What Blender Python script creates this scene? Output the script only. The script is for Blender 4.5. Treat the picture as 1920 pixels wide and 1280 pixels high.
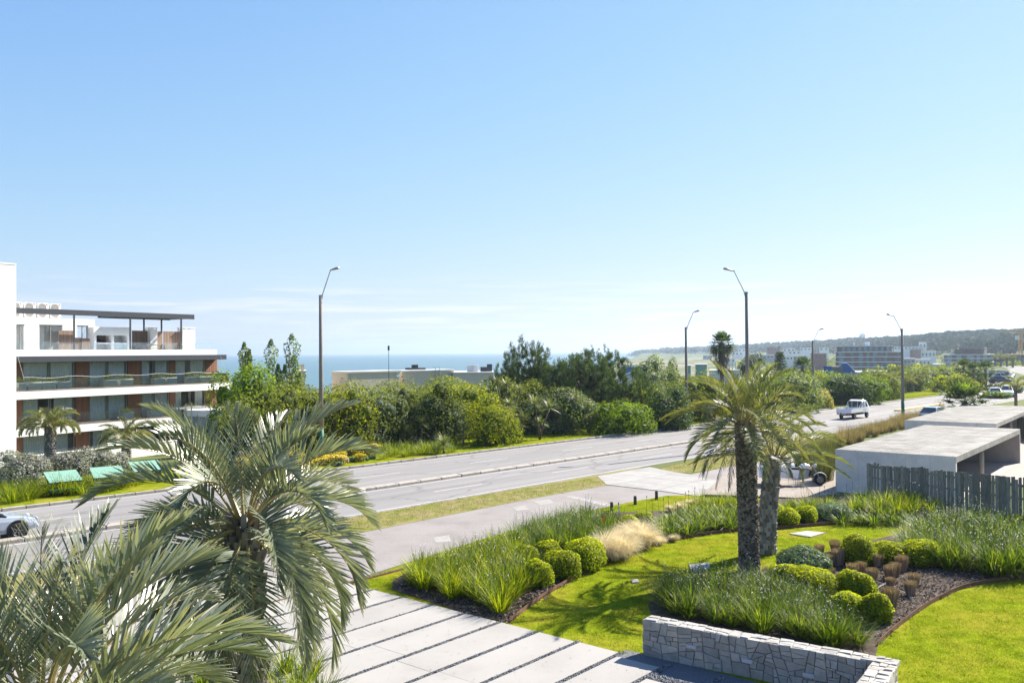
import bpy, math, random
import numpy as np
from mathutils import Vector, Matrix

# ------------------------------------------------------------------ camera, sky, sun, exposure
SC = bpy.context.scene
for _o in list(bpy.data.objects):
    bpy.data.objects.remove(_o)
FPX, CAMH = 1650.0, 7.0
PITCH, ROLL = math.atan(19.6 / FPX), math.atan(.0078)
FW = np.array([0, math.cos(PITCH), math.sin(PITCH)])
_u0 = np.array([0, -math.sin(PITCH), math.cos(PITCH)])
_r0 = np.array([1.0, 0, 0])
RT = _r0 * math.cos(ROLL) - _u0 * math.sin(ROLL)
UP = _u0 * math.cos(ROLL) + _r0 * math.sin(ROLL)
cam = bpy.data.cameras.new('camera')
cam.sensor_fit = 'HORIZONTAL'
cam.sensor_width = 36
cam.lens = 36 * FPX / 1920
cam.clip_start = .1
cam.clip_end = 60000
camo = bpy.data.objects.new('camera', cam)
SC.collection.objects.link(camo)
camo.matrix_world = Matrix(((RT[0], UP[0], -FW[0], 0), (RT[1], UP[1], -FW[1], 0), (RT[2], UP[2], -FW[2], CAMH), (0, 0, 0, 1)))
SC.camera = camo

SUN_AZ, SUN_EL = math.radians(52), math.radians(39)      # azimuth measured from +Y towards +X
W = bpy.data.worlds.new('World')
SC.world = W
W.use_nodes = True
nt = W.node_tree
nt.nodes.clear()
sky = nt.nodes.new('ShaderNodeTexSky')
sky.sky_type = 'NISHITA'
sky.sun_disc = False
sky.sun_elevation = SUN_EL
sky.sun_rotation = SUN_AZ
sky.altitude = 20
sky.air_density = 1.0
sky.dust_density = .1
sky.ozone_density = 1.2
tc = nt.nodes.new('ShaderNodeTexCoord')
sepx = nt.nodes.new('ShaderNodeSeparateXYZ')
nt.links.new(tc.outputs['Generated'], sepx.inputs[0])
# thin streaky cloud just above the horizon
mapc = nt.nodes.new('ShaderNodeMapping')
mapc.inputs['Scale'].default_value = (5, 5, 95)
nt.links.new(tc.outputs['Generated'], mapc.inputs[0])
nz = nt.nodes.new('ShaderNodeTexNoise')
nz.inputs['Scale'].default_value = 1.6
nz.inputs['Detail'].default_value = 5
nz.inputs['Roughness'].default_value = .55
nt.links.new(mapc.outputs[0], nz.inputs['Vector'])
crz = nt.nodes.new('ShaderNodeMapRange')
crz.inputs['From Min'].default_value = .44
crz.inputs['From Max'].default_value = .75
crz.interpolation_type = 'SMOOTHSTEP'
nt.links.new(nz.outputs['Fac'], crz.inputs['Value'])
elv = nt.nodes.new('ShaderNodeMapRange')
elv.inputs['From Min'].default_value = .10
elv.inputs['From Max'].default_value = .035
elv.interpolation_type = 'SMOOTHSTEP'
nt.links.new(sepx.outputs['Z'], elv.inputs['Value'])
mul = nt.nodes.new('ShaderNodeMath')
mul.operation = 'MULTIPLY'
nt.links.new(crz.outputs[0], mul.inputs[0])
nt.links.new(elv.outputs[0], mul.inputs[1])
mul2 = nt.nodes.new('ShaderNodeMath')
mul2.operation = 'MULTIPLY'
mul2.inputs[1].default_value = .85
nt.links.new(mul.outputs[0], mul2.inputs[0])
# film-like shoulder on the sky's brightness, the same for every direction
srgb = nt.nodes.new('ShaderNodeSeparateColor')
crgb = nt.nodes.new('ShaderNodeCombineColor')
nt.links.new(sky.outputs[0], srgb.inputs[0])
for _i, _k in enumerate((5.2, 3.3, 1.5)):
    _a = nt.nodes.new('ShaderNodeMath')
    _a.operation = 'DIVIDE'
    _a.inputs[1].default_value = -_k
    nt.links.new(srgb.outputs[_i], _a.inputs[0])
    _b = nt.nodes.new('ShaderNodeMath')
    _b.operation = 'EXPONENT'
    nt.links.new(_a.outputs[0], _b.inputs[0])
    _c = nt.nodes.new('ShaderNodeMath')
    _c.operation = 'MULTIPLY_ADD'
    _c.inputs[1].default_value = -(6.75, 6.35, 6.7)[_i]
    _c.inputs[2].default_value = (6.75, 6.35, 6.7)[_i]
    nt.links.new(_b.outputs[0], _c.inputs[0])
    _d = nt.nodes.new('ShaderNodeMath')
    _d.operation = 'MULTIPLY_ADD'
    _d.inputs[1].default_value = .035
    nt.links.new(srgb.outputs[_i], _d.inputs[0])
    nt.links.new(_c.outputs[0], _d.inputs[2])
    nt.links.new(_d.outputs[0], crgb.inputs[_i])
mixc = nt.nodes.new('ShaderNodeMixRGB')
mixc.inputs['Color2'].default_value = (7.6, 7.6, 7.6, 1)
nt.links.new(mul2.outputs[0], mixc.inputs['Fac'])
nt.links.new(crgb.outputs[0], mixc.inputs['Color1'])
bg = nt.nodes.new('ShaderNodeBackground')
bg.inputs['Strength'].default_value = .05
nt.links.new(mixc.outputs[0], bg.inputs['Color'])
wo = nt.nodes.new('ShaderNodeOutputWorld')
nt.links.new(bg.outputs[0], wo.inputs['Surface'])

sun = bpy.data.lights.new('sun', 'SUN')
sun.energy = 5.0
sun.angle = math.radians(.53)
sun.color = (1.0, .925, .80)
suno = bpy.data.objects.new('sun', sun)
SC.collection.objects.link(suno)
_sd = Vector((math.sin(SUN_AZ) * math.cos(SUN_EL), math.cos(SUN_AZ) * math.cos(SUN_EL), math.sin(SUN_EL)))
suno.rotation_euler = _sd.to_track_quat('Z', 'Y').to_euler()
suno.location = (60, 60, 80)

vs = SC.view_settings
vs.view_transform = 'Standard'
vs.look = 'None'
vs.exposure = 1.5
vs.gamma = 1
vs.use_curve_mapping = False
SC.render.engine = 'CYCLES'
cy = SC.cycles
cy.max_bounces = 6
cy.diffuse_bounces = 3
cy.glossy_bounces = 3
cy.transmission_bounces = 4
cy.transparent_max_bounces = 10
cy.volume_bounces = 0
cy.caustics_reflective = False
cy.caustics_refractive = False
cy.sample_clamp_indirect = 6
cy.use_denoising = True
try:
    cy.denoiser = 'OPENIMAGEDENOISE'
    cy.denoising_input_passes = 'RGB_ALBEDO_NORMAL'
    cy.denoising_prefilter = 'ACCURATE'
except Exception:
    pass

# ------------------------------------------------------------------ helpers
rng = np.random.default_rng(7)
random.seed(7)
COL = SC.collection


def g(u, v, z=0.0):
    """ground point seen at photograph position (u, v)"""
    d = FW * FPX + RT * (u - 960) + UP * (640 - v)
    t = (z - CAMH) / d[2]
    return np.array([0, 0, CAMH]) + d * t


def at(u, v, Y):
    d = FW * FPX + RT * (u - 960) + UP * (640 - v)
    return np.array([0, 0, CAMH]) + d * Y / d[1]


def gp(pts, z=0.0):
    return [tuple(g(u, v, z)[:2]) for u, v in pts]


class Geo:
    def __init__(s):
        s.V, s.F, s.R, s.n = [], [], [], 0

    def add(s, V, F, r=None):
        V = np.asarray(V, float).reshape(-1, 3)
        s.V.append(V)
        if isinstance(F, np.ndarray):
            s.F.append(F + s.n)
        else:
            for f in F:
                s.F.append(np.array([f]) + s.n)
        if r is None:
            r = np.full(len(V), .5)
        s.R.append(np.broadcast_to(np.asarray(r, float), (len(V),)))
        s.n += len(V)
        return s

    def box(s, c, d, rot=None, r=None, taper=1.0):
        x, y, z = np.array(d) / 2
        V = np.array([(-x, -y, -z), (x, -y, -z), (x, y, -z), (-x, y, -z), (-x * taper, -y * taper, z), (x * taper, -y * taper, z), (x * taper, y * taper, z), (-x * taper, y * taper, z)])
        if rot is not None:
            if np.isscalar(rot):
                ca, sa = math.cos(rot), math.sin(rot)
                rot = np.array([(ca, -sa, 0), (sa, ca, 0), (0, 0, 1)])
            V = V @ np.asarray(rot).T
        return s.add(V + np.array(c), np.array([(0, 3, 2, 1), (4, 5, 6, 7), (0, 1, 5, 4), (1, 2, 6, 5), (2, 3, 7, 6), (3, 0, 4, 7)]), r)

    def bx(s, x0, x1, y0, y1, z0, z1, r=None):
        return s.box(((x0 + x1) / 2, (y0 + y1) / 2, (z0 + z1) / 2), (x1 - x0, y1 - y0, z1 - z0), None, r)

    def bbox(s, x0, x1, y0, y1, z0, z1, b=.01, r=None):
        """box with chamfered edges"""
        X, Y, Z = (x1 - x0) / 2, (y1 - y0) / 2, (z1 - z0) / 2
        b = min(b, X * .6, Y * .6, Z * .6)
        V, idx = [], {}
        for sx in (-1, 1):
            for sy in (-1, 1):
                for sz in (-1, 1):
                    for k in range(3):
                        p = [sx * (X - b), sy * (Y - b), sz * (Z - b)]
                        p[k] = (sx * X, sy * Y, sz * Z)[k]
                        idx[(sx, sy, sz, k)] = len(V)
                        V.append(p)
        F = []
        o = [(-1, -1), (1, -1), (1, 1), (-1, 1)]
        for k in range(3):
            for sg in (-1, 1):
                f = []
                for a, c in o:
                    q = [0, 0, 0]
                    q[k] = sg
                    q[(k + 1) % 3] = a
                    q[(k + 2) % 3] = c
                    f.append(idx[(*q, k)])
                F.append(f if sg > 0 else f[::-1])
        for k in range(3):
            i, j = (k + 1) % 3, (k + 2) % 3
            for a in (-1, 1):
                for c in (-1, 1):
                    q0 = [0, 0, 0]
                    q1 = [0, 0, 0]
                    q0[k], q1[k] = -1, 1
                    q0[i] = q1[i] = a
                    q0[j] = q1[j] = c
                    f = [idx[(*q0, i)], idx[(*q1, i)], idx[(*q1, j)], idx[(*q0, j)]]
                    F.append(f if a * c < 0 else f[::-1])
        for sx in (-1, 1):
            for sy in (-1, 1):
                for sz in (-1, 1):
                    f = [idx[(sx, sy, sz, k)] for k in range(3)]
                    F.append(f if sx * sy * sz > 0 else f[::-1])
        return s.add(np.array(V) + np.array([(x0 + x1) / 2, (y0 + y1) / 2, (z0 + z1) / 2]), F, r)

    def tube(s, pts, rad, n=8, cap=True, r=None):
        P = np.asarray(pts, float)
        k = len(P)
        rad = np.broadcast_to(np.asarray(rad, float), (k,))
        T = np.gradient(P, axis=0)
        T /= np.linalg.norm(T, axis=1)[:, None] + 1e-9
        x = np.cross(np.array([0, 0, 1.0]) if abs(T[0][2]) < .9 else np.array([1.0, 0, 0]), T[0])
        V = []
        th = np.linspace(0, 2 * math.pi, n, endpoint=False)
        for i in range(k):
            x = x - (x @ T[i]) * T[i]
            x /= np.linalg.norm(x) + 1e-9
            y = np.cross(T[i], x)
            V.append(P[i] + rad[i] * (np.cos(th)[:, None] * x + np.sin(th)[:, None] * y))
        V = np.concatenate(V)
        F = []
        for i in range(k - 1):
            for j in range(n):
                F.append((i * n + j, i * n + (j + 1) % n, (i + 1) * n + (j + 1) % n, (i + 1) * n + j))
        F = np.array(F)
        s.add(V, F, r)
        if cap:
            b = s.n - len(V)
            s.F.append(np.array([[b + j for j in range(n)][::-1]]))
            s.F.append(np.array([[b + (k - 1) * n + j for j in range(n)]]))
        return s

    def cyl(s, c, rad, h, n=12, axis='z', r2=None, r=None):
        c = np.array(c, float)
        d = {'x': (1, 0, 0), 'y': (0, 1, 0), 'z': (0, 0, 1)}[axis]
        d = np.array(d, float) * h / 2
        return s.tube([c - d, c + d], [rad, rad if r2 is None else r2], n, True, r)

    def lathe(s, prof, n=16, c=(0, 0, 0), r=None):
        th = np.linspace(0, 2 * math.pi, n, endpoint=False)
        V = np.concatenate([np.stack([R * np.cos(th), R * np.sin(th), np.full(n, z)], 1) for R, z in prof]) + np.array(c)
        F = [(i * n + j, i * n + (j + 1) % n, (i + 1) * n + (j + 1) % n, (i + 1) * n + j) for i in range(len(prof) - 1) for j in range(n)]
        return s.add(V, np.array(F), r)

    def poly(s, pts, z=0.0, r=None):
        from mathutils.geometry import tessellate_polygon
        P = [Vector((p[0], p[1], p[2] if len(p) > 2 else z)) for p in pts]
        T = tessellate_polygon([P])
        F = []
        for t in T:
            a, b, c = (P[i] for i in t)
            F.append(t if (b - a).cross(c - a).z > 0 else (t[0], t[2], t[1]))
        return s.add([tuple(p) for p in P], np.array(F), r)

    def prism(s, pts, z0, z1, r=None):
        """upright prism over a plan polygon"""
        n = len(pts)
        A = sum(pts[i][0] * pts[(i + 1) % n][1] - pts[(i + 1) % n][0] * pts[i][1] for i in range(n))
        if A < 0:
            pts = pts[::-1]
        s.poly(pts, z1, r)
        V = [(p[0], p[1], z0) for p in pts] + [(p[0], p[1], z1) for p in pts]
        return s.add(V, np.array([(i, (i + 1) % n, n + (i + 1) % n, n + i) for i in range(n)]), r)

    def extrude(s, prof, axis, a0, a1, r=None):
        """profile polygon (list of 2D points) pushed along 'x' or 'y' with end caps"""
        n = len(prof)
        from mathutils.geometry import tessellate_polygon
        def P(p, a):
            return (a, p[0], p[1]) if axis == 'x' else (p[0], a, p[1])
        V = [P(p, a0) for p in prof] + [P(p, a1) for p in prof]
        F = [(i, (i + 1) % n, n + (i + 1) % n, n + i) for i in range(n)]
        T = [tuple(t) for t in tessellate_polygon([[Vector((p[0], p[1], 0)) for p in prof]])]
        F += [t for t in T] + [tuple(i + n for i in t[::-1]) for t in T]
        return s.add(V, F, r)

    def ico(s, c, rad, sub=2, jit=0.0, r=None, rg=None):
        import bmesh
        bm = bmesh.new()
        bmesh.ops.create_icosphere(bm, subdivisions=sub, radius=1)
        V = np.array([v.co[:] for v in bm.verts])
        F = np.array([[v.index for v in f.verts] for f in bm.faces])
        bm.free()
        if jit:
            rg = rg or rng
            V = V * (1 + rg.uniform(-jit, jit, len(V)))[:, None]
        return s.add(V * np.array(rad) + np.array(c), F, r)

    def leaves(s, P, N, size, aspect=.5, jit=.6, rg=None, bias=None, rlo=0., rhi=1., rv=None):
        rg = rg or rng
        P = np.asarray(P)
        n = len(P)
        N = N + rg.normal(0, jit, (n, 3))
        N /= np.linalg.norm(N, axis=1)[:, None] + 1e-9
        T = rg.normal(0, 1, (n, 3))
        if bias is not None:
            T += np.array(bias)
        T -= (T * N).sum(1)[:, None] * N
        T /= np.linalg.norm(T, axis=1)[:, None] + 1e-9
        B = np.cross(N, T)
        L = (size * rg.uniform(.65, 1.35, n))[:, None]
        Wd = L * aspect * .5
        V = np.stack([P - T * L * .5, P + B * Wd - T * L * .05 + N * L * .06, P + T * L * .5, P - B * Wd - T * L * .05 + N * L * .06], 1).reshape(-1, 3)
        F = np.arange(4 * n).reshape(n, 4)
        rr = rg.uniform(rlo, rhi, n) if rv is None else np.clip(rv + rg.uniform(-.2, .2, n), 0, 1)
        return s.add(V, F, np.repeat(rr, 4))

    def blades(s, P, az, L, lean, bend, width, segs=3, rg=None, r=None, tipw=.08):
        """grass blades: base points, azimuth, length, initial lean from vertical, extra bend to the tip (radians)"""
        rg = rg or rng
        P = np.asarray(P, float)
        n = len(P)
        az, L, lean, bend, width = (np.broadcast_to(np.asarray(a, float), (n,)) for a in (az, L, lean, bend, width))
        D = np.stack([np.cos(az), np.sin(az), np.zeros(n)], 1)
        B = np.stack([-np.sin(az), np.cos(az), np.zeros(n)], 1)
        tw = rg.uniform(-.9, .9, n)
        B = B * np.cos(tw)[:, None] + np.array([0, 0, 1.0]) * np.sin(tw)[:, None] * .4 + D * np.sin(tw)[:, None] * .8
        rows = []
        p = P.copy()
        for k in range(segs + 1):
            t = k / segs
            w = width * (.7 + .6 * t if t < .4 else max(tipw, 1.25 * (1 - t) ** .7 + .02))
            rows.append(np.stack([p - B * w[:, None] / 2, p + B * w[:, None] / 2], 1))
            a = lean + bend * (t + .5 / segs) ** 1.4
            p = p + (np.cos(a)[:, None] * np.array([0, 0, 1.0]) + np.sin(a)[:, None] * D) * (L / segs)[:, None]
        V = np.stack(rows, 1).reshape(-1, 3)
        m = 2 * (segs + 1)
        F = []
        for k in range(segs):
            F.append(np.arange(n)[:, None] * m + np.array([2 * k, 2 * k + 1, 2 * k + 3, 2 * k + 2]))
        F = np.concatenate(F)
        if r is None:
            r = rg.uniform(0, 1, n)
        return s.add(V, F, np.repeat(np.broadcast_to(r, (n,)), m))

    def mesh(s, name, smooth=False):
        V = np.concatenate(s.V)
        me = bpy.data.meshes.new(name)
        me.vertices.add(len(V))
        me.vertices.foreach_set('co', V.astype(np.float32).ravel())
        loops = np.concatenate([f.ravel() for f in s.F]).astype(np.int32)
        tot = np.concatenate([np.full(len(f), f.shape[1]) for f in s.F])
        st = np.concatenate([[0], np.cumsum(tot)[:-1]]).astype(np.int32)
        me.loops.add(len(loops))
        me.loops.foreach_set('vertex_index', loops)
        me.polygons.add(len(tot))
        me.polygons.foreach_set('loop_start', st)
        a = me.attributes.new('rnd', 'FLOAT', 'POINT')
        a.data.foreach_set('value', np.concatenate(s.R).astype(np.float32))
        me.update(calc_edges=True)
        me.validate()
        me.polygons.foreach_set('use_smooth', np.full(len(tot), bool(smooth)))
        return me

    def build(s, name, mat, parent=None, smooth=False, loc=None, rotz=None):
        me = s.mesh(name, smooth)
        if isinstance(mat, (list, tuple)):
            for m in mat:
                me.materials.append(m)
        else:
            me.materials.append(mat)
        return link(name, me, parent, loc, rotz)


def link(name, me, parent=None, loc=None, rotz=None):
    o = bpy.data.objects.new(name, me)
    COL.objects.link(o)
    if parent is not None:
        o.parent = parent
    if loc is not None:
        o.location = tuple(loc)
    if rotz is not None:
        o.rotation_euler = (0, 0, rotz)
    return o


def tag(o, label=None, cat=None, group=None, kind=None):
    if label:
        o['label'] = label
    if cat:
        o['category'] = cat
    if group:
        o['group'] = group
    if kind:
        o['kind'] = kind
    return o


def thing(name, label, cat, loc=(0, 0, 0), rotz=0.0, group=None):
    return tag(link(name, None, None, loc, rotz), label, cat, group)


def copy_tree(o, parent=None):
    c = o.copy()
    COL.objects.link(c)
    c.parent = parent
    for ch in list(o.children):
        copy_tree(ch, c)
    return c


def catmull(pts, n=8):
    P = [np.array(p, float) for p in pts]
    P = [2 * P[0] - P[1]] + P + [2 * P[-1] - P[-2]]
    out = []
    for i in range(1, len(P) - 2):
        for k in range(n):
            t = k / n
            a, b, c, d = P[i - 1:i + 3]
            out.append(.5 * ((2 * b) + (-a + c) * t + (2 * a - 5 * b + 4 * c - d) * t * t + (-a + 3 * b - 3 * c + d) * t ** 3))
    out.append(P[-2])
    return out


# ------------------------------------------------------------------ materials
def _new(name):
    m = bpy.data.materials.new(name)
    m.use_nodes = True
    t = m.node_tree
    t.nodes.clear()
    out = t.nodes.new('ShaderNodeOutputMaterial')
    return m, t, out


def N(t, typ, **kw):
    n = t.nodes.new(typ)
    for k, v in kw.items():
        if k.startswith('i_'):
            n.inputs[k[2:].replace('_', ' ')].default_value = v
        else:
            setattr(n, k, v)
    return n


def rgba(c):
    return (c[0], c[1], c[2], 1)


def M(name, col, rough=.8, var=.15, vs_=3.0, bump=0.0, bs=40.0, metal=0.0, spec=.3, objvar=0.0, col2=None, stretch=None, detail=4.0, fine=0.0, fs=60.0, c2lo=.4, c2hi=.65, v2=None):
    """painted / mineral surface: base colour with cloudy variation, optional second colour in patches, fine speckle and bump"""
    m, t, out = _new(name)
    p = N(t, 'ShaderNodeBsdfPrincipled')
    p.inputs['Roughness'].default_value = rough
    p.inputs['Metallic'].default_value = metal
    p.inputs['Specular IOR Level'].default_value = spec
    geo = N(t, 'ShaderNodeNewGeometry')
    vec = geo.outputs['Position']
    if stretch:
        mp = N(t, 'ShaderNodeMapping')
        mp.inputs['Scale'].default_value = stretch
        t.links.new(vec, mp.inputs[0])
        vec = mp.outputs[0]
    nz = N(t, 'ShaderNodeTexNoise', i_Scale=vs_, i_Detail=detail, i_Roughness=.6)
    t.links.new(vec, nz.inputs['Vector'])
    c = N(t, 'ShaderNodeMixRGB')
    c.inputs[1].default_value = rgba([x * (1 - var) for x in col])
    c.inputs[2].default_value = rgba([min(1, x * (1 + var)) for x in col])
    mr = N(t, 'ShaderNodeMapRange')
    mr.inputs['From Min'].default_value = .3
    mr.inputs['From Max'].default_value = .7
    t.links.new(nz.outputs['Fac'], mr.inputs['Value'])
    t.links.new(mr.outputs[0], c.inputs[0])
    last = c.outputs[0]
    if col2 is not None:
        nz2 = N(t, 'ShaderNodeTexNoise', i_Scale=v2 or vs_ * .45, i_Detail=5.0, i_Roughness=.65)
        t.links.new(vec, nz2.inputs['Vector'])
        mr2 = N(t, 'ShaderNodeMapRange')
        mr2.inputs['From Min'].default_value = c2lo
        mr2.inputs['From Max'].default_value = c2hi
        t.links.new(nz2.outputs['Fac'], mr2.inputs['Value'])
        c2 = N(t, 'ShaderNodeMixRGB')
        c2.inputs[2].default_value = rgba(col2)
        t.links.new(mr2.outputs[0], c2.inputs[0])
        t.links.new(last, c2.inputs[1])
        last = c2.outputs[0]
    if fine:
        nf = N(t, 'ShaderNodeTexNoise', i_Scale=fs, i_Detail=3.0, i_Roughness=.7)
        t.links.new(geo.outputs['Position'], nf.inputs['Vector'])
        mf = N(t, 'ShaderNodeMapRange')
        mf.inputs['From Min'].default_value = .3
        mf.inputs['From Max'].default_value = .7
        mf.inputs['To Min'].default_value = 1 - fine
        mf.inputs['To Max'].default_value = 1 + fine
        t.links.new(nf.outputs['Fac'], mf.inputs['Value'])
        h = N(t, 'ShaderNodeVectorMath', operation='SCALE')
        t.links.new(last, h.inputs[0])
        t.links.new(mf.outputs[0], h.inputs['Scale'])
        last = h.outputs[0]
    if objvar:
        oi = N(t, 'ShaderNodeObjectInfo')
        mo = N(t, 'ShaderNodeMapRange')
        mo.inputs['To Min'].default_value = 1 - objvar
        mo.inputs['To Max'].default_value = 1 + objvar
        t.links.new(oi.outputs['Random'], mo.inputs['Value'])
        h = N(t, 'ShaderNodeVectorMath', operation='SCALE')
        t.links.new(last, h.inputs[0])
        t.links.new(mo.outputs[0], h.inputs['Scale'])
        last = h.outputs[0]
    t.links.new(last, p.inputs['Base Color'])
    if bump:
        nb = N(t, 'ShaderNodeTexNoise', i_Scale=bs, i_Detail=4.0, i_Roughness=.6)
        t.links.new(vec, nb.inputs['Vector'])
        b = N(t, 'ShaderNodeBump', i_Strength=bump, i_Distance=.02)
        t.links.new(nb.outputs['Fac'], b.inputs['Height'])
        t.links.new(b.outputs[0], p.inputs['Normal'])
    t.links.new(p.outputs[0], out.inputs[0])
    return m


def LEAF(name, cols, trans=.35, rough=.5, spec=.3, tcol=None, objvar=.12, patch=0.0):
    """leaf surface: colour picked per leaf from a ramp, light also passes through"""
    m, t, out = _new(name)
    at_ = N(t, 'ShaderNodeAttribute', attribute_name='rnd')
    cr = N(t, 'ShaderNodeValToRGB')
    el = cr.color_ramp.elements
    el[0].color = rgba(cols[0])
    el[1].color = rgba(cols[-1])
    for i in range(1, len(cols) - 1):
        e = el.new(i / (len(cols) - 1))
        e.color = rgba(cols[i])
    t.links.new(at_.outputs['Fac'], cr.inputs[0])
    oi = N(t, 'ShaderNodeObjectInfo')
    mo = N(t, 'ShaderNodeMapRange')
    mo.inputs['To Min'].default_value = 1 - objvar
    mo.inputs['To Max'].default_value = 1 + objvar
    t.links.new(oi.outputs['Random'], mo.inputs['Value'])
    h = N(t, 'ShaderNodeVectorMath', operation='SCALE')
    t.links.new(cr.outputs[0], h.inputs[0])
    t.links.new(mo.outputs[0], h.inputs['Scale'])
    last = h.outputs[0]
    p = N(t, 'ShaderNodeBsdfPrincipled')
    p.inputs['Roughness'].default_value = rough
    p.inputs['Specular IOR Level'].default_value = spec
    t.links.new(last, p.inputs['Base Color'])
    tr = N(t, 'ShaderNodeBsdfTranslucent')
    hs = N(t, 'ShaderNodeMixRGB', blend_type='MULTIPLY')
    hs.inputs[0].default_value = 1
    hs.inputs[2].default_value = rgba(tcol or (1.5, 1.6, .55))
    t.links.new(last, hs.inputs[1])
    t.links.new(hs.outputs[0], tr.inputs[0])
    mx = N(t, 'ShaderNodeMixShader')
    mx.inputs[0].default_value = trans
    t.links.new(p.outputs[0], mx.inputs[1])
    t.links.new(tr.outputs[0], mx.inputs[2])
    t.links.new(mx.outputs[0], out.inputs[0])
    return m


def GLASS(name, tint=(.75, .9, .88), refl=.08, opac=.15, rough=.02):
    """thin sheet of glass: mostly see-through with a tint, mirrors at grazing angles"""
    m, t, out = _new(name)
    tp = N(t, 'ShaderNodeBsdfTransparent')
    tp.inputs[0].default_value = rgba(tint)
    gl = N(t, 'ShaderNodeBsdfGlossy', i_Roughness=rough)
    df = N(t, 'ShaderNodeBsdfDiffuse')
    df.inputs[0].default_value = rgba([x * .6 for x in tint])
    m1 = N(t, 'ShaderNodeMixShader')
    m1.inputs[0].default_value = opac
    t.links.new(tp.outputs[0], m1.inputs[1])
    t.links.new(df.outputs[0], m1.inputs[2])
    fr = N(t, 'ShaderNodeFresnel', i_IOR=1.5)
    ad = N(t, 'ShaderNodeMath', operation='ADD', use_clamp=True)
    ad.inputs[1].default_value = refl
    t.links.new(fr.outputs[0], ad.inputs[0])
    m2 = N(t, 'ShaderNodeMixShader')
    t.links.new(ad.outputs[0], m2.inputs[0])
    t.links.new(m1.outputs[0], m2.inputs[1])
    t.links.new(gl.outputs[0], m2.inputs[2])
    t.links.new(m2.outputs[0], out.inputs[0])
    return m


def PAINT(name, rough=.25, metal=.0, coat=.6):
    """vehicle paint that takes the object's own colour"""
    m, t, out = _new(name)
    oi = N(t, 'ShaderNodeObjectInfo')
    p = N(t, 'ShaderNodeBsdfPrincipled')
    p.inputs['Roughness'].default_value = rough
    p.inputs['Metallic'].default_value = metal
    p.inputs['Coat Weight'].default_value = coat
    t.links.new(oi.outputs['Color'], p.inputs['Base Color'])
    t.links.new(p.outputs[0], out.inputs[0])
    return m


def FLAT(name, col, rough=.6, metal=0., spec=.4):
    return M(name, col, rough, .06, 8.0, metal=metal, spec=spec)

# ------------------------------------------------------------------ terrain, sea, road
OF = np.array([-4.36, 59.18])                  # a point on the far kerb
DF = np.array([.6897, .7241])
NF = np.array([-.7241, .6897])


def sst(a, b, x):
    t = np.clip((x - a) / (b - a), 0, 1)
    return t * t * (3 - 2 * t)


def zt(X, Y):
    X = np.asarray(X, float)
    Y = np.asarray(Y, float)
    D = np.hypot(X, Y)
    tb = np.where(Y > 1, X / np.maximum(Y, 1), np.where(X > 0, 3.0, -3.0))
    tb = np.clip(tb, -3, 3)
    s = (X - OF[0]) * NF[0] + (Y - OF[1]) * NF[1]
    right = sst(.25, .42, tb)
    z = -1.75 * sst(9, 31, s) * (1 - sst(-.25, .02, tb)) - 6.2 * sst(38, 115, s) * (1 - .35 * right)
    hd = np.interp(tb, [.1436, .206, .291, .412, .57, .75, 1.2, 3], [3600, 3200, 2300, 1500, 1000, 800, 700, 700])
    hp = np.interp(tb, [.13, .1436, .206, .291, .412, .57, .75, 1.2, 2], [-8, -1, 0, 4, 8, 14, 20, 20, 0])
    hz = CAMH + hp * hd / 1650
    hf = sst(.5 * hd, hd, D) * sst(.12, .15, tb)
    z = z + hf * (hz - z) - 18 * sst(hd * 1.05, hd * 1.6, D) * hf
    ds = np.interp(tb, [-3, -.1, -.02, .05, .1, .13, .1436, .16, 3], [170, 185, 260, 450, 800, 1600, 2700, 3e4, 3e4])
    ds = np.where(tb < 2.5, ds, 3e4)
    shore = sst(ds * .8, ds * 1.04, D) * (D > 60)
    z = z + shore * (-12.5 - z)
    bump = np.sin(X * .021 + 1.3) * np.sin(Y * .017 + .4) * 1.2 + np.sin(X * .06 + Y * .045) * .5
    return z + bump * sst(130, 320, D) * (1 - shore) * (1 + hf)


def z1(x, y):
    return float(zt(x, y))


gr_lo, gr_hi = (.060, .088, .022), (.105, .125, .035)
m, t, out = _new('land')
p = N(t, 'ShaderNodeBsdfPrincipled', i_Roughness=.9)
p.inputs['Specular IOR Level'].default_value = .1
a_ = N(t, 'ShaderNodeAttribute', attribute_name='rnd')
ge = N(t, 'ShaderNodeNewGeometry')
n1 = N(t, 'ShaderNodeTexNoise', i_Scale=.022, i_Detail=9.0, i_Roughness=.65)
n2 = N(t, 'ShaderNodeTexNoise', i_Scale=1.7, i_Detail=6.0, i_Roughness=.7)
t.links.new(ge.outputs['Position'], n1.inputs['Vector'])
t.links.new(ge.outputs['Position'], n2.inputs['Vector'])
gm = N(t, 'ShaderNodeMixRGB')
gm.inputs[1].default_value = rgba((.045, .075, .018))
gm.inputs[2].default_value = rgba((.15, .16, .055))
t.links.new(n2.outputs['Fac'], gm.inputs[0])
ad = N(t, 'ShaderNodeMath', operation='ADD')
t.links.new(a_.outputs['Fac'], ad.inputs[0])
sb = N(t, 'ShaderNodeMath', operation='MULTIPLY_ADD')
sb.inputs[1].default_value = 1.3
sb.inputs[2].default_value = -.65
t.links.new(n1.outputs['Fac'], sb.inputs[0])
t.links.new(sb.outputs[0], ad.inputs[1])
mr = N(t, 'ShaderNodeMapRange')
mr.inputs['From Min'].default_value = .42
mr.inputs['From Max'].default_value = .6
t.links.new(ad.outputs[0], mr.inputs['Value'])
sm = N(t, 'ShaderNodeMixRGB')
sm.inputs[2].default_value = rgba((.25, .22, .175))
t.links.new(gm.outputs[0], sm.inputs[1])
t.links.new(mr.outputs[0], sm.inputs[0])
t.links.new(sm.outputs[0], p.inputs['Base Color'])
t.links.new(p.outputs[0], out.inputs[0])
M_LAND = m

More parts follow.
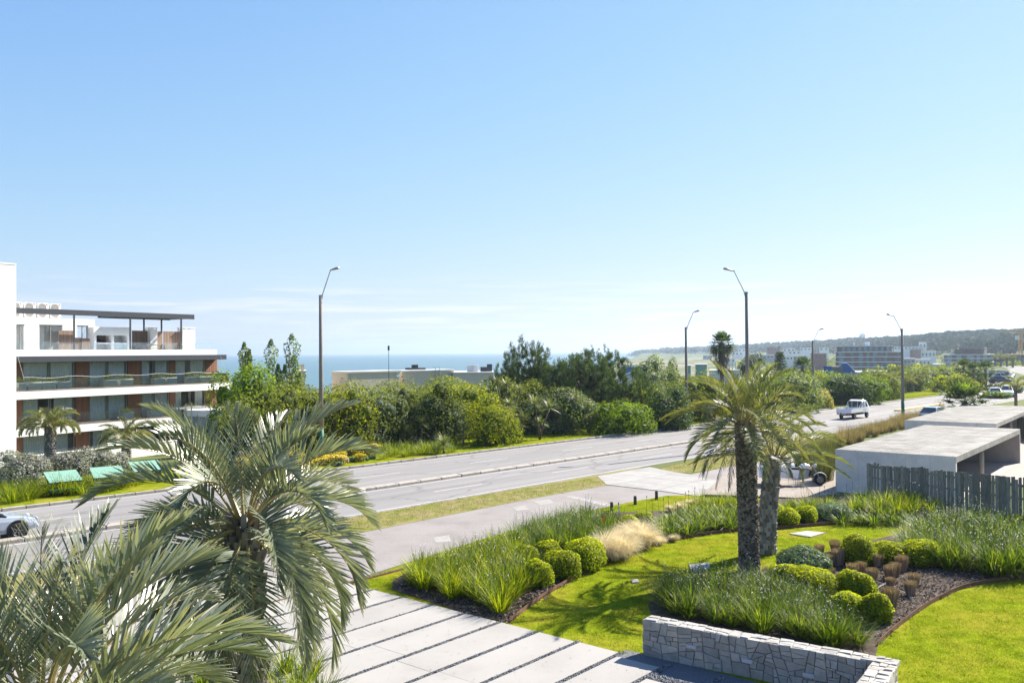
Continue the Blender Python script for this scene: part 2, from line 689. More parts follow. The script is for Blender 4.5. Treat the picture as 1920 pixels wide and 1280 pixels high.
# the ground: one polar sheet out past the horizon hills
ang = np.radians(np.concatenate([np.arange(-180, -40, 4.0), np.arange(-40, 42, .4), np.arange(42, 180, 4.0)]))
rad = np.concatenate([[.5, 5, 12, 20], np.geomspace(28, 9000, 170)])
AA, RR = np.meshgrid(ang, rad)
GX, GY = RR * np.sin(AA), RR * np.cos(AA)
GZ = zt(GX, GY)
na, nr = len(ang), len(rad)
tbg = np.where(GY > 1, GX / np.maximum(GY, 1), -3)
cover = .05 + .43 * sst(.09, .13, tbg) * (1 - sst(.24, .36, tbg)) * sst(180, 420, RR) * (1 - .75 * sst(1500, 2300, RR)) + .25 * sst(.22, .3, tbg) * sst(150, 300, RR) * (1 - sst(450, 700, RR))
cover += .6 * (1 - np.abs(GZ + 9.0) / 2.2).clip(0, 1) * (RR > 100)
ii, jj = np.meshgrid(np.arange(nr - 1), np.arange(na), indexing='ij')
jn = (jj + 1) % na
Fq = np.stack([ii * na + jj, ii * na + jn, (ii + 1) * na + jn, (ii + 1) * na + jj], -1).reshape(-1, 4)[:, ::-1]
gg = Geo().add(np.stack([GX, GY, GZ], -1).reshape(-1, 3), Fq, cover.ravel().clip(0, 1))
ground = tag(gg.build('ground', M_LAND, smooth=True), 'green and sandy ground sloping to the sea and up the hill', kind='structure')

# sea
m, t, out = _new('sea_water')
p = N(t, 'ShaderNodeBsdfPrincipled', i_Roughness=.32)
p.inputs['Base Color'].default_value = rgba((.045, .17, .215))
p.inputs['Specular IOR Level'].default_value = .45
ge = N(t, 'ShaderNodeNewGeometry')
mp = N(t, 'ShaderNodeMapping')
mp.inputs['Scale'].default_value = (.05, .16, 1)
mp.inputs['Rotation'].default_value = (0, 0, -.5)
t.links.new(ge.outputs['Position'], mp.inputs[0])
nz = N(t, 'ShaderNodeTexNoise', i_Scale=1.0, i_Detail=6.0, i_Roughness=.6)
t.links.new(mp.outputs[0], nz.inputs['Vector'])
bp = N(t, 'ShaderNodeBump', i_Strength=.55, i_Distance=1.2)
t.links.new(nz.outputs['Fac'], bp.inputs['Height'])
t.links.new(bp.outputs[0], p.inputs['Normal'])
mp2 = N(t, 'ShaderNodeMapping')
mp2.inputs['Scale'].default_value = (.0012, .006, 1)
t.links.new(ge.outputs['Position'], mp2.inputs[0])
nz2 = N(t, 'ShaderNodeTexNoise', i_Scale=1.0, i_Detail=5.0)
t.links.new(mp2.outputs[0], nz2.inputs['Vector'])
cm = N(t, 'ShaderNodeMixRGB')
cm.inputs[1].default_value = rgba((.045, .11, .132))
cm.inputs[2].default_value = rgba((.07, .145, .162))
t.links.new(nz2.outputs['Fac'], cm.inputs[0])
t.links.new(cm.outputs[0], p.inputs['Base Color'])
t.links.new(p.outputs[0], out.inputs[0])
M_SEA = m
gs = Geo()
sr = np.concatenate([[60], np.geomspace(150, 12000, 30)])
sa = np.radians(np.arange(0, 360, 6.0))
SA, SR = np.meshgrid(sa, sr)
ns = len(sa)
ii, jj = np.meshgrid(np.arange(len(sr) - 1), np.arange(ns), indexing='ij')
jn = (jj + 1) % ns
gs.add(np.stack([SR * np.sin(SA), SR * np.cos(SA), np.full_like(SR, -9.5)], -1).reshape(-1, 3), np.stack([ii * ns + jj, ii * ns + jn, (ii + 1) * ns + jn, (ii + 1) * ns + jj], -1).reshape(-1, 4)[:, ::-1])
tag(gs.build('sea', M_SEA, smooth=True), 'calm blue sea reaching the horizon', kind='structure')

# road line: the far kerb, straight then bending left past the car park
FK = [OF + DF * tt for tt in np.arange(-75, 148, 3.0)] + catmull([tuple(OF + DF * 148), (116, 190), (126, 214), (138, 245), (158, 285), (198, 330), (260, 372)], 6)[1:]
FK = np.array(FK)
TG = np.gradient(FK, axis=0)
TG /= np.linalg.norm(TG, axis=1)[:, None]
NM = np.stack([TG[:, 1], -TG[:, 0]], 1)        # towards the camera side
ARC = np.concatenate([[0], np.cumsum(np.linalg.norm(np.diff(FK, axis=0), axis=1))]) - 75


def off(i, o):
    return FK[i] + NM[i] * o


def woff(base, end):
    return np.interp(ARC, [20, 80], [base, end])


NEAR_O = woff(13.0, 11.8)
MED_O = woff(7.75, 6.9)


def strip(gz, o0, o1, dz, i0=0, i1=None, r=None):
    i1 = i1 or len(FK)
    o0 = np.broadcast_to(o0, (len(FK),))
    o1 = np.broadcast_to(o1, (len(FK),))
    V = []
    for i in range(i0, i1):
        for o in (o0[i], o1[i]):
            q = off(i, o)
            V.append((q[0], q[1], z1(*q) + dz))
    k = i1 - i0
    gz.add(V, np.array([(2 * i, 2 * i + 1, 2 * i + 3, 2 * i + 2) for i in range(k - 1)])[:, ::-1], r)


M_ASPH0 = M('asphalt_plain', (.205, .195, .192), .85, .07, .5, bump=.15, bs=55, col2=(.24, .23, .225), fine=.12, fs=18, v2=.22, stretch=None, c2lo=.42, c2hi=.7)
M_ASPH2 = M('asphalt_path', (.205, .187, .178), .9, .08, .7, bump=.15, bs=50, col2=(.24, .22, .21), fine=.14, fs=14, v2=.35)
M_CONC_W = M('pale_concrete', (.36, .352, .34), .85, .06, 1.1, bump=.08, bs=60, col2=(.32, .312, .30), v2=.6, c2lo=.5, c2hi=.8)
M_MARK = M('road_paint', (.42, .41, .40), .7, .15, 6.0, col2=(.30, .29, .285), v2=2.0, c2lo=.5, c2hi=.75)
M_KERB = M('kerb_concrete', (.33, .30, .262), .9, .14, 3.0, bump=.25, bs=30, objvar=.1, col2=(.20, .18, .158), v2=2.5, c2lo=.5, c2hi=.75)
M_YEL = M('yellow_paint', (.62, .42, .10), .7, .15, 5.0, col2=(.45, .38, .28), v2=4.0)


def road_surface():
    """old asphalt: lighter polished wheel tracks along the lanes, darker centre drips, patches and speckle"""
    m, t, out = _new('worn_asphalt')
    p = N(t, 'ShaderNodeBsdfPrincipled', i_Roughness=.85)
    p.inputs['Specular IOR Level'].default_value = .25
    ge = N(t, 'ShaderNodeNewGeometry')
    mp = N(t, 'ShaderNodeMapping', vector_type='TEXTURE')
    mp.inputs['Rotation'].default_value = (0, 0, math.atan2(DF[1], DF[0]))
    t.links.new(ge.outputs['Position'], mp.inputs[0])
    last = None
    def layer(last, scale, ns, lo, hi, c, amt, det=4.0):
        q = N(t, 'ShaderNodeMapping')
        q.inputs['Scale'].default_value = scale
        t.links.new(mp.outputs[0], q.inputs[0])
        n_ = N(t, 'ShaderNodeTexNoise', i_Scale=ns, i_Detail=det, i_Roughness=.6)
        t.links.new(q.outputs[0], n_.inputs['Vector'])
        r_ = N(t, 'ShaderNodeMapRange')
        r_.inputs['From Min'].default_value = lo
        r_.inputs['From Max'].default_value = hi
        r_.inputs['To Max'].default_value = amt
        t.links.new(n_.outputs['Fac'], r_.inputs['Value'])
        x_ = N(t, 'ShaderNodeMixRGB')
        t.links.new(r_.outputs[0], x_.inputs[0])
        if last is None:
            x_.inputs[1].default_value = rgba((.185, .177, .174))
        else:
            t.links.new(last, x_.inputs[1])
        x_.inputs[2].default_value = rgba(c)
        return x_.outputs[0]
    last = layer(None, (.02, .9, 1), 1.0, .42, .62, (.228, .218, .213), 1.0)
    last = layer(last, (.03, 1.6, 1), .8, .56, .7, (.145, .138, .136), .6)
    last = layer(last, (.06, .3, 1), 1.0, .60, .63, (.16, .153, .15), .55, 2.0)
    last = layer(last, (1, 1, 1), 16.0, .35, .75, (.245, .235, .23), .45, 3.0)
    last = layer(last, (1, 1, 1), 2.2, .60, .8, (.14, .132, .13), .5, 6.0)
    # sealed cracks
    q = N(t, 'ShaderNodeMapping')
    q.inputs['Scale'].default_value = (.12, .35, 1)
    t.links.new(mp.outputs[0], q.inputs[0])
    n_ = N(t, 'ShaderNodeTexNoise', i_Scale=3.0, i_Detail=3.0)
    t.links.new(q.outputs[0], n_.inputs['Vector'])
    mx_ = N(t, 'ShaderNodeVectorMath', operation='MULTIPLY_ADD')
    mx_.inputs[1].default_value = (.25, .25, .25)
    t.links.new(n_.outputs['Color'], mx_.inputs[0])
    t.links.new(q.outputs[0], mx_.inputs[2])
    vo = N(t, 'ShaderNodeTexVoronoi', feature='DISTANCE_TO_EDGE', i_Scale=1.0)
    t.links.new(mx_.outputs[0], vo.inputs['Vector'])
    r_ = N(t, 'ShaderNodeMapRange')
    r_.inputs['From Min'].default_value = .022
    r_.inputs['From Max'].default_value = .008
    r_.inputs['To Max'].default_value = .42
    t.links.new(vo.outputs['Distance'], r_.inputs['Value'])
    x_ = N(t, 'ShaderNodeMixRGB')
    x_.inputs[2].default_value = rgba((.10, .095, .092))
    t.links.new(r_.outputs[0], x_.inputs[0])
    t.links.new(last, x_.inputs[1])
    t.links.new(x_.outputs[0], p.inputs['Base Color'])
    t.links.new(p.outputs[0], out.inputs[0])
    return m


M_ASPH = road_surface()
gr_ = Geo()
strip(gr_, 0.0, NEAR_O, .012)
tag(gr_.build('road', M_ASPH), 'pale grey asphalt dual carriageway', kind='structure')
gm_ = Geo()
strip(gm_, .28, .40, .017)
strip(gm_, MED_O - .45 - .32, MED_O - .45 - .20, .017)
strip(gm_, MED_O + .24, MED_O + .36, .017)
strip(gm_, NEAR_O - .34, NEAR_O - .22, .017)
for base in (np.interp(ARC, [20, 80], [3.7, 3.3]), np.interp(ARC, [20, 80], [10.55, 9.5])):
    for tt in np.arange(-73.5, 150, 9.0):
        i0 = int((tt + 75) / 3)
        V = []
        for ta in (tt, tt + 3.4):
            fi = (ta + 75) / 3
            a = int(fi)
            q0 = off(a, base[a] - .055) * (1 - fi + a) + off(a + 1, base[a] - .055) * (fi - a)
            q1 = off(a, base[a] + .055) * (1 - fi + a) + off(a + 1, base[a] + .055) * (fi - a)
            V += [(q0[0], q0[1], .017), (q1[0], q1[1], .017)]
        gm_.add(V, [(0, 2, 3, 1)])
tag(gm_.build('road_markings', M_MARK), 'worn white lane dashes and edge lines on the asphalt', kind='structure')


def interp_line(tt, o):
    fi = np.clip((tt + 75) / 3, 0, len(FK) - 2)
    a = int(fi)
    oo = np.interp(tt, ARC, np.broadcast_to(o, (len(FK),)))
    return off(a, oo) * (1 - fi + a) + off(a + 1, oo) * (fi - a)


# kerbs built stone by stone
kst = Geo().bbox(-.485, .485, -.09, .09, -.06, .15, .02).mesh('kerb_stone')
kst.materials.append(M_KERB)
kb = tag(link('kerb', None), 'far roadside kerb of concrete stones', kind='structure')
for tt in np.arange(-60, 112, 1.0):
    q = interp_line(tt + .5, -.1)
    o = link('kerb_stone', kst, kb, (q[0], q[1], random.uniform(-.012, .008)), math.atan2(DF[1], DF[0]) + random.uniform(-.006, .006))
mst = Geo().bbox(-.74, .74, -.23, .23, -.06, .16, .035).mesh('median_stone')
mst.materials.append(M_KERB)
mb = tag(link('road_median', None), 'narrow raised concrete median between the carriageways', kind='structure')
for tt in np.arange(-60, 42, 1.5):
    q = interp_line(tt + .75, MED_O - .22)
    o = link('kerb_stone', mst, mb, (q[0], q[1], random.uniform(-.012, .01)), math.atan2(DF[1], DF[0]) + random.uniform(-.008, .008))
q = g(1639, 768)
tq = float((q[:2] - OF) @ DF)
nose = Geo()
pr = [(.5 * math.cos(a) * 1.2 - .4, .4 * math.sin(a)) for a in np.linspace(math.pi / 2, 1.5 * math.pi, 9)] + [(14, -.32), (14, .32)]
nose.prism(pr, 0, .17)
c0 = interp_line(tq, MED_O - .2)
tag(nose.build('median_nose', M_YEL, None, False, (c0[0], c0[1], 0), math.atan2(DF[1], DF[0])), 'median nose painted faded yellow beyond the white truck', kind='structure')

# verges, path, lawns, beds (flat sheets a few millimetres apart)
M_VERGE = M('verge_turf', (.16, .165, .035), .95, .3, 2.5, bump=.4, bs=25, col2=(.23, .185, .09), v2=.9, c2lo=.42, c2hi=.62, fine=.3, fs=22, spec=.1)
M_LAWN = M('lawn_turf', (.140, .175, .008), .9, .34, 2.2, bump=.5, bs=35, col2=(.225, .205, .022), v2=.55, c2lo=.46, c2hi=.66, fine=.3, fs=25, spec=.0)
M_SOIL = M('mulch_soil', (.075, .058, .046), .95, .35, 9.0, bump=.6, bs=25, fine=.4, fs=30, spec=.1)
M_DIRT = M('dirt_track', (.235, .20, .17), .95, .15, 1.2, bump=.3, bs=20, col2=(.27, .235, .20), fine=.15, fs=15)
M_DRIVE = M('pinkish_paving', (.31, .275, .25), .9, .07, 1.5, bump=.1, bs=30, fine=.06, fs=10)


def sheet(name, pts, z, mat, label, world=False):
    P = pts if world else gp(pts)
    return tag(Geo().poly(P, z).build(name, mat), label, kind='structure')


def line_pts(t0, t1, o, n=12):
    return [tuple(interp_line(tt, o)) for tt in np.linspace(t0, t1, n)]


# grass verge beyond the far kerb
gv = Geo()
strip(gv, -9.0, -.18, .006, 0, 76)
tag(gv.build('far_verge', M_LAWN), 'sunny green grass verge along the far kerb', kind='structure')
# service path running beside the road
sheet('path', [(1340, 902), (1310, 930), (1225, 934), (1150, 948), (1060, 965), (930, 1003), (740, 1062), (560, 1120), (300, 1215), (-200, 1420), (-700, 1420), (-300, 1180), (100, 1105), (420, 1048), (560, 1022), (705, 993), (1000, 934), (1137, 910), (1180, 902), (1240, 890)], .008, M_ASPH2, 'pinkish grey asphalt service path beside the verge')
vp = line_pts(-70, 4, NEAR_O + .02) + gp([(1137, 910), (1000, 934), (705, 993), (420, 1048), (100, 1105), (-300, 1180)])
vg = sheet('roadside_verge', vp, .016, M_VERGE, 'dry patchy grass strip between road and path', True)
M_APRON = M('apron_concrete', (.285, .276, .262), .9, .08, 1.2, bump=.15, bs=30, objvar=.05, col2=(.225, .215, .20), v2=.9, c2lo=.48, c2hi=.72, fine=.07, fs=20)
apr = tag(link('crossover', None), 'pale concrete driveway crossover joining road and path', kind='structure')


def cut(poly, nx, ny, c, keep):
    out = []
    for i in range(len(poly)):
        p_, q_ = poly[i], poly[(i + 1) % len(poly)]
        a_, b_ = keep * (p_[0] * nx + p_[1] * ny - c), keep * (q_[0] * nx + q_[1] * ny - c)
        if a_ <= 0:
            out.append(p_)
        if (a_ < 0) != (b_ < 0):
            f = a_ / (a_ - b_)
            out.append((p_[0] + (q_[0] - p_[0]) * f, p_[1] + (q_[1] - p_[1]) * f))
    return out


AP = gp([(1120, 893.5), (1218, 876), (1345, 902), (1312, 931), (1240, 921), (1137, 909)])
pd = [x_ @ DF for x_ in np.array(AP)]
pn = [x_ @ NF for x_ in np.array(AP)]
for i in range(4):
    for j in range(3):
        q = AP
        for (nx, ny), lo, hi in ((DF, min(pd) + (max(pd) - min(pd)) * i / 4, min(pd) + (max(pd) - min(pd)) * (i + 1) / 4), (NF, min(pn) + (max(pn) - min(pn)) * j / 3, min(pn) + (max(pn) - min(pn)) * (j + 1) / 3)):
            q = cut(q, nx, ny, hi - .012, 1) if len(q) > 2 else q
            q = cut(q, nx, ny, lo + .012, -1) if len(q) > 2 else q
        if len(q) > 2:
            Geo().prism([tuple(x_) for x_ in q], -.02, .034).build('slab', M_APRON, apr)
M_PATCH = M('worn_path_paint', (.29, .275, .262), .9, .12, 5, col2=(.25, .23, .22), v2=3.0, c2lo=.42, c2hi=.6)
for i, pts in enumerate(([(1060, 931), (1072, 929), (1150, 946), (1140, 950)], [(962, 951), (985, 947), (992, 955), (968, 958)], [(1000, 940), (1030, 936), (1040, 943), (1012, 947)], [(812, 1008), (842, 1003), (846, 1015), (818, 1018)])):
    sheet('path_patch', pts, .013, M_PATCH, 'worn pale paint mark on the service path')
v2 = line_pts(13, 150, NEAR_O + .02, 24)
v2 = gp([(1228, 881), (1290, 887)]) + gp([(1395, 871), (1480, 858), (1600, 820), (1700, 792), (1760, 775)]) + v2[::-1]
sheet('near_verge', v2, .016, M_VERGE, 'grassy verge between carriageway and carports', True)
sheet('path', [(1222, 878), (1296, 889), (1400, 868), (1500, 846), (1570, 830), (1560, 842), (1475, 866), (1400, 900), (1335, 906)], .009, M_ASPH2, 'asphalt lane behind the crossover leading to the tricycle')
sheet('dirt_bay', [(1335, 903), (1400, 872), (1475, 862), (1560, 838), (1600, 842), (1572, 925), (1480, 935), (1310, 932)], .010, M_DIRT, 'dusty bay where the cargo tricycle is parked')
sheet('lawn', [(1070, 968), (1150, 947), (1250, 929), (1330, 927), (1560, 935), (1700, 945), (1960, 985), (2300, 1100), (2300, 1500), (1660, 1500), (1200, 1245), (950, 1185), (650, 1100), (740, 1064), (930, 1003)], .010, M_LAWN, 'bright yellow green garden lawn')
sheet('front_lawn', [(560, 1122), (300, 1217), (-200, 1422), (-200, 2600), (700, 2600), (500, 1300), (600, 1180), (640, 1092)], .010, M_LAWN, 'lawn under the leaning palms')
sheet('paved_yard', [(1867, 860), (1862, 838), (1880, 800), (1930, 770), (2100, 790), (2100, 980), (1925, 910), (1800, 885)], .012, M_DRIVE, 'pale paved yard beside the carports')
BED1 = [(955, 1168), (1000, 1133), (1040, 1107), (1090, 1079), (1150, 1050), (1215, 1025), (1290, 1009), (1380, 996), (1470, 991), (1560, 984), (1640, 977), (1720, 970), (1800, 985), (1960, 1010), (1960, 985), (1800, 958), (1640, 938), (1560, 928), (1440, 938), (1330, 958), (1240, 958), (1130, 962), (1060, 975), (930, 1010), (800, 1055), (738, 1088), (735, 1106), (830, 1136), (890, 1156)]
sheet('planting_bed', BED1, .030, M_SOIL, 'mulched bed between path and lawn')
BED2 = [(1645, 1212), (1668, 1190), (1700, 1164), (1745, 1133), (1800, 1106), (1855, 1093), (1930, 1084), (2050, 1075), (2050, 1000), (1800, 1000), (1690, 1000), (1610, 1020), (1530, 1040), (1440, 1062), (1400, 1085), (1250, 1100), (1215, 1135), (1225, 1165), (1420, 1205), (1640, 1250)]
sheet('planting_bed', BED2, .030, M_SOIL, 'mulched island bed behind the stone wall')

# driveway of concrete slabs with gravel joints
M_SLAB = M('slab_concrete', (.30, .286, .268), .85, .05, 1.4, bump=.06, bs=70, objvar=.07, col2=(.245, .232, .215), v2=.7, c2lo=.46, c2hi=.75, fine=.05, fs=40)
M_GRAV = M('dark_gravel', (.12, .125, .135), .9, .5, 40.0, bump=.6, bs=60, fine=.3, fs=60)
A_SL = math.radians(40.3)
SD = np.array([math.sin(A_SL), math.cos(A_SL)])
SN = np.array([math.cos(A_SL), -math.sin(A_SL)])
S0 = np.array([.57, 21.97])
drv = tag(link('driveway', None), 'driveway of long pale concrete slabs with gravel joints', kind='structure')
slab_rects = []
PITCH_S = 1.235
for k in range(-8, 8):
    e0 = 0.0 if k < 2 else (.2 if k == 2 else -1.0)
    ln = 9.5
    w = PITCH_S - .14
    if k == 2:
        e0, ln = -.25, 9.5
    if k == -4:
        w = PITCH_S - .10
    c = S0 + SN * (k * PITCH_S + .07 + w / 2 + .0) + SD * (e0 - ln / 2)
    slab_rects.append((k, e0, ln, w))
    # joints across the slab split it into shorter pieces
    cuts = [0, ln * .37 + random.uniform(-.3, .3), ln * .7, ln]
    for a, b in zip(cuts, cuts[1:]):
        cc = S0 + SN * (k * PITCH_S + .07 + w / 2) + SD * (e0 - (a + b) / 2)
        gsl = Geo().bbox(-(b - a) / 2 + .003, (b - a) / 2 - .003, -w / 2, w / 2, -.05, .055, .006)
        gsl.build('slab', M_SLAB, drv, False, (cc[0], cc[1], random.uniform(-.003, .003)), math.atan2(SD[1], SD[0]))
gb = Geo()
q = [S0 + SN * (-8 * PITCH_S) - SD * .01, S0 + SN * (1.95 * PITCH_S) - SD * .01, S0 + SN * (1.95 * PITCH_S) + SD * .35, S0 + SN * (8 * PITCH_S) + SD * .35, S0 + SN * (8 * PITCH_S) - SD * 11, S0 + SN * (-8 * PITCH_S) - SD * 11]
gb.poly([tuple(x) for x in q], .022)
gb.build('gravel_base', M_GRAV, drv)
# pebbles: real stones in the joints
rg = np.random.default_rng(3)
P = []
for k in range(-8, 8):
    n = 900 if k >= -3 else 500
    a = rg.uniform(-8.5, .15, n)
    b = rg.uniform(-.085, .065, n)
    q = S0 + SN * (k * PITCH_S + b)[:, None] + SD * a[:, None]
    P.append(q)
n = 2600
a = rg.uniform(-.05, .32, n)
b = rg.uniform(2.45, 9, n)
P.append(S0 + SN * b[:, None] + SD * a[:, None] + np.where(b > 2.2, -.9, 0)[:, None] * SD)
P = np.concatenate(P)
OCT = np.array([(1, 0, 0), (-1, 0, 0), (0, 1, 0), (0, -1, 0), (0, 0, 1), (0, 0, -1.0)])
OCF = np.array([(0, 2, 4), (2, 1, 4), (1, 3, 4), (3, 0, 4), (2, 0, 5), (1, 2, 5), (3, 1, 5), (0, 3, 5)])
n = len(P)
sz = rg.uniform(.012, .028, n)
Vp = OCT[None] * sz[:, None, None] * rg.uniform(.6, 1.3, (n, 6, 1)) * np.array([1, 1, .7])
Vp = Vp + np.concatenate([P, (.028 + rg.uniform(0, .02, n))[:, None]], 1)[:, None, :]
pb = Geo().add(Vp.reshape(-1, 3), (OCF[None] + 6 * np.arange(n)[:, None, None]).reshape(-1, 3), np.repeat(rg.uniform(0, 1, n), 6))
M_PEB = LEAF('pebble_stone', [(.05, .055, .065), (.13, .135, .15), (.30, .30, .31)], 0.0, .8)
tag(pb.build('gravel', M_PEB), 'dark blue grey gravel filling the joints of the driveway', 'gravel', kind='stuff')
# steel drain channel across the top slab
q0 = S0 + SN * (-4 * PITCH_S + .5) - SD * 6.5
cd = Geo().bx(-3.2, 3.2, -.05, .05, 0, .061)
for i in range(40):
    cd.bx(-3.15 + i * .158, -3.15 + i * .158 + .11, -.035, .035, .058, .066)
qq = (np.array(g(560, 1118)[:2]) + np.array(g(652, 1096)[:2])) / 2
M_RUST = M('corten_steel', (.115, .055, .032), .8, .3, 4.0, bump=.2, bs=40, col2=(.17, .085, .05), v2=3)
tag(cd.build('drain_channel', M_RUST, None, False, (qq[0], qq[1], 0), math.atan2(SD[1], SD[0])), 'rusty linear drain channel across the top of the driveway', 'drain')

# ------------------------------------------------------------------ palms
M_PALM = LEAF('palm_leaflet', [(.075, .10, .066), (.13, .16, .108), (.205, .235, .165), (.29, .305, .21), (.38, .31, .14)], .27, .30, .6, (1.2, 1.2, .65))
M_PALM_Y = LEAF('palm_leaflet_olive', [(.06, .082, .04), (.105, .13, .06), (.165, .185, .085), (.24, .225, .075), (.30, .25, .09)], .3, .42, .5, (1.4, 1.4, .45))
M_DEADF = LEAF('dry_palm_leaflet', [(.10, .075, .055), (.15, .12, .09), (.22, .18, .14)], .15, .7, .2, (1, .9, .7))
M_TRUNK = M('palm_trunk', (.145, .115, .09), .95, .35, 6.0, bump=.7, bs=25, col2=(.085, .068, .055), v2=5)
M_BOOT = LEAF('palm_leaf_base', [(.07, .058, .046), (.15, .122, .095), (.24, .20, .155), (.36, .30, .225)], .0, .9, .1)
M_BOOTG = LEAF('palm_leaf_base_grey', [(.12, .105, .09), (.21, .19, .165), (.32, .29, .26)], .0, .9, .1)


def frond_geo(L, e0, bend, nl, ll, v, wid, rg, droop=.12, pet=.2, pw=1.35, side=0.0):
    q = Geo()
    ns = 15
    s = np.linspace(0, 1, ns)
    pit = e0 - bend * s ** pw
    st = L / (ns - 1)
    x = np.concatenate([[0], np.cumsum(np.cos(pit[:-1]) * st)])
    z = np.concatenate([[0], np.cumsum(np.sin(pit[:-1]) * st)])
    y = side * s ** 2 * L
    P = np.stack([x, y, z], 1)
    q.tube(P, np.interp(s, [0, .2, 1], [wid * 1.05, wid * .55, .004]), 5, False, 1.0)
    sl = np.repeat(np.linspace(pet, .995, nl), 2) + rg.uniform(-.006, .006, 2 * nl)
    sl = sl.clip(pet, 1)
    sg = np.tile([1.0, -1.0], nl)
    n = len(sl)
    B0 = np.stack([np.interp(sl, s, P[:, i]) for i in range(3)], 1)
    pp = np.interp(sl, s, pit)
    T = np.stack([np.cos(pp), np.zeros(n), np.sin(pp)], 1)
    Nn = np.stack([-np.sin(pp), np.zeros(n), np.cos(pp)], 1)
    B = np.tile([0, 1.0, 0], (n, 1)) * sg[:, None]
    a = np.radians(np.interp(sl, [pet, .5, 1], [62, 48, 18])) + rg.normal(0, .07, n)
    vv = v + rg.normal(0, .10, n)
    D = np.cos(a)[:, None] * T + np.sin(a)[:, None] * (np.cos(vv)[:, None] * B + np.sin(vv)[:, None] * Nn)
    l = ll * np.interp(sl, [pet, .38, .7, 1], [.62, 1, .82, .38]) * rg.uniform(.88, 1.1, n)
    dr = droop * rg.uniform(.3, 1.7, n)
    Wv = T - (T * D).sum(1)[:, None] * D
    Wv /= np.linalg.norm(Wv, axis=1)[:, None]
    rows = []
    for tt, w in ((0, .55), (.3, 1.0), (.68, .72), (1, .06)):
        c = B0 + D * (l * tt)[:, None] - np.array([0, 0, 1.0]) * (l * dr * tt * tt)[:, None]
        hw = Wv * (wid * w * .5 * np.ones(n))[:, None] + (np.cross(D, Wv)) * (wid * .12 * sg)[:, None]
        rows += [c - hw, c + hw]
    V = np.stack(rows, 1).reshape(-1, 3)
    F = np.concatenate([np.arange(n)[:, None] * 8 + np.array([2 * k, 2 * k + 1, 2 * k + 3, 2 * k + 2]) for k in range(3)])
    base = rg.uniform(0, .35)
    rr_ = np.repeat((base + rg.uniform(0, .5, n)).clip(0, .8)[:, None], 8, 1)
    rr_[:, 6:] = (rr_[:, 6:] + rg.uniform(0, .8, (n, 1))).clip(0, 1)
    ok_ = rg.uniform(0, 1, n) > .05
    q.add(V, F[np.tile(ok_, 3)], rr_.ravel())
    return q


def trunk_geo(H, r0, r1, style, rg, lean=(0, 0)):
    tg, bg_ = Geo(), Geo()
    zs = np.linspace(0, H, 18)
    pts = [(lean[0] * (z / H) ** 1.5, lean[1] * (z / H) ** 1.5, z) for z in zs]
    rr = np.interp(zs / H, [0, .12, 1], [r0 * 1.12, r0, r1])
    tg.tube(pts, rr * .93, 18, True)
    row = {'rings': .052, 'boots': .13, 'plates': .15}[style]
    k = {'rings': 24, 'boots': 10, 'plates': 11}[style]
    nrow = int(H / row)
    for i in range(nrow):
        z = i * row + row * .3
        f = z / H
        R = np.interp(f, [0, .12, 1], [r0 * 1.12, r0, r1])
        cx, cy = lean[0] * f ** 1.5, lean[1] * f ** 1.5
        st = style
        if style == 'rings' and f > .86:
            if i % 2:
                continue
            st = 'plates'
        n = k if st == style else 12
        for j in range(n):
            a = 2 * math.pi * (j + (.5 if i % 2 else 0)) / n + rg.uniform(-.08, .08)
            w = 2 * math.pi * R / n * rg.uniform(.75, 1.1)
            if st == 'rings':
                h, outw, up = row * rg.uniform(.8, 1.5), rg.uniform(.012, .05), rg.uniform(-.01, .04)
            elif st == 'boots':
                h, outw, up = row * rg.uniform(1.0, 1.5), rg.uniform(.05, .17), rg.uniform(.08, .2)
            else:
                h, outw, up = row * rg.uniform(1.1, 1.5), rg.uniform(.02, .06), rg.uniform(.02, .09)
            ca, sa = math.cos(a), math.sin(a)
            def q(rad, y, zz):
                return (cx + rad * ca - y * sa, cy + rad * sa + y * ca, zz)
            V = [q(R * .9, -w / 2, z - h * .2), q(R * .9, w / 2, z - h * .2), q(R + outw * .4, w * .42, z - h * .1), q(R + outw * .4, -w * .42, z - h * .1),
                 q(R * .9, -w / 2, z + h), q(R * .9, w / 2, z + h), q(R + outw, w * .3, z + h * .45 + up), q(R + outw, -w * .3, z + h * .45 + up)]
            bg_.add(V, np.array([(0, 1, 2, 3), (3, 2, 6, 7), (7, 6, 5, 4), (0, 3, 7, 4), (1, 5, 6, 2)]), rg.uniform(0, 1))
    return tg, bg_


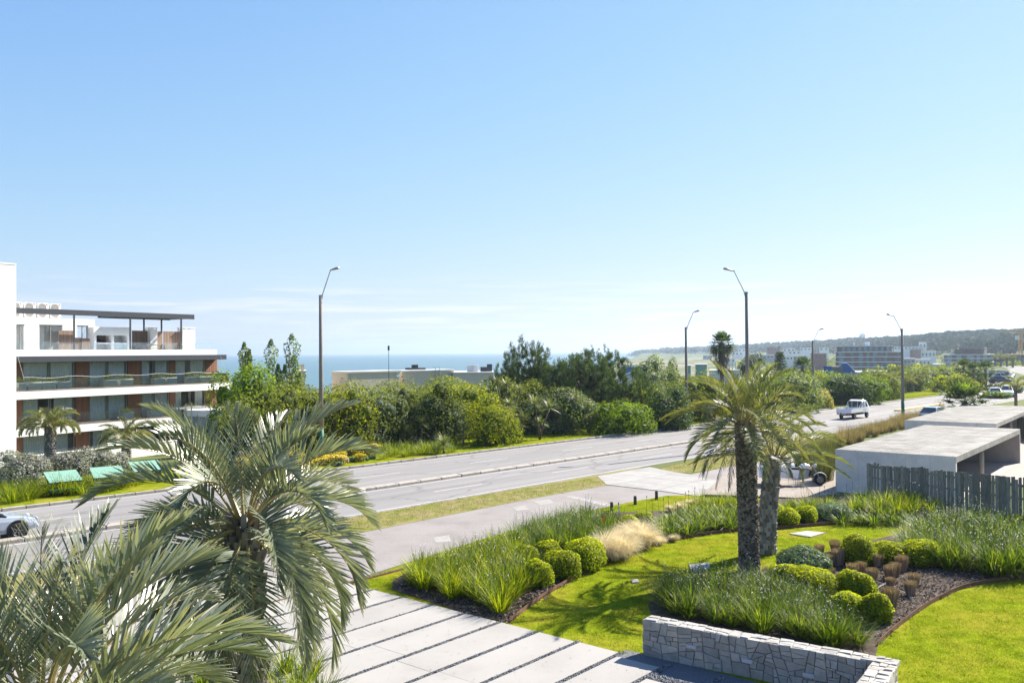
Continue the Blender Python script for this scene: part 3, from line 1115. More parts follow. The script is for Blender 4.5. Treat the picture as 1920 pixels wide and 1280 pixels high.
def palm(name, label, loc, H, r0, r1, style, fronds, seed, L, ll, nl=46, wid=.028, group=None, mat=None, bmat=None, dead=0, lean=(0, 0), e_lo=-25, e_hi=82, v=.75, az0=0.0, bend=(55, 120), custom=(), mesh_variants=0, phase=None):
    rg = np.random.default_rng(seed)
    root = thing(name, label, 'palm', loc, 0, group)
    tg, bg_ = trunk_geo(H, r0, r1, style, rg, lean)
    tg.build('trunk', M_TRUNK, root, True)
    tag(bg_.build('leaf_bases', bmat or M_BOOT, root), kind='stuff')
    top = (lean[0], lean[1], H - .05)
    ms = []
    for i in range(fronds):
        f = (i + .5) / fronds
        e = math.radians(e_hi + (e_lo - e_hi) * f ** 1.15 + rg.normal(0, 5))
        b = math.radians(np.interp(f, [0, .35, 1], [bend[0], bend[1], bend[1] * .62]) * rg.uniform(.85, 1.15))
        az = az0 + i * 2.39996 + rg.normal(0, .12)
        if mesh_variants and len(ms) >= mesh_variants:
            # nearest variant in elevation
            me = min(ms, key=lambda q: abs(q[0] - e) + .1 * rg.random())[1]
        else:
            q = frond_geo(L * rg.uniform(.85, 1.08) * np.interp(f, [0, .15, 1], [.75, 1, 1]), e, b, nl, ll * rg.uniform(.9, 1.1), v * np.interp(f, [0, .5, 1], [1.0, 1, .6]), wid, rg, np.interp(f, [0, 1], [.03, .14]), side=rg.normal(0, .06))
            me = q.mesh('frond')
            me.materials.append(mat or M_PALM)
            ms.append((e, me))
        r = .10 + .05 * f
        o = link('frond', me, root, (top[0] + r * math.cos(az), top[1] + r * math.sin(az), top[2] - .30 * f + .1), az)
    for (az, e, b, LL, vv) in custom:
        q = frond_geo(LL, math.radians(e), math.radians(b), nl, ll, vv, wid, rg, .1, side=rg.normal(0, .04))
        q.build('frond', mat or M_PALM, root, False, (top[0] + .1 * math.cos(az), top[1] + .1 * math.sin(az), top[2]), az)
    for i in range(dead):
        az = rg.uniform(0, 6.28) if phase is None else phase[i % len(phase)]
        q = frond_geo(L * .8, math.radians(rg.uniform(-45, -15)), math.radians(rg.uniform(40, 65)), int(nl * .6), ll * .5, -.35, wid * .8, rg, .6, pw=.8)
        q.build('dead_frond', M_DEADF, root, False, (top[0] + .12 * math.cos(az), top[1] + .12 * math.sin(az), top[2] - .35), az)
    return root


PI = math.pi
# two leaning over the driveway in front, left
c = at(458, 975, 13.0)
palm('butia_palm', 'large blue green palm with arching fronds and shaggy trunk beside the driveway', (c[0], c[1], 0), c[2], .24, .2, 'boots', 46, 11, 2.3, .60, 48, .030, 'palms in front of the balcony', lean=(.0, .0), e_lo=-58, e_hi=78, bend=(46, 98), bmat=M_BOOTG, az0=1.1, v=.8)
c = at(75, 1330, 8.3)
palm('butia_palm', 'nearest palm crown of stiff grey green fronds in the lower left corner', (c[0], c[1], 0), c[2], .24, .2, 'boots', 38, 23, 2.25, .64, 44, .031, 'palms in front of the balcony', e_lo=-30, bend=(34, 76), bmat=M_BOOTG, az0=.4, v=.85)
# pair on the lawn
c = g(1405, 1073)
palm('butia_palm', 'tall palm with ringed dark trunk on the lawn, front of the pair', (c[0], c[1], 0), 4.75, .30, .29, 'rings', 42, 31, 2.4, .50, 40, .025, 'pair of palms on the lawn', mat=M_PALM_Y, lean=(-.10, .0), e_lo=-20, bend=(38, 90), dead=5, az0=.7, phase=[3.5, 3.0, 4.0, -.4, 2.6])
c = g(1437, 1037)
palm('butia_palm', 'palm with chunky grey trunk just behind the ringed trunk on the lawn', (c[0], c[1], 0), 3.3, .30, .25, 'plates', 26, 37, 2.55, .5, 38, .025, 'pair of palms on the lawn', mat=M_PALM_Y, lean=(.3, 0), e_lo=12, bend=(35, 85), bmat=M_BOOTG, dead=1, az0=2.0, phase=[-.6])
# pair across the road
c = g(94, 887)
palm('butia_palm', 'silvery palm standing across the road in front of the white apartment block corner', (c[0], c[1], 0), 2.7, .30, .27, 'plates', 34, 41, 1.95, .5, 30, .034, 'palms across the road', mat=M_PALM_Y, e_lo=-35, bend=(60, 120), bmat=M_BOOTG, mesh_variants=14)
c = g(237, 866)
palm('butia_palm', 'small palm across the road under the middle of the apartment balconies', (c[0], c[1], 0), 1.5, .28, .24, 'plates', 26, 43, 1.9, .5, 30, .034, 'palms across the road', mat=M_PALM_Y, e_lo=-20, bend=(60, 115), bmat=M_BOOTG, mesh_variants=12)


# fan palms
M_FAN = LEAF('fan_palm_leaf', [(.05, .085, .028), (.08, .12, .04), (.13, .16, .055)], .3, .7, .1)
M_FANY = LEAF('fan_palm_young_leaf', [(.10, .16, .02), (.16, .22, .03), (.22, .26, .04)], .4, .5, .4)


def fan_geo(pl, R, n, rg, pitch, fold=.5):
    """petiole plus pleated fan; x forward"""
    q = Geo()
    d = np.array([math.cos(pitch), 0, math.sin(pitch)])
    nn = np.array([-math.sin(pitch), 0, math.cos(pitch)])
    b = np.array([0, 1.0, 0])
    e = d * pl - np.array([0, 0, 1]) * pl * .12
    q.tube([(0, 0, 0), d * pl * .5, e], [.03, .022, .016], 4, False, 1.0)
    a = np.linspace(-1.9, 1.9, n)
    D = np.cos(a)[:, None] * d + np.sin(a)[:, None] * b + .15 * rg.normal(0, 1, (n, 1)) * nn + (fold * np.abs(np.sin(a)))[:, None] * nn
    D /= np.linalg.norm(D, axis=1)[:, None]
    Wv = -np.sin(a)[:, None] * d + np.cos(a)[:, None] * b
    l = R * (.8 + .2 * np.cos(a)) * rg.uniform(.85, 1.1, n)
    rows = []
    for tt, w in ((0, .2), (.5, 1.0), (.75, .6), (1, .05)):
        c = e + D * (l * tt)[:, None] - np.array([0, 0, 1.0]) * (l * .25 * tt ** 3 * rg.uniform(.3, 2, n))[:, None]
        hw = Wv * (R * .055 * w)
        rows += [c - hw, c + hw]
    V = np.stack(rows, 1).reshape(-1, 3)
    q.add(V, np.concatenate([np.arange(n)[:, None] * 8 + np.array([2 * k, 2 * k + 1, 2 * k + 3, 2 * k + 2]) for k in range(3)]), np.repeat(rg.uniform(0, .9, n), 8))
    return q


def fan_palm(name, label, loc, H, r, n, seed, pl, R, skirt=0.0, e_lo=-45, group=None, young=0):
    rg = np.random.default_rng(seed)
    root = thing(name, label, 'palm', loc, 0, group)
    zs = np.linspace(0, H, 8)
    Geo().tube([(0, 0, z) for z in zs], np.interp(zs, [0, H], [r * 1.2, r]), 10).build('trunk', M_TRUNK, root, True)
    vs_ = [fan_geo(pl, R, 24, rg, math.radians(e)).mesh('frond') for e in np.linspace(80, e_lo, 8)]
    for q in vs_:
        q.materials.append(M_FAN)
    ym = fan_geo(pl * .8, R, 26, rg, math.radians(70)).mesh('frond')
    ym.materials.append(M_FANY)
    for i in range(n):
        f = (i + .5) / n
        link('frond', vs_[min(7, int(f * 8))] if i >= young else ym, root, (0, 0, H - .05), i * 2.4 + rg.normal(0, .2))
    if skirt:
        sk = Geo()
        m_ = 900
        a = rg.uniform(0, 2 * PI, m_)
        f = rg.uniform(0, 1, m_)
        rr = r + .75 * skirt / 3 * np.interp(f, [0, .15, .5, 1], [.3, 1.0, .75, .15]) * rg.uniform(.6, 1.1, m_)
        P0 = np.stack([rr * np.cos(a), rr * np.sin(a), H + .1 - f * skirt], 1)
        sk.blades(P0, a, rg.uniform(.5, .95, m_), np.radians(rg.uniform(150, 176, m_)), .1, .06, 2, rg)
        sk.tube([(0, 0, H - skirt), (0, 0, H - skirt * .5), (0, 0, H)], [r * 1.1, r * 1.9, r * 1.6], 10, True, .1)
        sk.build('dry_skirt', M_DEADF, root)
    return root


c = at(1354, 720, 118)
fan_palm('fan_palm', 'fan palm with a grey skirt of dead fronds behind the roadside shrubs', (c[0], c[1], z1(c[0], c[1])), at(1354, 644, 118)[2] - z1(c[0], c[1]), .24, 34, 5, 1.15, 1.1, 3.8, -40)
c = at(1808, 775, 78)
fan_palm('fan_palm', 'low fan palm with a bright yellow green new leaf behind the far carport', (c[0], c[1], 0), at(1808, 757, 78)[2], .22, 30, 6, 1.5, 1.45, 0, -40, young=4)
c = at(1905, 768, 84)
palm('slender_palm', 'young slender palm with drooping yellow green fronds at the right edge', (c[0], c[1], 0), at(1905, 724, 84)[2], .12, .09, 'plates', 12, 51, 1.7, .45, 26, .03, mat=M_PALM_Y, e_lo=5, bend=(80, 120), mesh_variants=6)
for i, (u, v, Y, h, lab) in enumerate([(1807, 700, 150, 4.2, 'fan palm with sunlit crown among shrubs left of the car park'), (1826, 706, 146, 4.0, 'dark crowned fan palm next to the sandy car park'), (1848, 704, 150, 4.4, 'fan palm closest to the parked cars'), (1505, 700, 128, 3.2, 'spreading palm crown above the hedge between two lamp posts')]):
    c = at(u, v, Y)
    fan_palm('fan_palm', lab, (c[0], c[1], z1(c[0], c[1])), max(1.5, at(u, v - 12, Y)[2] - z1(c[0], c[1])), .2, 26, 60 + i, 1.1, 1.0, 0, -40)
for i, (u, v) in enumerate([(1685, 742), (1702, 740), (1716, 738), (1731, 737), (1745, 735), (1759, 733)]):
    c = g(u, v)
    palm('feather_palm', 'short bushy palm in the row behind the far kerb, left of the sandy car park', (c[0] - 2, c[1] + 2, z1(c[0], c[1])), 1.5 + .3 * (i % 3), .24, .2, 'plates', 30, 70 + i % 3, 1.9, .5, 22, .05, 'row of short palms behind the far kerb', mat=M_PALM_Y, e_lo=-60, bend=(60, 100), bmat=M_BOOTG, mesh_variants=10)
for i, (u, Y) in enumerate([(1866, 268), (1877, 262), (1888, 258), (1899, 252)]):
    c = at(u, 690, Y)
    palm('feather_palm', 'small round palm in the line beside the distant road bend', (c[0], c[1], z1(c[0], c[1])), 2.2, .25, .22, 'plates', 18, 80 + i % 2, 1.9, .5, 14, .07, 'palms lining the distant road bend', mat=M_PALM_Y, e_lo=-20, bend=(60, 110), bmat=M_BOOTG, mesh_variants=5)

# ------------------------------------------------------------------ shrubs and trees
TR = .38
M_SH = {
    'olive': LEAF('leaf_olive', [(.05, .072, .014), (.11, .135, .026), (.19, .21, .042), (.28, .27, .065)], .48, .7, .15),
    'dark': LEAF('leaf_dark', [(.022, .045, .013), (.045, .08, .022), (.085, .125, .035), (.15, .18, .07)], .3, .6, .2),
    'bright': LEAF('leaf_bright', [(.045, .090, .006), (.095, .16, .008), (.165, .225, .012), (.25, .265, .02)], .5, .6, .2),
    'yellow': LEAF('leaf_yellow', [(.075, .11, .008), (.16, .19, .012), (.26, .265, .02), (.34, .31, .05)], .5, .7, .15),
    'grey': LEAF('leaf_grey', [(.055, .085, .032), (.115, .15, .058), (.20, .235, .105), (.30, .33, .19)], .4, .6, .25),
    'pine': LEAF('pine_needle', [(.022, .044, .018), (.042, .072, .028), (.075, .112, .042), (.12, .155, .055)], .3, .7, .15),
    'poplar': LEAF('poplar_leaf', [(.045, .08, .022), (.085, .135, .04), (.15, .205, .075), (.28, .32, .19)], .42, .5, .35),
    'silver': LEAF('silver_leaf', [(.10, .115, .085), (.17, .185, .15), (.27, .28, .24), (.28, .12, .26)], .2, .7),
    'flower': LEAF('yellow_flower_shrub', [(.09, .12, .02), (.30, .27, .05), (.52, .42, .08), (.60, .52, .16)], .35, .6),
    'hill': LEAF('hill_pine', [(.018, .032, .016), (.030, .048, .022), (.05, .07, .03), (.08, .10, .045)], .12, .8, .1),
}
M_BARK = M('bark', (.12, .095, .075), .95, .3, 8, bump=.5, bs=30)


def lobes_points(rx, ry, h, n, nl, rg, low=.0, lobe=.42):
    C = rg.normal(0, 1, (nl, 3))
    C /= np.linalg.norm(C, axis=1)[:, None]
    C *= rg.uniform(.35, 1, (nl, 1)) ** .5
    ax = np.array([rx, ry, h / 2])
    R = lobe * rg.uniform(.7, 1.25, nl)
    C = C * (1 - R * .8)[:, None]
    w = R ** 2
    k = rg.choice(nl, n * 2, p=w / w.sum())
    d = rg.normal(0, 1, (n * 2, 3))
    d /= np.linalg.norm(d, axis=1)[:, None]
    rad = R[k] * rg.uniform(.72, 1.06, n * 2)
    P = C[k] + d * rad[:, None]
    dist = np.linalg.norm(P[:, None, :] - C[None], axis=2) / R[None]
    inside = (dist < .72).any(1)
    keep = ~inside & (P[:, 2] > -.68)
    P, d = P[keep][:n], d[keep][:n]
    # a dome: the lower part of the ball is cut away by the ground
    ax = np.array([rx, ry, h * .6])
    o = np.array([0, 0, h * .4])
    return P * ax + o, d, C * ax + o, R[:, None] * ax


def shrub(name, label, base, rx, h, mat, seed, n=3500, leaf=.16, nl=16, cat='shrub', group=None, ry=None, trunk=.0, lobe=.42, aspect=.55, jit=.55, low=.0, flat=0):
    rg = np.random.default_rng(seed)
    n = int(n * 1.35)
    ry = ry or rx
    root = thing(name, label, cat, base, 0, group)
    q = Geo()
    hh = h - trunk
    P, Nn, C, R = lobes_points(rx, ry, hh, n, nl, rg, low, lobe)
    mid = np.array([0, 0, hh * .4])
    sc_ = np.array([rx, ry, hh * .6]) / np.array([np.percentile(np.abs(P[:, 0]), 98), np.percentile(np.abs(P[:, 1]), 98), np.percentile(P[:, 2] - mid[2], 99)])
    P, C, R = (P - mid) * sc_ + mid, (C - mid) * sc_ + mid, R * sc_
    P = P + np.array([0, 0, trunk])
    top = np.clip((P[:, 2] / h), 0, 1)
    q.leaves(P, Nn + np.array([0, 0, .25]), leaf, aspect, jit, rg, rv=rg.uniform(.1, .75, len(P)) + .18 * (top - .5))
    for c, r in zip(C, R):
        q.ico(c + np.array([0, 0, trunk]), r * .40, 2, .1, .15, rg)
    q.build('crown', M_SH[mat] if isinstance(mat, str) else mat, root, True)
    t_ = Geo()
    for k in range(3 if not trunk else 1):
        a = rg.uniform(0, 6.28)
        e = (rx * .35 * math.cos(a), ry * .35 * math.sin(a), h * .6)
        t_.tube([(0, 0, -.15), (e[0] * .3, e[1] * .3, h * .3), e], [max(.05, rx * .05), max(.04, rx * .035), .02], 6)
    t_.build('trunk', M_BARK, root, True)
    return root


def shrub_px(label, u, vb, wpx, hpx, mat, seed, n=3500, leaf=.16, name='shrub', back=0.0, **kw):
    """shrub whose foot is seen at (u, vb) and which appears wpx wide and hpx tall; back pushes it away keeping its outline"""
    c = g(u, vb)
    Y = c[1] + back
    c = at(u, vb, Y)
    zz = z1(c[0], c[1])
    top = at(u, vb - hpx, Y)[2]
    return shrub(name, label, (c[0], c[1], zz - .05), wpx * 1.2 * Y / FPX / 2, top - zz + .05, mat, seed, n, leaf, **kw)


HG = 'shrubs lining the far side of the road'
# hedge mass, left to right (foot pixel, width, height)
for i, (u, vb, w, h, mt, n, lf, nl, bk, lab) in enumerate([
    (455, 826, 110, 140, 'bright', 5200, .24, 16, 4, 'broad bright green tree beside the apartment block end wall'),
    (568, 838, 130, 112, 'olive', 6500, .17, 22, 2, 'large dark olive shrub at the left end of the hedge'),
    (668, 834, 145, 100, 'olive', 8000, .15, 26, 0, 'big rounded olive shrub right of the tall lamp post'),
    (640, 818, 110, 104, 'olive', 3500, .18, 16, 5, 'olive shrub standing behind the tall lamp post'),
    (745, 815, 130, 98, 'olive', 5500, .18, 20, 6, 'olive hedge section in front of the beige flat roofed house'),
    (818, 826, 112, 88, 'dark', 6000, .16, 20, 0, 'round dark glossy shrub in the middle of the hedge'),
    (850, 800, 130, 92, 'olive', 5200, .18, 20, 8, 'yellowish topped hedge section right of the beige house'),
    (915, 832, 98, 90, 'yellow', 6000, .15, 20, 0, 'yellow green sunlit shrub beside the spiky cabbage trees'),
    (960, 812, 120, 100, 'olive', 5000, .18, 18, 7, 'pale olive shrub behind the spiky cabbage trees'),
    (1045, 820, 120, 92, 'grey', 5200, .19, 20, 4, 'grey green shrub below the dark pines'),
    (1012, 800, 100, 90, 'olive', 3500, .2, 16, 10, 'olive shrub squeezed between cabbage trees and pines'),
    (1172, 812, 108, 58, 'bright', 6500, .15, 18, 0, 'low bright green shrub under the pine at the kerb'),
    (1188, 790, 70, 72, 'yellow', 3200, .2, 14, 8, 'yellowish shrub behind the low bright green shrub'),
    (1254, 805, 72, 86, 'dark', 5500, .16, 18, 0, 'dark rounded shrub left of the thin lamp post'),
    (1312, 798, 96, 98, 'olive', 5200, .18, 18, 6, 'olive shrub behind the thin lamp post'),
    (1232, 770, 66, 102, 'grey', 4200, .28, 14, 22, 'grey leafed tree rising behind the roadside shrubs'),
    (1270, 770, 30, 98, 'grey', 1800, .28, 10, 24, 'slim grey leafed tree next to the thin lamp post'),
    (1372, 790, 88, 74, 'yellow', 4200, .2, 16, 4, 'yellow green shrub behind the tall palm crown'),
    (1440, 782, 80, 84, 'olive', 4200, .2, 16, 6, 'olive shrub hidden behind the palm pair crowns'),
    (1487, 775, 92, 78, 'grey', 4500, .22, 16, 2, 'grey green shrub right of the palm pair'),
    (1500, 752, 90, 58, 'yellow', 3500, .24, 14, 14, 'yellow topped shrub above the palm pair'),
    (1410, 740, 44, 76, 'dark', 3000, .26, 12, 40, 'round green tree beyond the palm pair'),
    (1541, 766, 34, 36, 'flower', 2200, .17, 10, 0, 'yellow flowering shrub at the foot of a lamp post'),
    (1577, 760, 84, 56, 'dark', 5200, .2, 18, 2, 'dark green shrub just above the white truck'),
    (1618, 757, 74, 52, 'bright', 4600, .22, 16, 1, 'bright green shrub above the truck cab'),
    (1646, 752, 60, 56, 'olive', 3600, .24, 14, 4, 'olive tree shrub right of the truck cab'),
    (1668, 748, 40, 40, 'grey', 2200, .24, 12, 2, 'grey green shrub beside the lamp post by the carports'),
    (1790, 742, 60, 40, 'yellow', 2600, .3, 12, 14, 'yellow green shrub behind the low fan palm'),
    (1745, 722, 90, 34, 'olive', 3200, .35, 14, 30, 'olive shrub bank behind the row of short palms'),
    (1690, 722, 70, 36, 'olive', 2800, .35, 12, 30, 'olive shrub bank behind the lamp post near the carports'),
    (1820, 735, 46, 34, 'olive', 2400, .3, 12, 8, 'olive shrub at the near corner of the sandy car park'),
    (1600, 728, 80, 28, 'yellow', 2600, .34, 12, 34, 'pale yellowish shrub below the distant glass apartments'),
    (1540, 724, 60, 30, 'olive', 2200, .34, 12, 34, 'olive shrub near the blue roofed building'),
    (1660, 716, 70, 22, 'bright', 2000, .4, 10, 60, 'green tree in front of the distant glass apartments'),
    (1885, 742, 50, 22, 'dark', 2600, .26, 12, 10, 'clipped green hedge between car park and road bend'),
    (1868, 748, 40, 14, 'bright', 1800, .26, 10, 2, 'low green hedge end behind the two approaching cars'),
]):
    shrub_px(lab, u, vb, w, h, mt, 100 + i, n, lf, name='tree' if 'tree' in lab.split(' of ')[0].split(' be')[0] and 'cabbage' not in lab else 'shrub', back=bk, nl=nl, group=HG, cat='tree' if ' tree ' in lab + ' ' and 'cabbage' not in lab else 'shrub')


for i, tt in enumerate(np.arange(-9, 62, 3.1)):
    q_ = OF + DF * tt + NF * (9.2 + .8 * math.sin(i * 2.1))
    h_ = np.interp(tt, [-9, 10, 35, 62], [4.9, 4.7, 3.4, 3.4]) * (1 + .07 * math.sin(i * 1.7))
    shrub('hedge_shrub', 'olive hedge shrub closing the gaps behind the front row of roadside shrubs', (q_[0], q_[1], z1(*q_) - .05), 2.7, h_, ('olive', 'olive', 'yellow', 'grey')[i % 4], 900 + i, 3600, .17, 18, group='back row of the roadside hedge')


for i, tt in enumerate(np.arange(72, 146, 5.2)):
    q_ = OF + DF * tt + NF * (11.5 + 1.6 * math.sin(i * 2.1))
    shrub('hedge_shrub', 'green shrub in the far stretch of hedge behind the row of short palms', (q_[0], q_[1], z1(*q_) - .05), 3.6, 3.3 + .5 * math.sin(i * 1.7), ('olive', 'bright', 'grey')[i % 3], 940 + i, 2000, .28, 14, group='far stretch of the roadside hedge')


# poplars: narrow upright crowns
def poplar(label, u, vt, wpx, Y, seed):
    c = at(u, 800, Y)
    zz = z1(c[0], c[1])
    rg = np.random.default_rng(seed)
    h = at(u, vt, Y)[2] - zz
    root = thing('poplar', label, 'tree', (c[0], c[1], zz - .1), 0, 'poplars by the apartment block')
    rx = wpx * 1.5 * Y / FPX / 2
    q = Geo()
    n = 6500
    # several upright plumes
    npl = 6
    for k in range(npl):
        a = k * 2.4 + rg.uniform(0, .6)
        rr = rx * .7 * math.sqrt((k + .2) / npl)
        th = h * rg.uniform(.55, .95) if k else h
        m_ = n // npl
        f = rg.uniform(.12, 1, m_) ** .8
        wd = rx * (.75 if k == 0 else .5) * np.interp(f, [0, .25, .6, .9, 1], [.9, 1.1, .7, .4, .1]) * (1 + .35 * np.sin(f * 23 + k * 2))
        aa = rg.uniform(0, 6.28, m_)
        r2 = wd * np.sqrt(rg.uniform(.2, 1, m_))
        P = np.stack([rr * math.cos(a) * (1 - .15 * f) + r2 * np.cos(aa), rr * math.sin(a) * (1 - .15 * f) + r2 * np.sin(aa), f * th], 1)
        Nn = np.stack([np.cos(aa), np.sin(aa), np.full(m_, .3)], 1)
        q.leaves(P, Nn, .19, .8, .8, rg)
    q.build('crown', M_SH['poplar'], root)
    t_ = Geo().tube([(0, 0, 0), (0, 0, h * .5), (0, 0, h * .95)], [.14, .09, .02], 7)
    for k in range(8):
        a = k * 2.4
        z0 = h * (.2 + .07 * k)
        t_.tube([(0, 0, z0), (rx * .35 * math.cos(a), rx * .35 * math.sin(a), z0 + h * .2)], [.05, .015], 5)
    t_.build('trunk', M_BARK, root, True)


poplar('slim poplar nearest the apartment block', 455, 640, 40, 84, 1)
poplar('tall middle poplar of the three by the apartment block', 505, 634, 44, 86, 2)
poplar('broadest and tallest poplar left of the lamp post', 543, 624, 58, 84, 3)


# pines
def pine(label, u, vb, vt, wpx, Y, seed, dense=1.0, mat='pine', group=None):
    c = at(u, vb, Y)
    zz = z1(c[0], c[1])
    h = at(u, vt, Y)[2] - zz
    rx = wpx * Y / FPX / 2
    rg = np.random.default_rng(seed)
    root = thing('pine_tree', label, 'tree', (c[0], c[1], zz - .1), 0, group)
    q = Geo()
    t_ = Geo().tube([(0, 0, 0), (.1, 0, h * .5), (.05, .1, h * .9)], [.22, .15, .03], 8)
    P, d, C, R = lobes_points(rx, rx, h * .94, int(520 * dense), 20, rg, lobe=.36)
    P[:, 2] += h * .02
    n_ = len(P)
    in_ = rg.integers(0, n_, n_ // 2)
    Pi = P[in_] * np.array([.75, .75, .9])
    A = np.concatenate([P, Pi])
    for k, cc in enumerate(A):
        m_ = 40
        top = k < n_
        hgt = rg.uniform(.35, .8) if top else .3
        up_ = rg.uniform(0, 1, m_)
        base = cc + rg.normal(0, .07, (m_, 3)) + (up_ * hgt)[:, None] * np.array([0, 0, 1.0])
        dd = rg.normal(0, 1, (m_, 3)) + np.array([0, 0, 1.1])
        dd /= np.linalg.norm(dd, axis=1)[:, None]
        L = rg.uniform(.2, .42, m_) * (1.15 - .6 * up_)
        w = np.cross(dd, rg.normal(0, 1, (m_, 3)))
        w /= np.linalg.norm(w, axis=1)[:, None] + 1e-9
        V = np.stack([base - w * .024, base + w * .024, base + dd * L[:, None] + w * .006, base + dd * L[:, None] - w * .006], 1).reshape(-1, 3)
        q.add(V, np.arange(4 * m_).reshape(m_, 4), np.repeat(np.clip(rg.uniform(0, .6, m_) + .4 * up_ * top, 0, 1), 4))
        if k % 7 == 0:
            b0 = np.array([.06, 0, max(.3, cc[2] - .45 * np.hypot(cc[0], cc[1]))])
            t_.tube([b0, (b0 + cc) / 2 - np.array([0, 0, .15]), cc], [.06, .04, .012], 4, False)
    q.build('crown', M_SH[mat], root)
    t_.build('trunk', M_BARK, root, True)


pine('tall dark pine, peak of the pair above the hedge', 1003, 775, 636, 215, 84, 5, 1.6, group='dark pines above the hedge')
pine('dark pine leaning toward the blue building, right of the pair', 1098, 775, 648, 255, 82, 6, 2.1, group='dark pines above the hedge')
pine('low pine at the left foot of the dark pair', 945, 760, 685, 60, 84, 8, .5, group='dark pines above the hedge')


def araucaria(label, u, vb, vt, Y, seed):
    c = at(u, vb, Y)
    zz = z1(c[0], c[1])
    h = at(u, vt, Y)[2] - zz
    rg = np.random.default_rng(seed)
    root = thing('norfolk_pine', label, 'tree', (c[0], c[1], zz - .1))
    q, t_ = Geo(), Geo().tube([(0, 0, 0), (0, 0, h)], [.2, .03], 7)
    for k in range(11):
        f = .25 + .07 * k
        ln = h * .26 * (1.12 - f) + .3
        for j in range(6):
            a = j * 1.047 + k * .5
            b0, b1 = np.array([0, 0, f * h]), np.array([ln * math.cos(a), ln * math.sin(a), f * h + .15 * ln])
            t_.tube([b0, b1], [.05, .02], 4, False)
            s = rg.uniform(.15, 1.05, 60)
            P = b0 + (b1 - b0) * s[:, None] + rg.normal(0, .12, (60, 3))
            q.leaves(P, np.tile([0, 0, 1.0], (60, 1)), .28, .35, .5, rg)
    q.build('crown', M_SH['pine'], root)
    t_.build('trunk', M_BARK, root, True)


araucaria('small tiered Norfolk pine between the palm pair and the distant flats', 1463, 712, 658, 150, 4)


# cabbage trees: bare stems with spiky heads
M_CORD = LEAF('cabbage_tree_leaf', [(.06, .085, .022), (.12, .15, .045), (.20, .22, .09), (.30, .29, .14)], .3, .45, .5)


def spiky_head(q, c, R, n, rg, dead=0):
    d = rg.normal(0, 1, (n, 3))
    d /= np.linalg.norm(d, axis=1)[:, None]
    d[:, 2] = np.where(d[:, 2] < -.45, -d[:, 2], d[:, 2])
    az = np.arctan2(d[:, 1], d[:, 0])
    lean = np.arccos(np.clip(d[:, 2], -1, 1))
    q.blades(np.tile(c, (n, 1)) + d * .06, az, R * rg.uniform(.75, 1.1, n), lean * .92, .45, .055, 3, rg)


def cordyline(label, u, vb, heads, seed, group=None, n=110):
    """heads: list of (du px, v px of the head centre, radius px)"""
    c = g(u, vb)
    rg = np.random.default_rng(seed)
    k = c[1] / FPX
    root = thing('cabbage_tree', label, 'shrub', (c[0], c[1], z1(c[0], c[1])), 0, group)
    q, t_ = Geo(), Geo()
    for du, v, rp in heads:
        hc = at(u + du, v, c[1]) - np.array([c[0], c[1], z1(c[0], c[1])])
        hc[1] += rg.uniform(-.5, .5)
        t_.tube([(0, 0, -.05), (hc[0] * .4, hc[1] * .4, hc[2] * .5), hc], [.1, .07, .05], 6)
        spiky_head(q, hc, rp * k, n, rg)
    q.build('leaf_head', M_CORD, root)
    t_.build('trunk', M_BARK, root, True)


CG = 'cabbage trees along the hedge'
cordyline('cabbage tree with several yellowing heads right of the yellow green shrub', 962, 828, [(0, 775, 24), (12, 795, 22), (-6, 760, 18), (20, 785, 20)], 1, CG)
cordyline('cabbage tree with two upright spiky heads at the hedge centre', 1012, 824, [(-10, 758, 24), (18, 765, 24), (2, 795, 18)], 2, CG)
cordyline('clump of cabbage tree heads on the hedge top', 950, 815, [(0, 722, 20), (25, 732, 18), (-18, 718, 16)], 3, CG)
cordyline('bushy cabbage tree with browned lower leaves below the pines', 1105, 812, [(0, 765, 24), (-28, 748, 24), (6, 785, 22), (-18, 770, 20)], 4, CG)
cordyline('spiky cabbage tree left of the dark glossy shrub', 790, 834, [(0, 795, 22), (-26, 808, 18)], 5, CG)
cordyline('low spiky rosette at the verge edge beside the dark shrub', 832, 850, [(0, 832, 24)], 6, CG, 150)
cordyline('single thin stemmed cabbage tree sapling on the verge', 869, 836, [(0, 797, 13)], 7, CG, 70)
cordyline('ragged spiky plant at the foot of the pines', 1062, 806, [(0, 780, 20), (14, 760, 18)], 8, CG)


# ------------------------------------------------------------------ garden planting
M_DIET = LEAF('strap_grass_leaf', [(.03, .06, .004), (.085, .135, .005), (.19, .23, .007), (.38, .36, .02)], .46, .5, .25)
M_DIETD = LEAF('dark_strap_leaf', [(.022, .05, .006), (.06, .105, .009), (.13, .18, .014), (.27, .29, .05)], .42, .5, .3)
M_FEATH = LEAF('feather_grass_plume', [(.55, .46, .30), (.72, .63, .44), (.86, .79, .60)], .5, .8, .1, (1, .95, .7))
M_STUB = LEAF('cut_brown_grass', [(.17, .115, .078), (.33, .235, .165), (.52, .39, .285)], .1, .9, .05)
M_WHITEF = M('white_petal', (.75, .75, .72), .6, .05)
M_CHIP = LEAF('bark_chip', [(.045, .033, .027), (.095, .07, .056), (.16, .125, .105), (.27, .225, .20)], 0, .9, .1)
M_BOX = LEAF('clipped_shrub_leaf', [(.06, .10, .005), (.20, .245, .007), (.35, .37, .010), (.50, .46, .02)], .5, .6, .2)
M_GLAU = LEAF('glaucous_leaf', [(.06, .10, .055), (.11, .165, .095), (.17, .23, .15)], .35, .55)
M_TURF = LEAF('turf_blade', [(.075, .125, .005), (.15, .20, .007), (.215, .25, .010), (.34, .31, .08)], .45, .7, .05)
M_TURFD = LEAF('dry_turf_blade', [(.075, .10, .022), (.125, .15, .035), (.19, .185, .06), (.27, .22, .11)], .35, .7, .15)


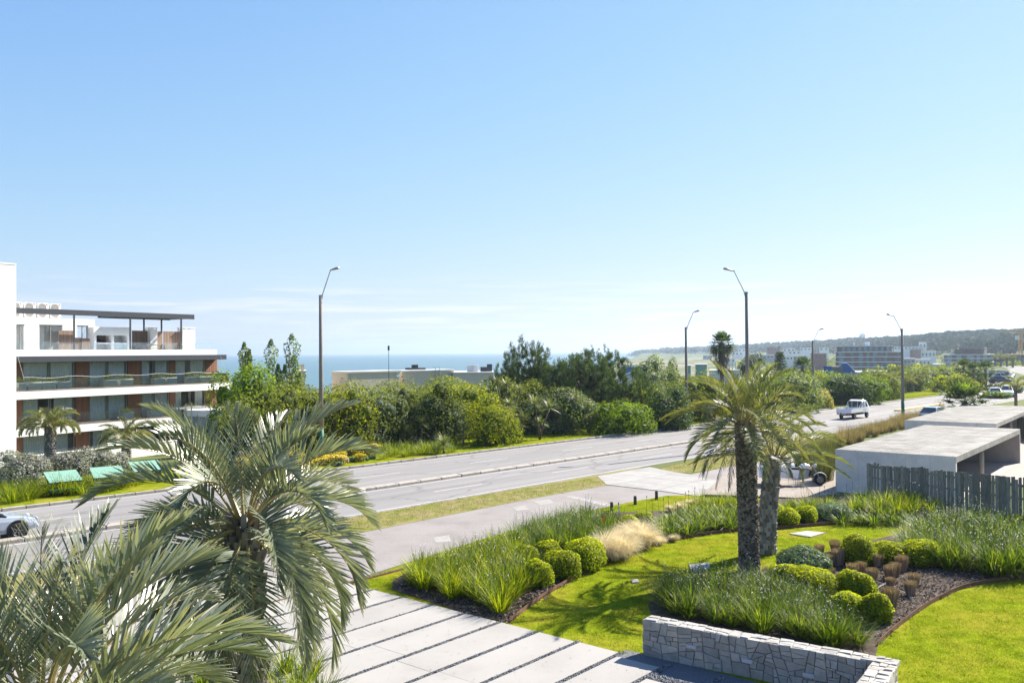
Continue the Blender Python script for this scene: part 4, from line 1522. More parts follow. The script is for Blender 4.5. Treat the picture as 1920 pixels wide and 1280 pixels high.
def clump_mesh(seed, n, L, lean, bend, w, r, flowers=0):
    rg = np.random.default_rng(seed)
    q = Geo()
    a = rg.uniform(0, 6.28, n)
    rr = r * np.sqrt(rg.uniform(0, 1, n))
    a2 = a + rg.normal(0, .5, n)
    f = rr / r
    P = np.stack([rr * np.cos(a), rr * np.sin(a), np.zeros(n)], 1)
    q.blades(P, a2, L * rg.uniform(.55, 1.1, n), .08 + lean * f * rg.uniform(.4, 1.2, n), bend * rg.uniform(.3, 1.5, n), w * rg.uniform(.7, 1.2, n), 4, rg)
    fl = None
    if flowers:
        fl = Geo()
        a = rg.uniform(0, 6.28, flowers)
        hh = L * rg.uniform(.75, 1.15, flowers)
        rr = r * 2.0 * np.sqrt(rg.uniform(.05, 1, flowers))
        C = np.stack([rr * np.cos(a), rr * np.sin(a), hh], 1)
        for c in C:
            q.tube([(c[0] * .4, c[1] * .4, 0), (c[0] * .7, c[1] * .7, c[2] * .6), c], [.004, .004, .003], 3, False, .4)
        P2 = np.repeat(C, 3, 0) + rg.normal(0, .010, (flowers * 3, 3))
        fl.leaves(P2, np.tile([0, 0, 1.0], (len(P2), 1)), .021, .8, .5, rg)
    return q.mesh('leaf_blades'), (fl.mesh('flower') if fl else None)


def place_clumps(name, label, group, px, variants, mat, s=(.85, 1.15), cat='plant', world=False, zoff=.02):
    for me, fl in variants:
        if not me.materials:
            me.materials.append(mat)
            if fl:
                fl.materials.append(M_WHITEF)
    for i, p_ in enumerate(px):
        c = g(*p_[:2]) if not world else np.array([p_[0], p_[1], 0])
        sc = random.uniform(*s) * (p_[2] if len(p_) > 2 else 1)
        root = thing(name, label, cat, (c[0], c[1], zoff), random.uniform(0, 6.28), group)
        root.scale = (sc, sc, sc * random.uniform(.9, 1.1)) if name != 'grass_stump' else (sc * .78, sc * .78, sc * 1.08)
        me, fl = variants[i % len(variants)]
        link('leaf_blades', me, root)
        if fl:
            tag(link('flowers', fl, root), kind='stuff')


def fill_poly(px, spacing, jit=.35, seed=0):
    """roughly even points inside a pixel-outlined ground area, returned as world points"""
    P = np.array(gp(px))
    rg = np.random.default_rng(seed)
    x0, y0 = P.min(0)
    x1, y1 = P.max(0)
    out = []
    row = 0
    y = y0
    while y < y1:
        x = x0 + (row % 2) * spacing / 2
        while x < x1:
            q = (x + rg.normal(0, jit * spacing), y + rg.normal(0, jit * spacing))
            c = False
            n = len(P)
            for i in range(n):
                a, b = P[i], P[(i + 1) % n]
                if (a[1] > q[1]) != (b[1] > q[1]) and q[0] < (b[0] - a[0]) * (q[1] - a[1]) / (b[1] - a[1]) + a[0]:
                    c = not c
            if c:
                out.append(q)
            x += spacing
        y += spacing * .87
        row += 1
    return out


DV = [clump_mesh(200 + i, 150, .98, .8, .6, .027, .17, 4) for i in range(4)]
DV2 = [clump_mesh(210 + i, 150, .98, .85, .7, .025, .17, 7) for i in range(4)]
AG = [clump_mesh(220 + i, 80, .62, 1.0, 1.0, .035, .16, 0) for i in range(3)]
g1 = [(748, 1098), (800, 1075), (880, 1052), (950, 1030), (985, 1055), (1010, 1092), (960, 1130), (925, 1150), (860, 1130), (800, 1112)]
place_clumps('strap_grass', 'yellow green strappy grass clump in the bed at the top of the driveway slabs', 'strappy grass by the driveway slabs', fill_poly(g1, .52, .18, 1), DV, M_DIET, (.85, 1.05), world=True)
place_clumps('strap_grass', 'front corner strappy grass clump arching over the driveway edge', None, [(938, 1150, .98)], DV, M_DIET)
g2 = [(955, 1022), (1010, 992), (1100, 978), (1165, 985), (1150, 1008), (1080, 1035), (1000, 1040)]
place_clumps('strap_grass', 'darker green flowering grass clump behind the clipped round bushes', 'dark flowering grass behind round bushes', fill_poly(g2, .6, .18, 2), DV2, M_DIETD, (.85, 1.05), world=True)
g3 = [(1240, 1118), (1330, 1105), (1440, 1108), (1530, 1140), (1570, 1175), (1640, 1225), (1590, 1222), (1430, 1190), (1240, 1150)]
place_clumps('strap_grass', 'leaning flowering grass clump growing along the top of the stone wall', 'flowering grass along the stone wall', fill_poly(g3, .46, .2, 3), DV2, M_DIETD, (.8, 1.0), world=True)
g4 = [(1690, 1042), (1730, 1010), (1830, 992), (1950, 1030), (1970, 1082), (1850, 1084), (1760, 1066)]
place_clumps('strap_grass', 'tall flowering grass clump in front of the picket fence', 'flowering grass below the picket fence', fill_poly(g4, .55, .2, 4), DV2, M_DIET, (1.1, 1.3), world=True)
g5 = [(1580, 962), (1640, 948), (1740, 955), (1770, 975), (1700, 975), (1600, 975)]
place_clumps('strap_grass', 'upright green grass clump at the foot of the near carport wall', 'grass at the foot of the carport', fill_poly(g5, .8, .2, 5), DV, M_DIET, (.95, 1.15), world=True)
g6 = [(1460, 958), (1560, 950), (1575, 968), (1470, 972)]
place_clumps('strap_grass', 'fresh green grass clump between the lawn palms and the tricycle', 'grass near the tricycle', fill_poly(g6, .75, .2, 6), DV, M_DIET, (.7, .9), world=True)
place_clumps('strap_grass', 'dense green grass clump at the foot of the shaggy palm trunk', 'grass at the foot of the shaggy palm', [(535, 1262), (580, 1275), (560, 1310), (520, 1330), (600, 1330), (490, 1290)], DV, M_DIET, (.75, .95))
place_clumps('strap_grass', 'dark grass tuft growing under the corner palm crown', 'grass under the corner palm', [(330, 1260), (380, 1300), (290, 1310), (420, 1275), (240, 1290)], DV, M_DIETD, (.8, 1.0))
g7 = [(1230, 985), (1300, 968), (1385, 968), (1385, 992), (1290, 1005), (1235, 1010)]
place_clumps('agapanthus', 'broad leaved agapanthus clump left of the lawn palms', 'agapanthus left of the lawn palms', fill_poly(g7, .55, .2, 7), AG, M_DIETD, (1.15, 1.45), world=True)
g8 = [(1570, 985), (1640, 970), (1720, 975), (1700, 985), (1600, 990)]
place_clumps('agapanthus', 'broad leaved agapanthus clump beside the curved edging below the carport', 'agapanthus below the carport', fill_poly(g8, .6, .2, 8), AG, M_DIETD, (1.0, 1.25), world=True)
place_clumps('agapanthus', 'leafy agapanthus clump at the right edge by the fence', 'agapanthus at the right edge', [(1890, 1010), (1915, 1020), (1935, 1030), (1905, 995)], AG, M_DIETD, (.9, 1.15))
place_clumps('strap_grass', 'grass tuft beside the white crossover behind the palms', 'grass beside the crossover', [(1330, 955), (1352, 952), (1372, 950), (1345, 965), (1315, 952), (1362, 960), (1385, 955), (1300, 965), (1325, 968)], DV, M_DIETD, (.8, 1.0))

# tall upright seed stalks standing in the beds
M_STALK = M('green_stalk', (.10, .13, .05), .7, .2)
rg = np.random.default_rng(17)
for grp, lab, pts in (('seed stalks left of the palms', 'thin upright seed stalk in the agapanthus left of the palms', [(1212, 1000), (1225, 990), (1238, 995), (1255, 985), (1265, 990), (1281, 985), (1290, 988), (1300, 982), (1245, 1002)]),
                      ('seed stalks by the carport', 'thin upright green stalk in front of the carport wall', [(1535, 965), (1545, 962), (1552, 968), (1572, 965), (1588, 960), (1600, 968), (1560, 972)])):
    for u, v in pts:
        c = g(u, v)
        r0 = thing('seed_stalk', lab, 'plant', (c[0], c[1], .02), 0, grp)
        h = rg.uniform(1.0, 1.45)
        e = rg.normal(0, .06, 2)
        Geo().tube([(0, 0, 0), (e[0] * .4, e[1] * .4, h * .5), (e[0], e[1], h)], [.009, .008, .006], 5).build('stalk', M_STALK, r0)
        Geo().ico((e[0], e[1], h + .02), (.02, .02, .04), 1, .1, .5, rg).build('seed_head', M_BARK, r0)


# clipped round shrubs
def ball(label, u, vb, wpx, hpx, seed, n=3600, group='clipped round shrubs', mat=None, leaf=.055, name='round_shrub'):
    c = g(u, vb)
    k = c[1] / FPX
    c[1] += wpx * k * .3
    c[0] += (u - 960) / FPX * wpx * k * .35
    rg = np.random.default_rng(seed)
    r_, h_ = wpx * k / 2 * 1.04, hpx * k * .98
    root = thing(name, label, 'shrub', (c[0], c[1], 0), rg.uniform(0, 6), group)
    n = int(n * 1.5)
    d = rg.normal(0, 1, (n, 3))
    d /= np.linalg.norm(d, axis=1)[:, None]
    d[:, 2] = np.where(d[:, 2] < -.6, -d[:, 2], d[:, 2])
    ph = rg.uniform(0, 6.28, 6)
    bl = 1 + .08 * np.sin(d[:, 0] * 4 + ph[0]) + .07 * np.sin(d[:, 1] * 5 + ph[1]) + .04 * np.sin(d[:, 2] * 7 + ph[2]) + .03 * np.sin(d[:, 0] * 13 + d[:, 1] * 11 + ph[3])
    P = d * (bl * rg.uniform(.88, 1.05, n))[:, None] * np.array([r_, r_, h_ * .58]) + np.array([0, 0, h_ * .42])
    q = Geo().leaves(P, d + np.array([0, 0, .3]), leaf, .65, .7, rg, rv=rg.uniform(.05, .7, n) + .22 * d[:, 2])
    q.ico((0, 0, h_ * .42), (r_ * .84, r_ * .84, h_ * .48), 2, .06, .08, rg)
    q.build('crown', mat or M_BOX, root, True)
    t_ = Geo()
    for j in range(4):
        a = j * 1.6 + .3
        t_.tube([(0, 0, -.02), (.3 * r_ * math.cos(a), .3 * r_ * math.sin(a), h_ * .4)], [.02, .01], 5)
    t_.build('stem', M_BARK, root)


ball('round yellow green clipped shrub nearest the lawn edge', 1053, 1088, 72, 52, 301)
ball('largest round yellow green shrub beside the feather grass', 1097, 1073, 76, 58, 302, 4200)
ball('small round shrub behind the two big clipped balls', 1027, 1045, 48, 28, 303, 2200)
ball('pale round shrub at the edge of the strappy grass', 985, 1062, 44, 38, 304, 2000)
ball('low yellow shrub half hidden in the strappy grass', 1008, 1105, 52, 50, 305, 2400)
ball('round shrub in front of the agapanthus, left of the stakes', 1178, 998, 40, 30, 306, 1600)
ball('small rounded shrub behind the orange flower', 1205, 985, 38, 24, 307, 1400)
ball('clipped ball just right of the lawn palms', 1477, 988, 44, 34, 308, 2400)
ball('second clipped ball right of the lawn palms', 1512, 982, 38, 32, 309, 2200)
ball('yellow shrub tucked behind the palm trunk on the lawn', 1448, 975, 40, 34, 310, 1800)
ball('clipped shrub mound at the back of the stump bed', 1608, 1063, 62, 56, 311, 3600)
ball('wide clipped yellow green mound behind the brown stumps', 1672, 1062, 74, 44, 312, 3600)
ball('clipped mound at the foot of the tall flowering grass', 1722, 1066, 74, 48, 313, 3800)
ball('round yellow green shrub in front of the brown stumps', 1604, 1122, 66, 46, 314, 3800)
ball('golden shrub between lavender mound and flowering grass', 1520, 1120, 90, 50, 315, 4200)
ball('golden shrub at the left of the lavender mound', 1470, 1100, 60, 40, 316, 2800)
ball('clipped shrub by the curved rusty edging', 1642, 1172, 56, 54, 317, 3200)
ball('golden shrub buried in the flowering grass above the wall', 1590, 1165, 70, 50, 318, 3000)
ball('yellow flowering shrub mound by the fence at the right edge', 1905, 990, 40, 22, 319, 1600)
ball('grey green shrub left of the curved edging by the palms', 1350, 962, 60, 22, 320, 2000, mat=M_SH['yellow'])
ball('blue green feathery mound beside the brown stumps', 1502, 1085, 96, 52, 321, 5000, mat=M_GLAU, leaf=.07, name='lavender_mound')
ball('small blue green mound behind the feather grass', 1172, 1002, 34, 16, 322, 1200, mat=M_GLAU, name='lavender_mound')
ball('feathery green mound below the carport stalks', 1560, 978, 70, 32, 323, 3000, mat=M_GLAU, name='lavender_mound')

# feather grass: drooping pale plumes
FE = []
for i in range(3):
    rg = np.random.default_rng(400 + i)
    q = Geo()
    n = 1500
    a = rg.normal(-2.2, 1.5, n)
    rr = .14 * np.sqrt(rg.uniform(0, 1, n))
    aa = rg.uniform(0, 6.28, n)
    q.blades(np.stack([rr * np.cos(aa), rr * np.sin(aa), np.zeros(n)], 1), a, rg.uniform(.5, .85, n), rg.uniform(.05, .5, n), rg.uniform(1.0, 2.4, n), .007, 5, rg, tipw=.3)
    FE.append((q.mesh('leaf_blades'), None))
place_clumps('feather_grass', 'pale blond feather grass tuft drooping beside the round shrubs', 'blond feather grass tufts', [(1128, 1052), (1145, 1045), (1162, 1040), (1178, 1035), (1195, 1030), (1210, 1026), (1140, 1030), (1160, 1022), (1185, 1015), (1205, 1012), (1150, 1050), (1172, 1045)], FE, M_FEATH, (1.05, 1.3))
place_clumps('feather_grass', 'small blond feather grass tuft near the agapanthus', 'small feather grass tufts', [(1238, 1022), (1262, 1015)], FE, M_FEATH, (.5, .6))
place_clumps('feather_grass', 'pale feather grass behind the seed stalks', 'feather grass behind the seed stalks', [(1275, 955), (1295, 950), (1310, 948), (1258, 960)], FE, M_FEATH, (.6, .75))
# tall dry grass by the carport and along its roof edge
TG_ = []
for i in range(3):
    rg = np.random.default_rng(420 + i)
    q = Geo()
    n = 260
    a = rg.uniform(0, 6.28, n)
    rr = .3 * np.sqrt(rg.uniform(0, 1, n))
    q.blades(np.stack([rr * np.cos(a), rr * np.sin(a), np.zeros(n)], 1), a, rg.uniform(.7, 1.5, n), rg.uniform(.02, .3, n), rg.uniform(.2, .8, n), .018, 3, rg)
    TG_.append((q.mesh('leaf_blades'), None))
M_DRYG = LEAF('tall_dry_grass', [(.10, .11, .04), (.19, .17, .075), (.32, .26, .14), (.42, .35, .22)], .35, .8, .1, (1.2, 1.1, .7))
pts = []
rg = np.random.default_rng(77)
for tt in np.arange(0, 1, .022):
    u = 1545 + 220 * tt
    v = 846 - 66 * tt
    for k in range(2):
        pts.append((u + rg.normal(0, 4), v - k * 6 + rg.normal(0, 2), rg.uniform(.55, 1.0)))
place_clumps('dry_grass', 'tall tawny dry grass tuft on the verge along the carport roofs', 'tawny dry grass along the carports', pts, TG_, M_DRYG, (.8, 1.1))
M_REED = LEAF('dark_reed', [(.03, .045, .018), (.06, .08, .03), (.12, .12, .05), (.20, .17, .09)], .3, .7)
RE = []
for i in range(2):
    rg = np.random.default_rng(430 + i)
    q = Geo()
    n = 420
    a = rg.uniform(0, 6.28, n)
    rr = .42 * np.sqrt(rg.uniform(0, 1, n))
    q.blades(np.stack([rr * np.cos(a), rr * np.sin(a), np.zeros(n)], 1), a, rg.uniform(1.3, 2.2, n), rg.uniform(.0, .18, n), rg.uniform(.05, .5, n), .018, 3, rg)
    RE.append((q.mesh('leaf_blades'), None))
place_clumps('tall_reed', 'tall reedy grass clump against the carport corner behind the tricycle', 'reeds at the carport corner', [(1536, 905), (1548, 900), (1530, 890), (1545, 885), (1556, 878), (1520, 885)], RE, M_REED, (.85, 1.05))
place_clumps('tall_reed', 'green reedy bush behind the tricycle seat', 'reeds behind the tricycle', [(1500, 882), (1510, 878)], RE, M_DIETD, (.6, .7))

# cut-back grass stumps in the bark bed
ST = []
for i in range(4):
    rg = np.random.default_rng(440 + i)
    q = Geo()
    n = 800
    a = rg.uniform(0, 6.28, n)
    rr = .135 * np.sqrt(rg.uniform(0, 1, n))
    H_ = .33
    q.blades(np.stack([rr * np.cos(a), rr * np.sin(a), np.zeros(n)], 1), a, H_ * rg.uniform(.78, 1.14, n), .28 * rr / .135, rg.uniform(-.05, .1, n), .012, 2, rg, tipw=.7)
    q.tube([(0, 0, 0), (0, 0, H_ * .55)], [.10, .12], 10, True, .1)
    ST.append((q.mesh('leaf_blades'), None))
labs = ['brown cut grass stump, hindmost by the clipped mound', 'brown cut grass stump next to the hindmost one', 'tall brown cut stump behind the lavender mound', 'brown cut stump touching the lavender mound', 'brown cut stump between clipped mounds at the back', 'brown cut stump second from the clipped mound at the back', 'big brown cut stump under the wide clipped mound', 'brown cut stump left of the middle cluster', 'brown cut stump in the middle row, left', 'brown cut stump in the middle of the bed', 'brown cut stump, right of the back cluster', 'brown cut stump, upper of the stacked looking pair', 'brown cut stump, lower of the stacked looking pair', 'brown cut stump at the right edge of the cluster, back', 'brown cut stump at the right edge of the cluster, front', 'large brown cut stump nearest the curved edging', 'low brown stump half hidden by the golden shrub', 'flat brown stump behind the front round shrub', 'brown stump at the left behind the lavender']
px = [(1565, 1036), (1568, 1040), (1572, 1060), (1556, 1062), (1611, 1056), (1645, 1064), (1691, 1072), (1599, 1084), (1615, 1078), (1636, 1092), (1678, 1082), (1669, 1088), (1669, 1104), (1714, 1102), (1707, 1118), (1670, 1140), (1558, 1085), (1578, 1094), (1536, 1045)]
for i, (p_, lb) in enumerate(zip(px, labs)):
    sc = 1.35 if 'large' in lb or 'tall' in lb or 'big' in lb else (.85 if 'low' in lb or 'flat' in lb else 1.1)
    place_clumps('grass_stump', lb, 'cut back grass stumps', [(p_[0], p_[1], sc)], [ST[i % 4]], M_STUB, (.93, 1.05))


# bark chips on the beds
def scatter_chips(px_poly, n, seed, size=(.03, .085)):
    P = np.array(fill_poly(px_poly, .16, .3, seed))
    rg = np.random.default_rng(seed)
    k = rg.integers(0, len(P), n)
    C = P[k] + rg.normal(0, .08, (n, 2))
    L = rg.uniform(*size, n)
    w = L * rg.uniform(.3, .6, n)
    a = rg.uniform(0, 6.28, n)
    tx = rg.normal(0, .35, n)
    dx = np.stack([np.cos(a), np.sin(a), tx], 1)
    dy = np.stack([-np.sin(a), np.cos(a), rg.normal(0, .35, n)], 1)
    c = np.concatenate([C, (.04 + rg.uniform(0, .03, n))[:, None]], 1)
    V = []
    up = np.array([0, 0, .012])
    for (sx, sy, z_) in ((-1, -.7, 0), (1, -1, 0), (.8, 1, 0), (-.9, .8, 0), (-1, -.7, 1), (1, -1, 1), (.8, 1, 1), (-.9, .8, 1)):
        V.append(c + dx * (L * sx / 2)[:, None] + dy * (w * sy / 2)[:, None] + up * z_)
    V = np.stack(V, 1).reshape(-1, 3)
    F = np.concatenate([np.arange(n)[:, None] * 8 + np.array(f) for f in ((4, 5, 6, 7), (0, 1, 5, 4), (1, 2, 6, 5), (2, 3, 7, 6), (3, 0, 4, 7))])
    return Geo().add(V, F, np.repeat(rg.uniform(0, 1, n) ** 1.3, 8))


tag(scatter_chips(BED2[:11] + [(1690, 1010), (1560, 1045), (1530, 1100), (1640, 1130), (1650, 1180)], 9000, 5).build('bark_mulch', M_CHIP), 'dark bark chips around the brown stumps', 'mulch', kind='stuff')
tag(scatter_chips(BED1[:12] + [(1640, 962), (1380, 985), (1240, 1005), (1120, 1035), (1040, 1085), (985, 1120), (900, 1130), (760, 1095), (738, 1100), (830, 1134), (890, 1155)], 8000, 6).build('bark_mulch', M_CHIP), 'dark bark chips in the bed by the driveway', 'mulch', kind='stuff')


# lawn blades
def turf(name, px_poly, dens, seed, h, mat, label, skip=None):
    P = np.array(fill_poly(px_poly, .25, .5, seed))
    rg = np.random.default_rng(seed)
    n = int(len(P) * .054 * dens)
    C = P[rg.integers(0, len(P), n)] + rg.uniform(-.2, .2, (n, 2))
    P3 = np.concatenate([C, np.full((n, 1), .012)], 1)
    q = Geo().blades(P3, rg.uniform(0, 6.28, n), rg.uniform(h * .6, h * 1.3, n), rg.uniform(.1, 1.0, n), rg.uniform(.0, .7, n), .012, 2, rg)
    return tag(q.build(name, mat), label, 'grass', kind='stuff')


LW1 = [(962, 1170), (1040, 1112), (1150, 1056), (1290, 1014), (1470, 996), (1640, 982), (1720, 976), (1690, 998), (1600, 1022), (1440, 1060), (1400, 1080), (1240, 1105), (1212, 1140), (1205, 1228), (1164, 1226), (1080, 1203)]
turf('lawn_grass', LW1, 620, 1, .045, M_TURF, 'short bright lawn blades between the beds')
LW2 = [(1650, 1215), (1700, 1170), (1800, 1112), (1930, 1090), (2030, 1085), (2030, 1330), (1670, 1330), (1665, 1250)]
turf('lawn_grass', LW2, 800, 2, .045, M_TURF, 'short bright lawn blades in the lower right corner')
turf('lawn_grass', [(1110, 962), (1150, 949), (1250, 931), (1320, 932), (1330, 950), (1240, 958), (1130, 968)], 420, 3, .05, M_TURF, 'lawn blades around the wooden bollards')
turf('lawn_grass', [(560, 1125), (640, 1095), (740, 1066), (735, 1104), (650, 1098), (600, 1180), (400, 1290), (200, 1300), (300, 1220)], 350, 4, .06, M_TURF, 'lawn blades beside the top of the driveway')
vpx = [(705, 991), (560, 1020), (420, 1046), (420, 1012), (560, 985), (702, 963), (905, 927), (1118, 895), (1136, 909), (1000, 933)]
turf('verge_grass', vpx, 260, 5, .07, M_TURFD, 'dry short grass on the strip between road and path')
turf('verge_grass', [(1230, 880), (1345, 852), (1450, 836), (1480, 852), (1395, 870), (1292, 886)], 200, 6, .08, M_TURFD, 'patchy grass on the sandy verge behind the crossover')
turf('verge_grass', [(1480, 846), (1562, 812), (1650, 792), (1745, 768), (1765, 775), (1690, 795), (1600, 822), (1500, 860)], 120, 7, .14, M_TURFD, 'longer grass on the verge beside the carriageway')

# ------------------------------------------------------------------ stone wall
M_STONE = M('grey_stone', (.30, .29, .27), .9, .16, 5.0, bump=.45, bs=22, objvar=.2, col2=(.42, .37, .31), v2=1.8, c2lo=.52, c2hi=.72, fine=.12, fs=45)
M_MORT = M('dark_joint', (.06, .055, .05), .95, .2, 8)


def clip_half(poly, a, b, c):
    out = []
    n = len(poly)
    for i in range(n):
        p_, q_ = poly[i], poly[(i + 1) % n]
        dp, dq = a * p_[0] + b * p_[1] - c, a * q_[0] + b * q_[1] - c
        if dp <= 0:
            out.append(p_)
        if (dp < 0) != (dq < 0) and dp != dq:
            t_ = dp / (dp - dq)
            out.append((p_[0] + (q_[0] - p_[0]) * t_, p_[1] + (q_[1] - p_[1]) * t_))
    return out


def rubble(w, h, cw, ch, rg, gap=.006):
    """split a rectangle again and again by slightly tilted cuts into angular stones"""
    todo, cells = [[(0, 0), (w, 0), (w, h), (0, h)]], []
    while todo:
        poly = todo.pop()
        P = np.array(poly)
        lo, hi = P.min(0), P.max(0)
        sz = hi - lo
        if (sz[0] < cw * rg.uniform(.9, 1.9) and sz[1] < ch * rg.uniform(.9, 1.7)) or max(sz) < .13:
            c = P.mean(0)
            cells.append([tuple(p_ - (p_ - c) / (np.linalg.norm(p_ - c) + 1e-6) * gap * 1.3) for p_ in P])
            continue
        vert = sz[0] / cw > sz[1] / ch * rg.uniform(.7, 1.4)
        f = rg.uniform(.36, .64)
        m = lo + sz * f
        tl = rg.normal(0, .16)
        a, b = (math.cos(tl), math.sin(tl)) if vert else (math.sin(tl), math.cos(tl))
        c = a * m[0] + b * (lo[1] + sz[1] / 2) if vert else a * (lo[0] + sz[0] / 2) + b * m[1]
        p1_, p2_ = clip_half(poly, a, b, c), clip_half(poly, -a, -b, -c)
        if len(p1_) < 3 or len(p2_) < 3:
            cells.append(poly)
            continue
        todo += [p1_, p2_]
    return cells


def stone_face(root, O, ex, ey, en, w, h, cw, ch, rg, depth=.06):
    """individual stones set on a rectangle O + ex*[0,w] + ey*[0,h], standing out along en"""
    O, ex, ey, en = (np.array(a, float) for a in (O, ex, ey, en))
    for poly in rubble(w, h, cw, ch, rg):
        c = np.mean(poly, 0)
        pr = rg.uniform(.012, .038)
        tl = rg.normal(0, .03, 2)
        outer = [O + ex * p_[0] + ey * p_[1] for p_ in poly]
        mid = [a + en * pr * .55 for a in outer]
        inn = [O + ex * (c[0] + (p_[0] - c[0]) * .88) + ey * (c[1] + (p_[1] - c[1]) * .86) + en * (pr + tl[0] * (p_[0] - c[0]) + tl[1] * (p_[1] - c[1])) for p_ in poly]
        back = [a - en * depth for a in outer]
        n = len(poly)
        V = back + mid + inn
        F = [tuple(range(2 * n, 3 * n))]
        for k in range(n):
            k2 = (k + 1) % n
            F += [(k, k2, n + k2, n + k), (n + k, n + k2, 2 * n + k2, 2 * n + k)]
        Geo().add(V, F).build('stone', M_STONE, root)


rg = np.random.default_rng(12)
WA = np.array(g(1207, 1229)[:2])
WB = np.array(g(1640, 1240, .83)[:2])
wd = WB - WA
WL = float(np.linalg.norm(wd))
wd /= WL
wn = np.array([wd[1], -wd[0]])
if wn @ (np.array([0, 0]) - WA) < 0:
    wn = -wn                                   # towards the viewer
wroot = thing('stone_wall', 'low grey rubble stone retaining wall in front of the flowering grass', 'wall')
WH, WT = .83, .40
P4 = [WA, WA + wd * WL, WA + wd * WL - wn * WT, WA - wn * WT]
Geo().prism([tuple(p_ + (wn * -.03)) for p_ in P4], 0, WH - .03).build('core', M_MORT, wroot)
e3 = lambda v_: (v_[0], v_[1], 0)
stone_face(wroot, (*WA, 0), e3(wd), (0, 0, 1), e3(wn), WL, WH, .27, .205, rg)
stone_face(wroot, (*(WA), WH - .02), e3(wd), e3(-wn), (0, 0, 1), WL, WT, .30, .2, rg)
stone_face(wroot, (*(WA - wn * WT), 0), e3(wn), (0, 0, 1), e3(-wd), WT, WH, .22, .21, rg)
# short return towards the house
RL = 1.6
RA = WA + wd * (WL - .02)
stone_face(wroot, (*(RA + wd * .42), 0), e3(wn), (0, 0, 1), e3(wd), RL, WH, .27, .205, rg)
stone_face(wroot, (*RA, WH - .02), e3(wn), e3(wd), (0, 0, 1), RL, .42, .22, .2, rg)
stone_face(wroot, (*RA, 0), e3(wn), (0, 0, 1), e3(-wd), RL, WH, .27, .205, rg)
stone_face(wroot, (*(RA - wn * WT), WH - .02), e3(wd), e3(wn), (0, 0, 1), .42, WT, .2, .2, rg)
P4 = [RA + wd * .02, RA + wd * .40, RA + wd * .40 + wn * RL, RA + wd * .02 + wn * RL]
Geo().prism([tuple(p_) for p_ in P4], 0, WH - .03).build('core', M_MORT, wroot)
M_LITE = M('pale_fitting', (.42, .43, .44), .5, .05)
for u, v in ((1297, 1211), (1402, 1238), (1517, 1265)):
    d = FW * FPX + RT * (u - 960) + UP * (640 - v)
    o0 = np.array([0, 0, CAMH])
    tpl = ((WA - o0[:2]) @ wn) / (d[:2] @ wn)
    hit = o0 + d * tpl
    q = Geo().bbox(-.12, .12, -.05, .052, -.045, .045, .008)
    q.bx(-.10, .10, -.055, -.05, -.03, .03)
    q.build('wall_light', M_LITE, wroot, False, hit, math.atan2(wd[1], wd[0]))

# rusty steel edging
def edging(label, px, h=.13, th=.012):
    P = catmull(gp(px), 6)
    q = Geo()
    L_, R_ = [], []
    P = np.array(P)
    T = np.gradient(P, axis=0)
    T /= np.linalg.norm(T, axis=1)[:, None]
    Nn = np.stack([-T[:, 1], T[:, 0]], 1) * th / 2
    k = len(P)
    V = np.concatenate([np.c_[P + Nn, np.full(k, -.02)], np.c_[P + Nn, np.full(k, h)], np.c_[P - Nn, np.full(k, h)], np.c_[P - Nn, np.full(k, -.02)]])
    F = []
    for i in range(k - 1):
        for a in range(3):
            F.append((a * k + i, a * k + i + 1, (a + 1) * k + i + 1, (a + 1) * k + i))
    q.add(V, np.array(F))
    return tag(q.build('garden_edging', M_RUST), label, 'edging')


edging('rusty steel edging along the bed beside the driveway, curving to the palms', BED1[:9])
edging('rusty steel edging right of the palms below the carport planting', BED1[8:13])
edging('rusty steel edging curving round the stump bed', BED2[:8])

# ------------------------------------------------------------------ picket fence
M_PICK = M('green_grey_timber', (.165, .175, .145), .9, .25, 6.0, bump=.4, bs=30, objvar=.28, col2=(.27, .25, .21), v2=3, stretch=(6, 6, .8))
fa, fb = np.array(g(1626, 938)[:2]), np.array(g(1990, 1000)[:2])
fl = float(np.linalg.norm(fb - fa))
fd = (fb - fa) / fl
froot = thing('picket_fence', 'weathered grey green picket fence of rough vertical boards', 'fence', (fa[0], fa[1], 0), math.atan2(fd[1], fd[0]))
x = 0.0
rg = np.random.default_rng(9)
while x < fl:
    w = rg.uniform(.10, .16)
    h = np.interp(x, [0, fl], [1.72, 1.95]) + rg.normal(0, .025)
    th = .035
    tilt = rg.normal(0, .006)
    V = [(0, 0, 0), (w, 0, 0), (w, th, 0), (0, th, 0), (tilt, 0, h), (w + tilt, 0, h + rg.normal(0, .02)), (w + tilt, th, h), (tilt, th, h)]
    Geo().add(V, np.array([(0, 3, 2, 1), (4, 5, 6, 7), (0, 1, 5, 4), (1, 2, 6, 5), (2, 3, 7, 6), (3, 0, 4, 7)])).build('board', M_PICK, froot, False, (x, rg.uniform(-.012, .012), 0))
    x += w + .008 + abs(rg.normal(.0, .03))
for z in (.35, 1.05, 1.55):
    Geo().bx(-.05, fl, .045, .10, z, z + .09).build('rail', M_PICK, froot)
# far yard fence beyond the second carport
fa2, fb2 = np.array(g(1907, 822)[:2]), np.array(g(1990, 838)[:2])
fd2 = (fb2 - fa2) / np.linalg.norm(fb2 - fa2)
fr2 = thing('picket_fence', 'dark board fence at the right edge behind the paved yard', 'fence', (fa2[0], fa2[1], 0), math.atan2(fd2[1], fd2[0]))
for i in range(28):
    Geo().bx(0, .12, 0, .03, 0, 1.7 + rg.normal(0, .02)).build('board', M_PICK, fr2, False, (i * .15, 0, 0))

# ------------------------------------------------------------------ concrete carports
M_BOARDC = M('board_marked_concrete', (.60, .58, .55), .9, .10, 2.0, bump=.5, bs=3.0, col2=(.49, .47, .44), v2=1.3, c2lo=.5, c2hi=.78, stretch=None, fine=.06, fs=30)


